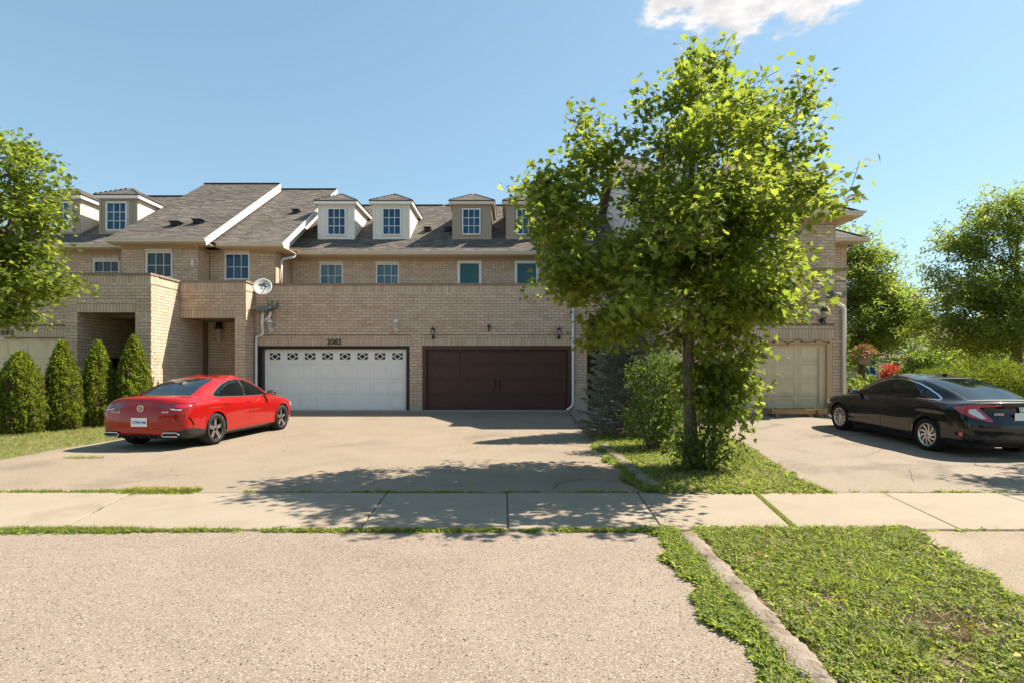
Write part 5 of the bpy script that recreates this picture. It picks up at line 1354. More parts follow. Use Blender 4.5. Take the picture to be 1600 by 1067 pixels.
near_e = lambda n: np.concatenate([jp((-8.2, 5.105), (1.45, 5.105), n, .018, .9), jp((-4.9, 5.10), (-3.6, 5.11), n // 4, .035, 1.2), jp((3.6, 5.12), (8, 5.12), n // 10, .010, .4)])
far_e = lambda n: np.concatenate([jp((-9.5, 6.72), (-4.0, 6.72), n, .022, .9), jp((-4.9, 6.74), (-4.0, 6.74), n, .05, 1.3), jp((-3.4, 6.71), (1.6, 6.71), n // 3, .012, .5), jp((3.9, 6.72), (9, 6.72), n // 6, .014, .45)])
diag = lambda n: np.concatenate([jp((2.76, 5.15), (3.06, 6.7), n, .010, 1.1), jp((-4.37, 5.15), (-4.78, 6.7), n // 6, .006, .2)])
cover('joint_weeds', 'line of grass and weeds in the sidewalk joint nearest the camera', 'weeds', [('weeds', near_e(6500), W, .018, .048, .6, M_weed), ('grass_blades', near_e(6000), BLD, .025, .070, .7, M_grass)])
cover('joint_weeds', 'grass and small yellow weeds along the far edge of the sidewalk', 'weeds', [('weeds', far_e(4200), W, .02, .05, .6, M_weed), ('grass_blades', far_e(5000), BLD, .03, .08, .7, M_grass), ('small_flowers', jp((-4.9, 6.74), (-4.0, 6.74), 260, .05, 1.3) + np.array([0, 0, .04]), CLV, .015, .022, .4, M_yellow)])
cover('joint_weeds', 'thin line of grass in the slanting joint between two sidewalk slabs near the verge', 'weeds', [('grass_blades', diag(2600), BLD, .02, .05, .7, M_grass), ('weeds', diag(1800), W, .015, .03, .6, M_weed)])
dp_ = ground_pts(1200, -7.9, -7.2, 9.2, 9.6, lambda X, Y: ((X + 7.55) / .35) ** 2 + ((Y - 9.35) / .12) ** 2 < 1)
cover('grass_tuft', 'small lone grass tuft in the driveway behind the red car', 'grass', [('grass_blades', dp_, BLD, .02, .06, .7, M_grass)])

ap = lambda X, Y: X < 1.0 + .055 * Y
db = ground_pts(170, -5.5, 1.2, 2.4, 5.0, ap) + np.array([0, 0, .006])
dd2 = ground_pts(140, -8, 1.7, 6.9, 16) + np.array([0, 0, .006])
M_debris = mat('dry_debris', (0.09, 0.06, 0.04), .9, island=[(0.07, 0.045, 0.03), (0.14, 0.09, 0.05), (0.05, 0.04, 0.03), (0.22, 0.15, 0.08)])
cover('leaf_litter', 'tiny dry leaf crumbs and twigs scattered over the apron and driveway', 'litter', [('crumbs', db, leaf_simple(), .006, .020, 3.5, M_debris), ('crumbs', dd2, leaf_simple(), .012, .035, 3.5, M_debris)])
# ------------------------------------------------------------------ cars
M_redp = mat('red_car_paint', (0.30, 0.005, 0.004), 0.45, spec=0.08, coat=1.0, ior=1.5)
M_blkp = mat('black_car_paint', (0.004, 0.0045, 0.006), 0.4, spec=0.08, coat=1.0, ior=1.5)
M_cglass = mat('car_glass', (0.006, 0.010, 0.012), 0.02, spec=0.9, ior=1.6, alpha=(0.42, (0.45, 0.55, 0.50)))
M_rglass = mat('rear_car_glass', (0.006, 0.012, 0.016), 0.02, spec=1.0, ior=1.7, alpha=(0.10, (0.35, 0.45, 0.45)))
M_tyre = mat('tyre_rubber', (0.016, 0.0145, 0.013), 0.85, bump=0.2, bscale=90)
M_rim = mat('silver_alloy', (0.72, 0.70, 0.67), 0.28, metal=0.9)
M_rimd = mat('dark_alloy', (0.05, 0.05, 0.052), 0.4, metal=0.6)
M_disc = mat('brake_metal', (0.07, 0.068, 0.065), 0.5, metal=0.8)
M_plast = mat('black_plastic', (0.018, 0.018, 0.019), 0.55)
M_chrome = mat('chrome', (0.85, 0.84, 0.82), 0.12, metal=1.0)
M_tail = mat('tail_light_red', (0.45, 0.006, 0.008), 0.08, spec=0.8, coat=1.0)
M_taild = mat('tail_light_smoked', (0.13, 0.004, 0.006), 0.06, spec=0.8, coat=1.0)
M_clear = mat('clear_lens', (0.66, 0.66, 0.66), 0.15, spec=0.8, coat=1.0)
M_amber = mat('amber_lens', (0.75, 0.16, 0.02), 0.2, coat=1.0)
M_plate = mat('plate_white', (0.74, 0.77, 0.80), 0.4)
M_blue = mat('plate_blue', (0.03, 0.07, 0.38), 0.5)
M_seat = mat('dark_seat', (0.03, 0.03, 0.032), 0.8)

def hermite_dense(P, counts, pad0, pad1):
    """P (n,m,3): chordal cubic along axis 0. pad0/pad1: ghost rows"""
    Q = np.concatenate([pad0[None], P, pad1[None]], 0)
    h = np.linalg.norm(np.diff(Q, axis=0), axis=2); h = np.maximum(h, 1e-4)[..., None]
    out = []; par = []
    n = P.shape[0]
    def tan(i):                                  # tangent at Q[i] (dP/ds)
        a, b = h[i - 1], h[i]
        return ((Q[i] - Q[i - 1]) / a * b + (Q[i + 1] - Q[i]) / b * a) / (a + b)
    for i in range(n - 1):
        q = i + 1; p0, p1 = Q[q], Q[q + 1]; t0, t1 = tan(q) * h[q], tan(q + 1) * h[q]
        for k in range(counts[i] + (1 if i == n - 2 else 0)):
            t = k / counts[i]; t2, t3 = t * t, t * t * t
            out.append((2 * t3 - 3 * t2 + 1) * p0 + (t3 - 2 * t2 + t) * t0 + (-2 * t3 + 3 * t2) * p1 + (t3 - t2) * t1); par.append(i + t)
    return np.array(out), np.array(par)
def poly_sd(px, pz, poly):
    """signed distance (negative inside) to a polygon"""
    poly = np.array(poly, float); n = len(poly); d = np.full(px.shape, 1e9); inside = np.zeros(px.shape, bool)
    for i in range(n):
        a = poly[i]; b = poly[(i + 1) % n]; e = b - a
        t = np.clip(((px - a[0]) * e[0] + (pz - a[1]) * e[1]) / (e @ e), 0, 1)
        d = np.minimum(d, np.hypot(px - a[0] - t * e[0], pz - a[1] - t * e[1]))
        c = ((a[1] > pz) != (b[1] > pz)) & (px < (b[0] - a[0]) * (pz - a[1]) / (b[1] - a[1] + 1e-12) + a[0]); inside ^= c
    return np.where(inside, -d, d)

def build_car(root, cage, spec, paint):
    C = np.array(cage, float)                    # levels x 13 x 3
    res = spec.get('res', .0115)
    nL, nC = C.shape[:2]
    U = C.transpose(1, 0, 2)                     # columns first
    mir = np.array([-1, 1, 1.0])
    lu = [max(2, int(np.linalg.norm(U[i + 1] - U[i], axis=1)[:7].max() / res)) for i in range(nC - 1)]
    D, up = hermite_dense(U, lu, U[1] * mir, U[-2] * mir)       # Nu x nL x 3
    V_ = D.transpose(1, 0, 2)
    lv = [max(2, int(np.percentile(np.linalg.norm(V_[i + 1] - V_[i], axis=1), 60) / res)) for i in range(nL - 1)]
    G_, vp = hermite_dense(V_, lv, 2 * V_[0] - V_[1], V_[-2] * mir)   # Nv x Nu x 3
    Nv, Nu = G_.shape[:2]
    G_[:, 0, 0] = 0; G_[:, -1, 0] = 0
    # round wheel openings: snap the nearest vertices on to the circle
    for (yc, zc, Ra) in spec['arch']:
        dy, dz = G_[..., 1] - yc, G_[..., 2] - zc; r = np.hypot(dy, dz)
        k = (np.abs(r - Ra) < res * .75) & (G_[..., 0] > .5) & (vp[:, None] < 5.6)
        f = np.where(k, Ra / np.maximum(r, 1e-6), 1)
        G_[..., 1] = yc + dy * f; G_[..., 2] = zc + dz * f
        lip = (np.abs(r - Ra) < .05) & (G_[..., 0] > .5) & (vp[:, None] < 5.6)       # flared lip
        G_[..., 0] += np.where(lip, .010 * np.clip(1 - (r - Ra) / .05, 0, 1), 0)
    # slide vertices on to the outlines of lamps and windows so that their edges are clean
    for (space, poly, cond) in spec.get('snap', []):
        a_ = (G_[..., 0] + G_[..., 1] - spec['yr']) if space == 's' else G_[..., 1]
        ok_ = cond(G_[..., 0], G_[..., 1], G_[..., 2], *np.meshgrid(up, vp)); z_ = G_[..., 2]
        d_ = np.full(a_.shape, 9.); ii = np.where(ok_); d_[ii] = poly_sd(a_[ii], z_[ii], poly)
        jj = np.where(ok_ & (np.abs(d_) < res * .62))
        aa, zz, dd = a_[jj], z_[jj], d_[jj]; e = 1e-4
        ga = (poly_sd(aa + e, zz, poly) - dd) / e; gz = (poly_sd(aa, zz + e, poly) - dd) / e
        Tu = np.gradient(G_, axis=1)[jj]; Tu /= np.maximum(np.linalg.norm(Tu, axis=1, keepdims=True), 1e-9)
        Tv = np.gradient(G_, axis=0)[jj]; Tv /= np.maximum(np.linalg.norm(Tv, axis=1, keepdims=True), 1e-9)
        fa_ = lambda T: (T[:, 0] + T[:, 1]) if space == 's' else T[:, 1]
        A11, A12, A21, A22 = fa_(Tu), fa_(Tv), Tu[:, 2], Tv[:, 2]
        det = A11 * A22 - A12 * A21; det = np.where(np.abs(det) < .15, np.sign(det + 1e-9) * .15, det)
        ta, tz = -dd * ga, -dd * gz
        p = (ta * A22 - tz * A12) / det; q = (A11 * tz - A21 * ta) / det
        p = np.clip(p, -res, res); q = np.clip(q, -res, res)
        G_[jj] += Tu * p[:, None] + Tv * q[:, None]
    G_[:, 0, 0] = 0; G_[:, -1, 0] = 0
    # normals of the grid
    du = np.gradient(G_, axis=1); dv = np.gradient(G_, axis=0); N = np.cross(du, dv); N /= np.maximum(np.linalg.norm(N, axis=2, keepdims=True), 1e-9)
    if N[Nv // 4, Nu // 2, 0] < 0: N = -N
    ctr = (G_[:-1, :-1] + G_[1:, :-1] + G_[:-1, 1:] + G_[1:, 1:]) / 4
    uu = (up[:-1] + up[1:]) / 2; vv = (vp[:-1] + vp[1:]) / 2
    UU, VV = np.meshgrid(uu, vv)
    x, y, z = ctr[..., 0], ctr[..., 1], ctr[..., 2]
    s = x + (y - spec['yr'])                     # unrolled distance from the rear centre
    lab = spec['label'](x, y, z, s, UU, VV)      # array of strings
    keep = np.ones(lab.shape, bool)
    for (yc, zc, Ra) in spec['arch']: keep &= ~((np.hypot(y - yc, z - zc) < Ra) & (x > .5) & (VV < 5.6))
    idx = np.arange(Nv * Nu).reshape(Nv, Nu)
    quads = np.stack([idx[:-1, :-1], idx[:-1, 1:], idx[1:, 1:], idx[1:, :-1]], -1)
    Vr = G_.reshape(-1, 3); Nr = N.reshape(-1, 3)
    objs = {}
    for name in np.unique(lab):
        L = spec['parts'][name]
        m = L.get('mat', paint); inset = L.get('inset', 0.0)
        sel = quads[(lab == name) & keep]
        if not len(sel): continue
        for side in (1, -1):
            f = sel.reshape(-1, 4); ids, inv = np.unique(f, return_inverse=True)
            V = Vr[ids] - Nr[ids] * inset; V = V * np.array([side, 1, 1]); F = inv.reshape(-1, 4)
            if side == -1: F = F[:, ::-1]
            if L.get('both', False):
                if side == 1: hold = (V, F); continue
                V = np.concatenate([hold[0], V]); F = np.concatenate([hold[1], F + len(hold[0])])
            par = objs.get(L['parent'] + ('' if objs.get(L['parent']) else str(side))) if L.get('parent') else root
            o = obj(L.get('name', name), V, F, m, par or root, True)
            objs[name + ('' if L.get('both') else str(side))] = o
    # shut lines: fine dark ribbons lying on the skin
    S3 = G_[2:-2, 2:-2]; NS = N[2:-2, 2:-2]; q_ = UU[2:-1, 2:-1][:S3.shape[0], :S3.shape[1]]; vq = VV[2:-1, 2:-1][:S3.shape[0], :S3.shape[1]]
    S3 = S3[:q_.shape[0], :q_.shape[1]]; NS = NS[:q_.shape[0], :q_.shape[1]]
    for space, line in spec.get('lines', []):
        pts = []
        for a, b in zip(line[:-1], line[1:]):
            n_ = max(2, int(math.dist(a, b) / .02)); pts += [(a[0] + (b[0] - a[0]) * i / n_, a[1] + (b[1] - a[1]) * i / n_) for i in range(n_)]
        pts.append(line[-1])
        if space == 's': c_ = (q_ < 3.2); A_ = (S3[..., 0] + S3[..., 1] - spec['yr'])[c_]
        else: c_ = (q_ > 2.2) & (q_ < 9.9) & (vq < 7.1); A_ = S3[..., 1][c_]
        Z_ = S3[..., 2][c_]; PX = S3[c_]; PN = NS[c_]; R = []
        for (a, z1) in pts:
            d2 = (A_ - a) ** 2 + (Z_ - z1) ** 2; k4 = np.argpartition(d2, 4)[:4]; w4 = 1 / (d2[k4] + 1e-6); w4 /= w4.sum()
            R.append(((PX[k4] * w4[:, None]).sum(0), (PN[k4] * w4[:, None]).sum(0)))
        for sd in (1, -1):
            Vq = []; 
            for i, (p, n1) in enumerate(R):
                t_ = R[min(i + 1, len(R) - 1)][0] - R[max(i - 1, 0)][0]; t_ /= np.linalg.norm(t_) + 1e-9; w_ = np.cross(t_, n1) * .0042
                for sg in (1, -1): Vq.append((p + n1 * .0012 + w_ * sg) * np.array([sd, 1, 1]))
            obj('panel_gap', Vq, [(2 * i, 2 * i + 1, 2 * i + 3, 2 * i + 2) for i in range(len(R) - 1)], M_black, root, True)
    # weld centre seam shading for parts built of both halves
    for o in objs.values():
        import bmesh
        if o.data and any(abs(v.co.x + BASE[o.name].x) < 1e-5 for v in o.data.vertices[:400]) or o.name.startswith(('body', 'rear', 'wind', 'hood', 'trunk', 'roof')):
            b = bmesh.new(); b.from_mesh(o.data); bmesh.ops.remove_doubles(b, verts=b.verts, dist=0.0006); b.to_mesh(o.data); b.free()
    # wheel housings, floor
    mb = MB()
    w = spec['w']
    for (yc, zc, Ra) in spec['arch']:
        for sd in (1, -1):
            n = 20; V = []; F = []
            for i in range(n + 1):
                a = math.radians(-25 + 230 * i / n); V += [(sd * (w - .035), yc + (Ra + .004) * math.cos(a), zc + (Ra + .004) * math.sin(a)), (sd * .42, yc + (Ra + .004) * math.cos(a), zc + (Ra + .004) * math.sin(a))]
            F = [(2 * i, 2 * i + 1, 2 * i + 3, 2 * i + 2) for i in range(n)]
            V += [(sd * .42, yc, zc)]; F += [(2 * i + 1, 2 * i + 3, len(V) - 1) for i in range(n)]
            mb.add(V, F)
    mb.build('wheel_housing', M_plast, root)
    mb = MB(); y0, y1 = spec['yr'] + .50, spec['yf'] - .3; ar = spec['arch']
    mb.box(-.42, .42, y0, y1, .17, .30)
    mb.box(-w + .10, w - .10, ar[0][0] + .38, ar[1][0] - .38, .17, .25); mb.box(-w + .12, w - .12, y0, ar[0][0] - .38, .22, .30); mb.box(-w + .12, w - .12, ar[1][0] + .38, y1, .19, .28)
    mb.build('underbody', M_plast, root)
    # cabin: dark tub, seats, headrests, wheel
    mb = MB(); mb.box(-.70, .70, -1.25, .95, .55, .78); mb.box(-.62, .62, .80, .97, .78, .90); mb.box(-.60, .60, -1.75, -1.28, .78, .985)
    for sx in (-.37, .37):
        mb.prism([(sx - .24, -.55, .60), (sx - .24, -.42, .60), (sx - .21, -.62, 1.13), (sx - .21, -.70, 1.11)], (.45, 0, 0)); mb.box(sx - .24, sx + .24, -.5, 0, .70, .80)
        mb.box(sx - .13, sx + .13, -.76, -.68, 1.13, 1.27)
        mb.box(sx - .12, sx + .12, -1.42, -1.35, 1.0, 1.12)
    mb.prism([(-.60, -1.40, .70), (-.60, -1.25, .70), (-.58, -1.33, 1.02), (-.58, -1.40, 1.02)], (1.19, 0, 0))
    mb.build('seats', M_seat, root)
    return objs

def wheel(root, x, y, z, R, rr, style, side, w=.215):
    mb = MB(); h = w / 2
    mb.lathe([(rr - .005, -h * .92), (rr + .012, -h), (R * .80 + rr * .2, -h * 1.06), (R - .035, -h * 1.02), (R - .012, -h * .88), (R, -h * .62), (R, h * .62), (R - .012, h * .88), (R - .035, h * 1.02), (R * .80 + rr * .2, h * 1.06), (rr + .012, h), (rr - .005, h * .92), (rr - .005, -h * .92)], 48, (x, y, z), 'x')
    W_ = mb.build('wheel', M_tyre, root, True)
    mb = MB(); o = side * h
    mb.lathe([(rr - .004, o * .96), (rr - .012, o * 1.0), (rr - .022, o * .97), (rr - .030, o * .7), (rr - .034, -o * .8)], 40, (x, y, z), 'x'); mb.build('rim', M_rimd if style == 'star' else M_rim, W_, True)
    mb = MB(); mb.lathe([(0, o * .30), (rr * .70, o * .30), (rr * .70, o * .18), (0, o * .18)], 32, (x, y, z), 'x'); mb.build('brake_disc', M_disc, W_, True)
    mb = MB(); mb.lathe([(0, o * .1), (rr - .04, o * .1)], 32, (x, y, z), 'x'); mb.build('brake_shield', M_plast, W_)
    sp = MB(); xo = x + o * .78; tx = -side * .030
    def P(r, a): return (xo, y + r * math.cos(a), z + r * math.sin(a))
    R1 = rr - .012
    if style == 'star':
        fr = MB(); dk = MB()
        for k in range(5):
            a = math.pi / 2 + k * 2 * math.pi / 5
            for sg in (1, -1):
                a1 = a + sg * .30
                q = [P(.050, a + sg * .62), P(.056, a + sg * .22), P(R1, a + sg * .045), P(R1, a + sg * .125)]
                fr.prism(q, (tx, 0, 0))
                dk.prism([P(.05, a + sg * .62), P(R1, a + sg * .125), P(R1, a + sg * .17), P(.06, a + sg * .78)], (tx * .6, 0, 0))
        dk.build('spoke_side', M_rimd, W_); fr.build('spokes', M_rim, W_)
    else:
        for k in range(10):
            a = k * 2 * math.pi / 10; tw = .34 * side
            pts = []; n = 5
            wa = lambda r: (.012 + .010 * (r / R1)) / max(r, .03)
            for i in range(n + 1):
                r = .045 + (R1 - .045) * i / n; t = i / n; pts.append((r, a + tw * t * t * 1.2))
            for i in range(n):
                r0, a0 = pts[i]; r1, a1 = pts[i + 1]
                sp.prism([P(r0, a0 - wa(r0)), P(r1, a1 - wa(r1)), P(r1, a1 + wa(r1) * (1 if k % 2 else .8)), P(r0, a0 + wa(r0))], (tx, 0, 0))
        sp.build('spokes', M_rim, W_)
    mb = MB(); mb.lathe([(0, o * .84), (.028, o * .83), (.032, o * .78), (.055, o * .74), (.060, o * .5)], 20, (x, y, z), 'x'); mb.build('hub_cap', M_rim if style != 'star' else M_rimd, W_, True)
    return W_
def blob(mb, c, r, n=3.0, seg=16, rings=10, flat=None):
    V = []; F = []
    def se(t, e): return math.copysign(abs(t) ** e, t)
    for i in range(rings + 1):
        ph = -math.pi / 2 + math.pi * i / rings
        for j in range(seg):
            th = 2 * math.pi * j / seg; e = 2 / n
            V.append((c[0] + r[0] * se(math.cos(ph), e) * se(math.cos(th), e), c[1] + r[1] * se(math.cos(ph), e) * se(math.sin(th), e), c[2] + r[2] * se(math.sin(ph), e)))
    for i in range(rings):
        for j in range(seg): F.append((i * seg + j, i * seg + (j + 1) % seg, (i + 1) * seg + (j + 1) % seg, (i + 1) * seg + j))
    mb.add(V, F)

def lower(w, yr, yf, z, ra, fa, zr=None, zf=None, corner=.93, cr=.15, xs=1.0):
    """one level of the lower body: 13 columns from rear centre round the side to the front centre"""
    zr = z if zr is None else zr; zf = z if zf is None else zf
    m = lambda t: z + 0 * t
    return [(0, yr, zr), (.55 * w, yr + .025, zr), (corner * w, yr + cr, (zr * 2 + z) / 3), (w * .995, yr + .46, (zr + 2 * z) / 3), (w, ra, z), (w, -.62, z), (w, 0, z), (w, .62, z), (w, fa, (z * 3 + zf) / 4),
            (w * .975, yf - .50, (z + zf) / 2), (w * .83, yf - .17, (z + 3 * zf) / 4), (.48 * w, yf - .035, zf), (0, yf, zf)]

def gap_lines(y, z, s, VV, UU, lines, wd=.0085):
    g = np.zeros(y.shape, bool)
    for pl in lines:
        for (a, b) in zip(pl[:-1], pl[1:]):
            e = np.array(b) - np.array(a); t = np.clip(((y - a[0]) * e[0] + (z - a[1]) * e[1]) / (e @ e), 0, 1)
            g |= np.hypot(y - a[0] - t * e[0], z - a[1] - t * e[1]) < wd
    return g

# ---------- red coupe-like sedan
ra, fa = -1.365, 1.365
cage = [
 lower(.800, -2.20, 2.12, .185, ra, fa, zr=.235),
 lower(.884, -2.29, 2.22, .25, ra, fa, zr=.30),
 lower(.905, -2.335, 2.27, .42, ra, fa, zr=.44),
 lower(.913, -2.335, 2.275, .60, ra, fa, zr=.62),
 lower(.912, -2.315, 2.25, .745, ra, fa, zr=.76, zf=.68),
 [(0, -2.285, .875), (.50, -2.255, .872), (.83, -2.12, .865), (.895, -1.84, .862), (.908, ra, .862), (.892, -.62, .850), (.880, 0, .845), (.880, .62, .838), (.892, fa, .815), (.865, 1.78, .765), (.73, 2.06, .725), (.42, 2.19, .735), (0, 2.225, .745)],
 [(0, -2.265, .975), (.47, -2.225, .968), (.765, -2.07, .945), (.835, -1.80, .928), (.862, ra, .925), (.850, -.62, .915), (.845, 0, .905), (.842, .62, .895), (.830, 1.25, .872), (.780, 1.70, .825), (.65, 1.97, .785), (.37, 2.10, .790), (0, 2.135, .80)],
 [(0, -1.82, 1.035), (.42, -1.80, 1.030), (.640, -1.70, 1.018), (.735, -1.46, .995), (.775, -1.15, .985), (.795, -.60, .965), (.798, -.05, .955), (.795, .45, .945), (.775, .90, .935), (.735, 1.06, .935), (.62, 1.17, .945), (.36, 1.25, .958), (0, 1.28, .965)],
 [(0, -1.31, 1.235), (.37, -1.30, 1.230), (.560, -1.22, 1.212), (.640, -1.05, 1.195), (.680, -.86, 1.200), (.706, -.50, 1.210), (.712, -.05, 1.210), (.705, .30, 1.195), (.680, .53, 1.170), (.645, .63, 1.165), (.54, .72, 1.180), (.31, .78, 1.195), (0, .80, 1.20)],
 [(0, -.80, 1.385), (.32, -.79, 1.378), (.470, -.74, 1.362), (.525, -.66, 1.352), (.555, -.55, 1.352), (.580, -.35, 1.362), (.588, -.05, 1.366), (.580, .10, 1.358), (.560, .20, 1.345), (.530, .27, 1.342), (.44, .33, 1.352), (.26, .38, 1.366), (0, .40, 1.372)],
 [(0, -.62, 1.418), (.002, -.58, 1.42), (.003, -.52, 1.424), (.003, -.46, 1.426), (.003, -.38, 1.429), (.003, -.27, 1.433), (.003, -.05, 1.436), (.003, .03, 1.434), (.003, .09, 1.431), (.003, .13, 1.428), (.003, .17, 1.425), (.002, .21, 1.421), (0, .24, 1.418)],
]
TLR = [(.36, .835), (.40, .895), (.70, .915), (1.0, .915), (1.27, .895), (1.18, .855), (1.0, .80), (.82, .775), (.62, .785)]
TLR2 = [(.68, .845), (.74, .885), (1.02, .895), (1.16, .885), (.98, .82), (.86, .81)]
DIFF = [(-.1, .31), (.72, .31), (.76, .37), (.95, .42), (1.15, .43), (1.6, .345), (1.6, 0), (-.1, 0)]
DLO = [(.80, .972), (.52, 1.125), (.25, 1.245), (.02, 1.315), (-.25, 1.330), (-.52, 1.305), (-.78, 1.245), (-1.00, 1.155), (-1.20, 1.045), (-1.22, 1.015), (-1.10, 1.000), (-.6, .985), (0, .972)]
def label_red(x, y, z, s, UU, VV):
    L = np.full(x.shape, 'body', dtype='U16')
    side = (UU > 2.4) & (UU < 9.9)
    sidebody = side & (VV < 7.0)
    L[(VV < 6.9) & (UU > 9) & (y > 1.1) & (VV > 5.9)] = 'hood'; L[(VV >= 5.9) & (VV < 7.05) & (y > 1.30) & (UU > 7.6)] = 'hood'
    fd = sidebody & (y > -.12) & (y < .98 - .0 * z) & (z > .285); L[fd] = 'front_door'
    rd = sidebody & (y <= -.12) & (y > -1.06) & (z > .285) & (np.hypot(y - ra, z - .335) > .385); L[rd] = 'rear_door'
    L[(UU < 2.0) & (VV > 5.6) & (VV < 7.05) & (x < .70)] = 'trunk_lid'; L[(x < .64) & (y < -2.1) & (z > .64) & (VV <= 5.6)] = 'trunk_lid'
    g = sidebody & gap_lines(y, z, s, VV, UU, [[(-.10, .30), (-.13, .96)], [(.98, .30), (.99, .70), (.95, .93)], [(-.93, .30), (-.94, .56)], [(-1.00, .66), (-1.08, .96)]], .0075)
    g |= (UU < 2.6) & (y < -1.9) & gap_lines(s, z, s, VV, UU, [[(.74, .93), (.74, 1.05)]], .007)
    d = poly_sd(y, z, DLO); gl = side & (VV > 6.6) & (VV < 9.2)
    L[gl & (d < .022)] = 'trim'
    L[gl & (d < 0)] = 'side_window'
    L[gl & (d < 0) & (y > -.16 - .10 * (z - 1)) & (y < -.085 - .10 * (z - 1))] = 'pillar'
    L[gl & (d < 0) & (y > -.16 - .10 * (z - 1))] = np.where((L == 'pillar')[gl & (d < 0) & (y > -.16 - .10 * (z - 1))], 'pillar', 'front_window')
    rg = (VV > 7.14) & (VV < 8.86) & (UU < 1.66); L[rg] = 'rear_window'
    L[(VV > 7.09) & (VV < 8.91) & (UU < 1.70) & ~rg] = 'rear_seal'
    ws = (VV > 7.12) & (VV < 8.93) & (UU > 10.05); L[ws] = 'windshield'
    tl = poly_sd(s, z, TLR)
    ok = (UU < 3.6) & (y < -1.7); L[ok & (tl < 0)] = 'tail_light'
    t2 = poly_sd(s, z, TLR2); L[ok & (t2 < 0)] = 'lamp_lens'
    t3 = poly_sd(s, z, [(.60, .795), (.60, .812), (.78, .795), (.86, .800), (.86, .785), (.76, .778)]); L[ok & (t3 < 0)] = 'reverse_light'
    L[(UU < 3.3) & (y < -1.55) & (poly_sd(s, z, DIFF) < 0)] = 'diffuser'
    v = poly_sd(s, z, [(.98, .665), (1.06, .63), (1.15, .52), (1.17, .455), (1.13, .47), (1.08, .55)]); L[ok & (v < 0)] = 'vent'
    L[(UU > 9.7) & (z < .62) & (z > .22) & (VV < 4) & (y > 1.9)] = 'grille'
    L[(UU > 9.0) & (UU < 10.9) & (z > .62) & (z < .73) & (y > 1.85)] = 'headlight'
    L[side & (VV < .8) & (y > -1.05) & (y < 1.05)] = 'sill'
    return L
parts = {'body': dict(both=True), 'hood': dict(both=True), 'front_door': dict(name='door'), 'rear_door': dict(name='door'), 'trunk_lid': dict(both=True),
         'gap': dict(name='panel_gap', mat=M_plast, inset=.010, both=True), 'trim': dict(name='window_trim', mat=M_plast, inset=.001), 'pillar': dict(name='door_pillar', mat=M_black, inset=.002),
         'side_window': dict(name='rear_side_window', mat=M_cglass, inset=.006), 'front_window': dict(name='front_side_window', mat=M_cglass, inset=.006),
         'rear_window': dict(mat=M_rglass, inset=.003, both=True), 'rear_seal': dict(name='window_seal', mat=M_black, inset=.002, both=True), 'windshield': dict(mat=M_cglass, inset=.004, both=True),
         'tail_light': dict(mat=M_taild, inset=.002), 'lamp_lens': dict(mat=M_tail, inset=-.001), 'reverse_light': dict(mat=M_clear, inset=-.003),
         'diffuser': dict(name='rear_diffuser', mat=M_plast, both=True), 'vent': dict(name='bumper_vent', mat=M_black, inset=.015), 'grille': dict(mat=M_black, both=True), 'headlight': dict(mat=M_clear), 'sill': dict(name='side_skirt', mat=M_plast)}
RC = thing('parked_car', (0, 0, 0), 'shiny red four door coupe with star badge parked beside the lawn', 'car', local=True)
rearc = lambda x, y, z, U, V: (U < 3.6) & (y < -1.7)
sidec = lambda x, y, z, U, V: (U > 2.4) & (U < 9.9) & (V > 6.5) & (V < 9.3)
spec = dict(arch=[(ra, .335, .362), (fa, .335, .362)], yr=-2.31, yf=2.27, w=.90, label=label_red, parts=parts,
            snap=[('s', TLR, rearc), ('s', TLR2, rearc), ('s', DIFF, lambda x, y, z, U, V: (U < 3.3) & (y < -1.55)), ('y', DLO, sidec)],
            lines=[('y', [(-.10, .30), (-.13, .96)]), ('y', [(.98, .30), (.99, .70), (.95, .92)]), ('y', [(-.93, .30), (-.94, .56)]), ('y', [(-1.00, .68), (-1.08, .97)]), ('s', [(.74, .92), (.745, .99)])])
build_car(RC, cage, spec, M_redp)
for yy_ in (ra, fa):
    for sd in (1, -1): wheel(RC, sd * .795, yy_, .335, .335, .240, 'star', sd, .225)
def plate(root, y, z, w, h, txt, tilt=8):
    mb = MB(); mb.box(-w / 2, w / 2, y, y + .012, z - h / 2, z + h / 2); P_ = mb.build('license_plate', M_plate, root)
    mb = MB()
    for (a, b, c, d) in ((-w / 2 - .008, w / 2 + .008, z - h / 2 - .008, z - h / 2), (-w / 2 - .008, w / 2 + .008, z + h / 2, z + h / 2 + .008), (-w / 2 - .008, -w / 2, z - h / 2, z + h / 2), (w / 2, w / 2 + .008, z - h / 2, z + h / 2)): mb.box(a, b, y - .004, y + .012, c, d)
    mb.build('plate_frame', M_chrome, P_)
    text_obj('lettering', txt, .072, M_blue, P_, (0, y - .002, z - .005), (math.radians(90), 0, 0), .003, .0015, .92)
    return P_
def ctext(root, name, txt, size, m, x, y, z, rz=0, rx=90, depth=.006, bold=.001, sp=1.1):
    return text_obj(name, txt, size, m, root, (x, y, z), (math.radians(rx), 0, rz), depth, bold, sp)
plate(RC, -2.352, .555, .305, .150, 'CTPA\u00b7346')
mb = MB(); mb.lathe([(.052, -.006), (.060, -.012), (.068, -.006), (.060, 0), (.052, -.006)], 28, (0, -2.315, .815), 'y'); em = mb.build('star_badge', M_chrome, RC, True)
mb = MB()
for k in range(3):
    a = math.pi / 2 + k * 2 * math.pi / 3; c, s_ = math.cos(a), math.sin(a)
    mb.prism([(.056 * c, -2.325, .815 + .056 * s_), (-.012 * s_, -2.325, .815 + .012 * c), (-.008 * c, -2.325, .815 - .008 * s_), (.012 * s_, -2.325, .815 - .012 * c)], (0, .008, 0))
mb.build('star', M_chrome, em)
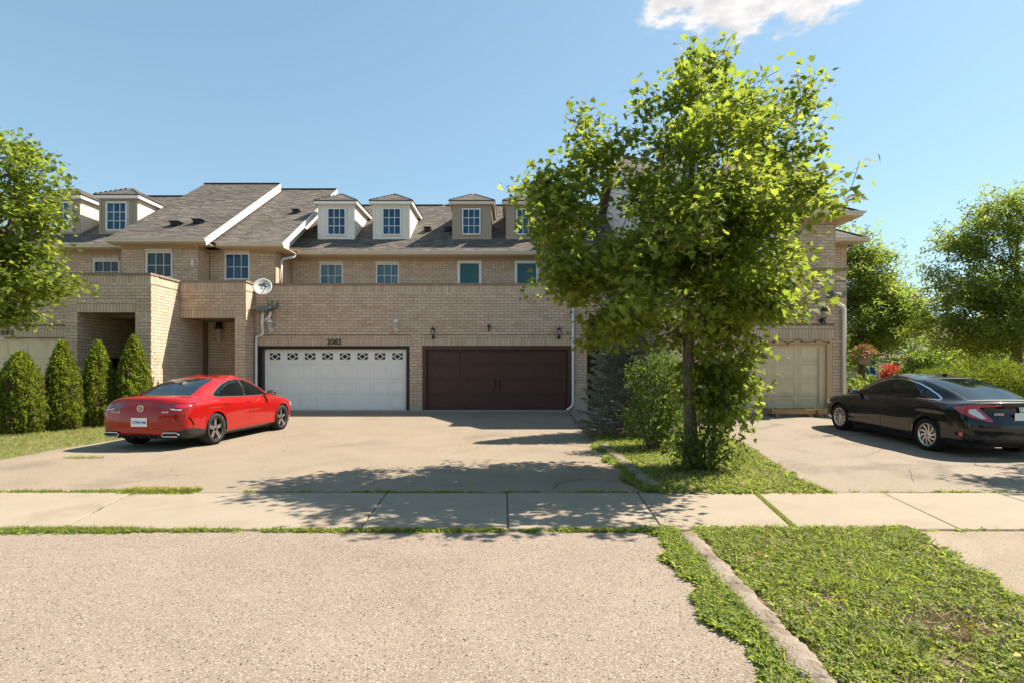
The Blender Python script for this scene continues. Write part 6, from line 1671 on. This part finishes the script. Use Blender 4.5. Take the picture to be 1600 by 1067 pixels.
ctext(RC, 'model_lettering', 'CLA 250', .050, M_chrome, -.50, -2.312, .745, rz=math.radians(-4), depth=.02)
ctext(RC, 'model_lettering', '4MATIC', .036, M_chrome, .50, -2.312, .745, rz=math.radians(4), depth=.02)
for sd in (1, -1):
    q = [(sd * .43, -2.325, .315), (sd * .46, -2.325, .275), (sd * .72, -2.30, .275), (sd * .76, -2.285, .315), (sd * .70, -2.30, .352), (sd * .47, -2.325, .352)]
    mb = MB(); mb.tube(q + [q[0], q[1]], .010, 6, False); tip = mb.build('exhaust_trim', M_chrome, RC, True)
    mb = MB(); mb.prism([Vector(p) + Vector((0, .004, 0)) for p in q], (0, .01, 0)); mb.build('exhaust_opening', M_black, tip)
    for hy, hx, hz in ((-1.02, .888, .845), (-.17, .872, .838)):
        mb = MB(); blob(mb, (sd * (hx + .014), hy, hz), (.014, .10, .016), 3); mb.build('door_handle', M_redp if sd < 0 else M_redp, RC, True)
        mb = MB(); mb.box(sd * (hx + .026) - .003, sd * (hx + .026) + .003, hy - .085, hy + .085, hz - .013, hz - .006); mb.build('handle_trim', M_chrome, RC)
    mb = MB(); blob(mb, (sd * .985, .70, 1.005), (.105, .055, .065), 2.6); mr_ = mb.build('wing_mirror', M_black, RC, True)
    mb = MB(); mb.prism([(sd * .80, .66, .955), (sd * .80, .76, .955), (sd * .93, .74, .985), (sd * .93, .68, .985)], (0, 0, .022)); mb.build('mirror_arm', M_black, mr_)
    mb = MB(); blob(mb, (sd * .985, .648, 1.005), (.088, .004, .050), 2.8); mb.build('mirror_glass', M_chrome, mr_, True)
mb = MB()
for k in range(5): mb.box(-.36 + k * .18 - .006, -.36 + k * .18 + .006, -2.315, -2.26, .24, .31)
mb.build('diffuser_fin', M_plast, RC)
mb = MB(); mb.prism([(-.006, -.66, 1.42), (-.006, -.50, 1.43), (-.006, -.63, 1.46), (-.006, -.66, 1.46)], (.012, 0, 0)); mb.build('antenna', M_redp, RC)
yaw = math.radians(-4.0)
RC.location = (-6.98, 12.52, 0.0); RC.rotation_euler = (0, 0, yaw)

# ---------- black sedan
ra, fa = -1.35, 1.35
cage = [
 lower(.800, -2.24, 2.10, .19, ra, fa, zr=.26),
 lower(.870, -2.33, 2.20, .26, ra, fa, zr=.33),
 lower(.893, -2.375, 2.25, .42, ra, fa, zr=.46),
 lower(.903, -2.375, 2.26, .58, ra, fa, zr=.62),
 lower(.904, -2.330, 2.24, .74, ra, fa, zr=.76, zf=.66),
 [(0, -2.270, .885), (.50, -2.245, .885), (.80, -2.12, .885), (.885, -1.86, .875), (.905, ra, .868), (.888, -.62, .850), (.876, 0, .842), (.874, .62, .832), (.886, fa, .805), (.855, 1.76, .755), (.72, 2.05, .705), (.42, 2.18, .715), (0, 2.21, .725)],
 [(0, -2.285, 1.005), (.47, -2.245, 1.000), (.735, -2.10, .980), (.805, -1.86, .955), (.845, ra, .945), (.842, -.62, .925), (.838, 0, .908), (.835, .62, .892), (.822, 1.22, .862), (.770, 1.68, .810), (.64, 1.96, .765), (.37, 2.09, .770), (0, 2.125, .78)],
 [(0, -2.02, 1.035), (.42, -2.00, 1.030), (.620, -1.90, 1.018), (.700, -1.66, 1.000), (.760, -1.28, .990), (.785, -.60, .968), (.790, -.05, .952), (.788, .45, .940), (.770, .92, .925), (.730, 1.10, .925), (.62, 1.21, .935), (.36, 1.30, .948), (0, 1.33, .955)],
 [(0, -1.42, 1.235), (.38, -1.41, 1.230), (.560, -1.33, 1.212), (.630, -1.14, 1.195), (.668, -.92, 1.200), (.700, -.52, 1.205), (.708, -.05, 1.200), (.700, .32, 1.182), (.676, .57, 1.155), (.642, .68, 1.150), (.54, .77, 1.165), (.31, .84, 1.180), (0, .86, 1.185)],
 [(0, -.82, 1.375), (.34, -.81, 1.370), (.480, -.76, 1.355), (.530, -.68, 1.345), (.558, -.56, 1.346), (.582, -.36, 1.354), (.590, -.05, 1.354), (.582, .12, 1.344), (.562, .24, 1.330), (.532, .32, 1.326), (.44, .38, 1.336), (.26, .43, 1.350), (0, .45, 1.356)],
 [(0, -.62, 1.408), (.002, -.58, 1.41), (.003, -.52, 1.412), (.003, -.46, 1.414), (.003, -.38, 1.416), (.003, -.27, 1.418), (.003, -.05, 1.419), (.003, .05, 1.417), (.003, .12, 1.414), (.003, .17, 1.411), (.003, .21, 1.408), (.002, .26, 1.404), (0, .29, 1.402)],
]
TLB = [(1.30, .905), (1.02, .965), (.80, .985), (.40, .992), (.40, .965), (.66, .945), (.80, .925), (.52, .715), (.56, .690), (.92, .765), (1.10, .815)]
TLB2 = [(.98, .895), (.86, .905), (.64, .745), (.72, .745), (.90, .80), (.98, .84)]
TLB3 = [(.80, .46), (1.20, .50), (1.25, .44), (1.05, .37), (.66, .37)]
TLB4 = [(1.08, .485), (1.17, .49), (1.17, .415), (1.08, .41)]
DLOB = [(.84, .965), (.56, 1.105), (.28, 1.225), (.02, 1.295), (-.25, 1.318), (-.52, 1.305), (-.82, 1.250), (-1.10, 1.165), (-1.36, 1.055), (-1.44, 1.010), (-1.30, 1.005), (-.6, .985), (0, .968)]
def label_blk(x, y, z, s, UU, VV):
    L = np.full(x.shape, 'body', dtype='U16')
    side = (UU > 2.4) & (UU < 9.9); sidebody = side & (VV < 7.0)
    L[(VV >= 5.9) & (VV < 7.05) & (y > 1.32) & (UU > 7.6)] = 'hood'
    L[sidebody & (y > -.10) & (y < .98) & (z > .30)] = 'front_door'
    L[sidebody & (y <= -.10) & (y > -1.02) & (z > .30) & (np.hypot(y - ra, z - .325) > .375)] = 'rear_door'
    L[(UU < 2.0) & (VV > 5.6) & (VV < 7.05) & (x < .68)] = 'trunk_lid'; L[(x < .60) & (y < -2.1) & (z > .66) & (VV <= 5.6)] = 'trunk_lid'
    g = sidebody & gap_lines(y, z, s, VV, UU, [[(-.08, .32), (-.11, .96)], [(.98, .32), (1.0, .70), (.96, .92)], [(-.92, .32), (-.94, .55)], [(-1.0, .66), (-1.06, .96)]], .0075)
    g |= (UU < 2.6) & (y < -1.9) & gap_lines(s, z, s, VV, UU, [[(0, .66), (.56, .66), (.64, .74)]], .008)
    d = poly_sd(y, z, DLOB); gl = side & (VV > 6.6) & (VV < 9.2)
    L[gl & (d < .024) & (z > 1.0 + .02 * y)] = 'trim'
    L[gl & (d < .004)] = 'seal'
    ins = gl & (d < 0)
    L[ins] = 'side_window'
    p1 = (y > -.17 - .14 * (z - 1)) & (y < -.07 - .14 * (z - 1)); p2 = (y > -1.06 + .25 * (z - 1)) & (y < -1.035 + .25 * (z - 1))
    L[ins & (y > -.07 - .14 * (z - 1))] = 'front_window'; L[ins & (y < -1.06 + .25 * (z - 1))] = 'quarter_window'
    L[ins & (p1 | p2)] = 'pillar'
    rg = (VV > 7.12) & (VV < 8.95) & (UU < 1.82); L[rg] = 'rear_window'
    L[(VV > 7.05) & (VV < 9.02) & (UU < 1.88) & ~rg] = 'rear_seal'
    L[(VV > 7.12) & (VV < 8.93) & (UU > 10.05)] = 'windshield'
    ok = (UU < 3.9) & (y < -1.6)
    tl = poly_sd(s, z, TLB); L[ok & (tl < 0)] = 'tail_light'
    t2 = poly_sd(s, z, TLB2); L[ok & (t2 < 0)] = 'reverse_light'
    t3 = poly_sd(s, z, TLB3); L[ok & (t3 < 0)] = 'bumper_vent'
    t4 = poly_sd(s, z, TLB4); L[ok & (t4 < 0)] = 'reflector'
    L[(UU < 2.2) & (y < -1.8) & (z < .40) & (x < .60)] = 'diffuser'; L[(UU < 3.2) & (y < -1.7) & (z < .30)] = 'diffuser'
    L[(UU > 9.7) & (z < .60) & (z > .24) & (VV < 4) & (y > 1.9)] = 'grille'
    L[(UU > 9.0) & (UU < 11) & (z > .60) & (z < .72) & (y > 1.8)] = 'headlight'
    L[(UU > 8.2) & (z > .60) & (z < .655) & (y > 1.68) & (y < 1.82)] = 'marker'
    L[side & (VV < .9) & (y > -1.0) & (y < 1.0)] = 'sill'
    return L
parts = dict(parts)
parts.update({'trim': dict(name='window_trim', mat=M_chrome, inset=-.001), 'seal': dict(name='window_rubber', mat=M_black), 'quarter_window': dict(mat=M_cglass, inset=.005),
              'tail_light': dict(mat=M_tail, inset=.0), 'reverse_light': dict(mat=M_clear, inset=-.001), 'bumper_vent': dict(mat=M_plast, inset=.02), 'reflector': dict(mat=M_tail, inset=.006),
              'marker': dict(name='side_marker', mat=M_amber)})
BC = thing('parked_car', (0, 0, 0), 'shiny black four door sedan parked before the cream garage door', 'car', local=True)
spec = dict(arch=[(ra, .325, .352), (fa, .325, .352)], yr=-2.34, yf=2.25, w=.885, label=label_blk, parts=parts,
            snap=[('s', TLB, rearc), ('s', TLB2, rearc), ('s', TLB3, rearc), ('s', TLB4, rearc), ('y', DLOB, sidec)],
            lines=[('y', [(-.08, .32), (-.11, .96)]), ('y', [(.98, .32), (1.0, .70), (.96, .92)]), ('y', [(-.92, .32), (-.94, .55)]), ('y', [(-1.0, .68), (-1.06, .97)]), ('s', [(0.01, .66), (.56, .66), (.62, .70)])])
build_car(BC, cage, spec, M_blkp)
for yy_ in (ra, fa):
    for sd in (1, -1): wheel(BC, sd * .785, yy_, .325, .325, .222, 'swirl', sd, .215)
plate(BC, -2.345, .77, .305, .150, 'BZKP 614'[:0] or 'CPNB 583'[:0] or ' ')
mb = MB(); mb.prism([(-.050, -2.30, .945), (.050, -2.30, .945), (.042, -2.31, .868), (-.042, -2.31, .868)], (0, .014, 0)); em = mb.build('badge', M_chrome, BC)
mb = MB()
mb.prism([(-.038, -2.306, .938), (.038, -2.306, .938), (.031, -2.316, .875), (-.031, -2.316, .875)], (0, .004, 0)); mb.build('badge_field', M_black, em)
mb = MB()
for sx in (1, -1): mb.prism([(sx * .018, -2.309, .934), (sx * .029, -2.309, .934), (sx * .024, -2.319, .880), (sx * .014, -2.319, .880)], (0, .005, 0))
mb.prism([(-.018, -2.314, .912), (.018, -2.314, .912), (.017, -2.315, .901), (-.017, -2.315, .901)], (0, .005, 0)); mb.build('badge_letter', M_chrome, em)
ctext(BC, 'model_lettering', 'CIVIC', .050, M_chrome, -.40, -2.295, .825, rz=math.radians(-4), depth=.03, sp=1.3)
for sd in (1, -1):
    for hy, hx, hz in ((-1.0, .884, .855), (-.16, .870, .845)):
        mb = MB(); blob(mb, (sd * (hx + .014), hy, hz), (.014, .10, .016), 3); mb.build('door_handle', M_blkp, BC, True)
    mb = MB(); blob(mb, (sd * .975, .74, .985), (.100, .055, .065), 2.6); mr_ = mb.build('wing_mirror', M_blkp, BC, True)
    mb = MB(); mb.prism([(sd * .79, .70, .935), (sd * .79, .80, .935), (sd * .92, .78, .965), (sd * .92, .72, .965)], (0, 0, .022)); mb.build('mirror_arm', M_black, mr_)
    mb = MB(); blob(mb, (sd * .975, .688, .985), (.084, .004, .050), 2.8); mb.build('mirror_glass', M_chrome, mr_, True)
mb = MB(); mb.prism([(-.006, -.70, 1.40), (-.006, -.54, 1.41), (-.006, -.66, 1.455), (-.006, -.70, 1.455)], (.012, 0, 0)); mb.build('antenna', M_blkp, BC)
BC.location = (8.80, 11.50, .055); BC.rotation_euler = (math.radians(2.3), 0, 0)

# ------------------------------------------------------------------ lamps, dish and other small things
def wall_lantern(x, y, z, m, label, s=1.0, down=False, group=None, nm='wall_lantern'):
    """y = wall face. z = middle of the glass"""
    T = thing(nm, (x, y, z), label, 'wall lamp', group)
    yc = y - .13 * s
    mb = MB(); mb.lathe([(0, .03 * s), (.05 * s, .028 * s), (.055 * s, 0), (0, 0)], 14, (x, y - .03 * s, z + (-.13 if down else -.17) * s), 'y'); mb.build('backplate', m, T, True)
    mb = MB()
    if down: mb.tube([(x, y - .02, z - .14 * s), (x, y - .08 * s, z - .22 * s), (x + .02 * s, yc - .01, z - .22 * s), (x, yc, z - .13 * s)], .016 * s, 6)
    else: mb.tube([(x, y - .02, z - .10 * s), (x, yc, z - .16 * s), (x, yc, z - .11 * s)], .014 * s, 6)
    mb.build('arm', m, T, True)
    g = MB(); g.lathe([(.045 * s, z - .09 * s), (.065 * s, z + .09 * s)], 6, (x, yc, 0)); gl = g.build('glass', M_lglass, T)
    c = MB()
    for k in range(6):
        a = k * math.pi / 3; c.tube([(x + .047 * s * math.cos(a), yc + .047 * s * math.sin(a), z - .09 * s), (x + .068 * s * math.cos(a), yc + .068 * s * math.sin(a), z + .09 * s)], .005 * s, 4)
    c.lathe([(.0, z - .12 * s), (.03 * s, z - .115 * s), (.052 * s, z - .095 * s), (.050 * s, z - .085 * s), (0, z - .085 * s)], 12, (x, yc, 0)); c.build('cage', m, T)
    r = MB(); r.lathe([(.082 * s, z + .085 * s), (.085 * s, z + .098 * s), (.055 * s, z + .14 * s), (.022 * s, z + .165 * s), (.012 * s, z + .19 * s), (.016 * s, z + .205 * s), (0, z + .22 * s)], 12, (x, yc, 0)); r.build('cap', m, T, True)
    b = MB(); b.lathe([(0, z - .08 * s), (.016 * s, z - .07 * s), (.018 * s, z), (.008 * s, z + .04 * s), (0, z + .045 * s)], 8, (x, yc, 0)); b.build('bulb', M_clear, T, True)
    return T
GW = 'lanterns over the garage doors'
wall_lantern(-8.13, 17.985, 3.04, M_white, 'white wall lantern above the left end of the white garage door', 1.15, True, GW)
wall_lantern(-3.90, 17.985, 3.04, M_white, 'white wall lantern above the right end of the white garage door', 1.15, True, GW)
wall_lantern(-2.66, 17.985, 2.80, M_darkmetal, 'small dark lantern above the left end of the brown garage door', .95, False, GW)
wall_lantern(1.58, 17.985, 2.80, M_darkmetal, 'small dark lantern above the right end of the brown garage door, by the leaves', .95, False, GW)
wall_lantern(9.18, 15.785, 3.17, M_black, 'black lantern with curled arm above the cream garage door', 1.25, True, GW)
pl = thing('porch_lamp', (-10.4, 18.9, 2.9), 'dark lantern hanging inside the porch beside the white garage', 'porch lamp')
mb = MB(); mb.lathe([(0, 3.22), (.10, 3.20), (.11, 3.05), (.13, 2.98), (0, 2.98)], 12, (-10.38, 18.8, 0)); mb.build('hood', M_darkmetal, pl, True)
mb = MB(); mb.lathe([(.05, 2.62), (.09, 2.72), (.09, 2.98)], 8, (-10.38, 18.8, 0)); mb.build('glass', M_lglass, pl)
mb = MB()
for k in range(6):
    a = k * math.pi / 3; mb.tube([(-10.38 + .052 * math.cos(a), 18.8 + .052 * math.sin(a), 2.62), (-10.38 + .09 * math.cos(a), 18.8 + .09 * math.sin(a), 2.72), (-10.38 + .09 * math.cos(a), 18.8 + .09 * math.sin(a), 2.98)], .008, 4)
mb.lathe([(0, 2.50), (.02, 2.53), (.05, 2.62), (0, 2.62)], 8, (-10.38, 18.8, 0)); mb.build('cage', M_cream, pl)

# satellite dish with its lettering
M_dish = mat('dish_enamel', (0.58, 0.56, 0.51), 0.5, col2=(0.50, 0.48, 0.43), nscale=9)
SD = thing('satellite_dish', (-8.17, 17.55, 3.7), 'pale oval satellite dish with dark lettering on a mast beside the downspout', 'satellite dish')
c = Vector((-8.13, 17.30, 4.26)); nrm = Vector((.22, -.88, .42)).normalized(); rt = nrm.cross(Vector((0, 0, 1))).normalized() * -1; up_ = rt.cross(nrm) * -1
if up_.z < 0: up_ = -up_
if rt.x < 0: rt = -rt
V = []; F = []; R1, R2 = .285, .31; ns, nr = 36, 8
for i in range(nr + 1):
    r = i / nr
    for k in range(ns):
        a = 2 * math.pi * k / ns; p = c + rt * (R1 * r * math.cos(a)) + up_ * (R2 * r * math.sin(a)) + nrm * (.055 * r * r - .055); V.append(p)
b0 = len(V)
for k in range(ns):
    a = 2 * math.pi * k / ns; V.append(c + rt * (R1 * 1.02 * math.cos(a)) + up_ * (R2 * 1.02 * math.sin(a)) - nrm * .012)
for i in range(nr):
    for k in range(ns): k2 = (k + 1) % ns; F.append((i * ns + k, i * ns + k2, (i + 1) * ns + k2, (i + 1) * ns + k))
for k in range(ns): k2 = (k + 1) % ns; F.append((nr * ns + k, nr * ns + k2, b0 + k2, b0 + k))
rf_ = obj('reflector', V, F, M_dish, SD, True)
me = text_mesh('Bell', .17, .004, .003); me.materials.clear(); me.materials.append(M_black)
to = bpy.data.objects.new('lettering', me); COL.objects.link(to); to.parent = rf_
tp = c + up_ * .11 - rt * .05 - nrm * .040 - base_of(rf_)
to.matrix_basis = Matrix(((rt.x, up_.x, nrm.x, tp.x), (rt.y, up_.y, nrm.y, tp.y), (rt.z, up_.z, nrm.z, tp.z), (0, 0, 0, 1)))
mb = MB(); foc = c + nrm * .34 - up_ * .20 + rt * .17
mb.tube([c - up_ * .30 - nrm * .0, foc - up_ * .04], .012, 6); mb.tube([c - nrm * .05, c - nrm * .13 - up_ * .1], .03, 8)
mb.tube([c - nrm * .13 - up_ * .1, Vector((-8.13, 17.62, 3.98)), Vector((-8.13, 17.72, 3.72)), Vector((-8.1, 17.97, 3.70))], .022, 8); mb.build('mast', M_grey, SD, True)
mb = MB(); blob(mb, foc, (.045, .035, .028), 4, 12, 6); blob(mb, foc - nrm * .04, (.035, .05, .03), 3, 12, 6); mb.build('receiver', M_grey, SD, True)
# cover of a barbecue on the roof terrace
bq = thing('barbecue', (-.36, 19.6, 3.3), 'round topped grey barbecue cover peeping over the brick parapet', 'barbecue')
mb = MB(); mb.lathe([(.30, 3.34), (.33, 3.9), (.33, 4.35), (.30, 4.50), (.22, 4.60), (.10, 4.655), (0, 4.665)], 20, (-.36, 19.6, 0)); mb.build('cover', mat('grey_cover', (0.10, 0.13, 0.15), 0.7, col2=(.13, .16, .18), nscale=6, bump=.3), bq, True)
mb = MB(); mb.tube([(-.46, 19.4, 4.62), (-.36, 19.38, 4.70), (-.26, 19.4, 4.62)], .015, 6); mb.build('handle', M_plast, bq)

# timber planter / pallet before the cream garage
PT = thing('wooden_pallet', (8.1, 15.1, .24), 'pair of raw timber pallets laid in front of the cream garage door', 'pallet')
zb = float(gh(8.1, 15.2))
for (x0, x1, z0, z1, yo) in ((7.45, 8.62, zb + .08, zb + .215, 15.05), (8.66, 9.6, zb + .085, zb + .225, 15.0)):
    mb = MB(); mb.box(x0, x1, yo, yo + .045, z0, z1); mb.build('plank', M_wood, PT)
    mb = MB(); mb.box(x0, x1, yo + .5, yo + .54, z0, z1); mb.build('plank', M_wood, PT)
    for i in range(5):
        mb = MB(); a = x0 + .02 + i * (x1 - x0 - .14) / 4; mb.box(a, a + .10, yo + .046, yo + .499, z1 - .03, z1 - .008 - .004 * (i % 2)); mb.build('slat', M_wood, PT)
    mb = MB(); mb.box(x0 + .04, x0 + .14, yo + .02, yo + .5, zb + .0, z0 - .001); mb.box(x1 - .2, x1 - .08, yo + .02, yo + .5, zb + .0, z0 - .001); mb.build('block', M_wood, PT)
mb = MB(); mb.box(7.36, 7.449, 15.03, 15.6, zb + .09, zb + .225); mb.build('end_board', M_wood, PT)
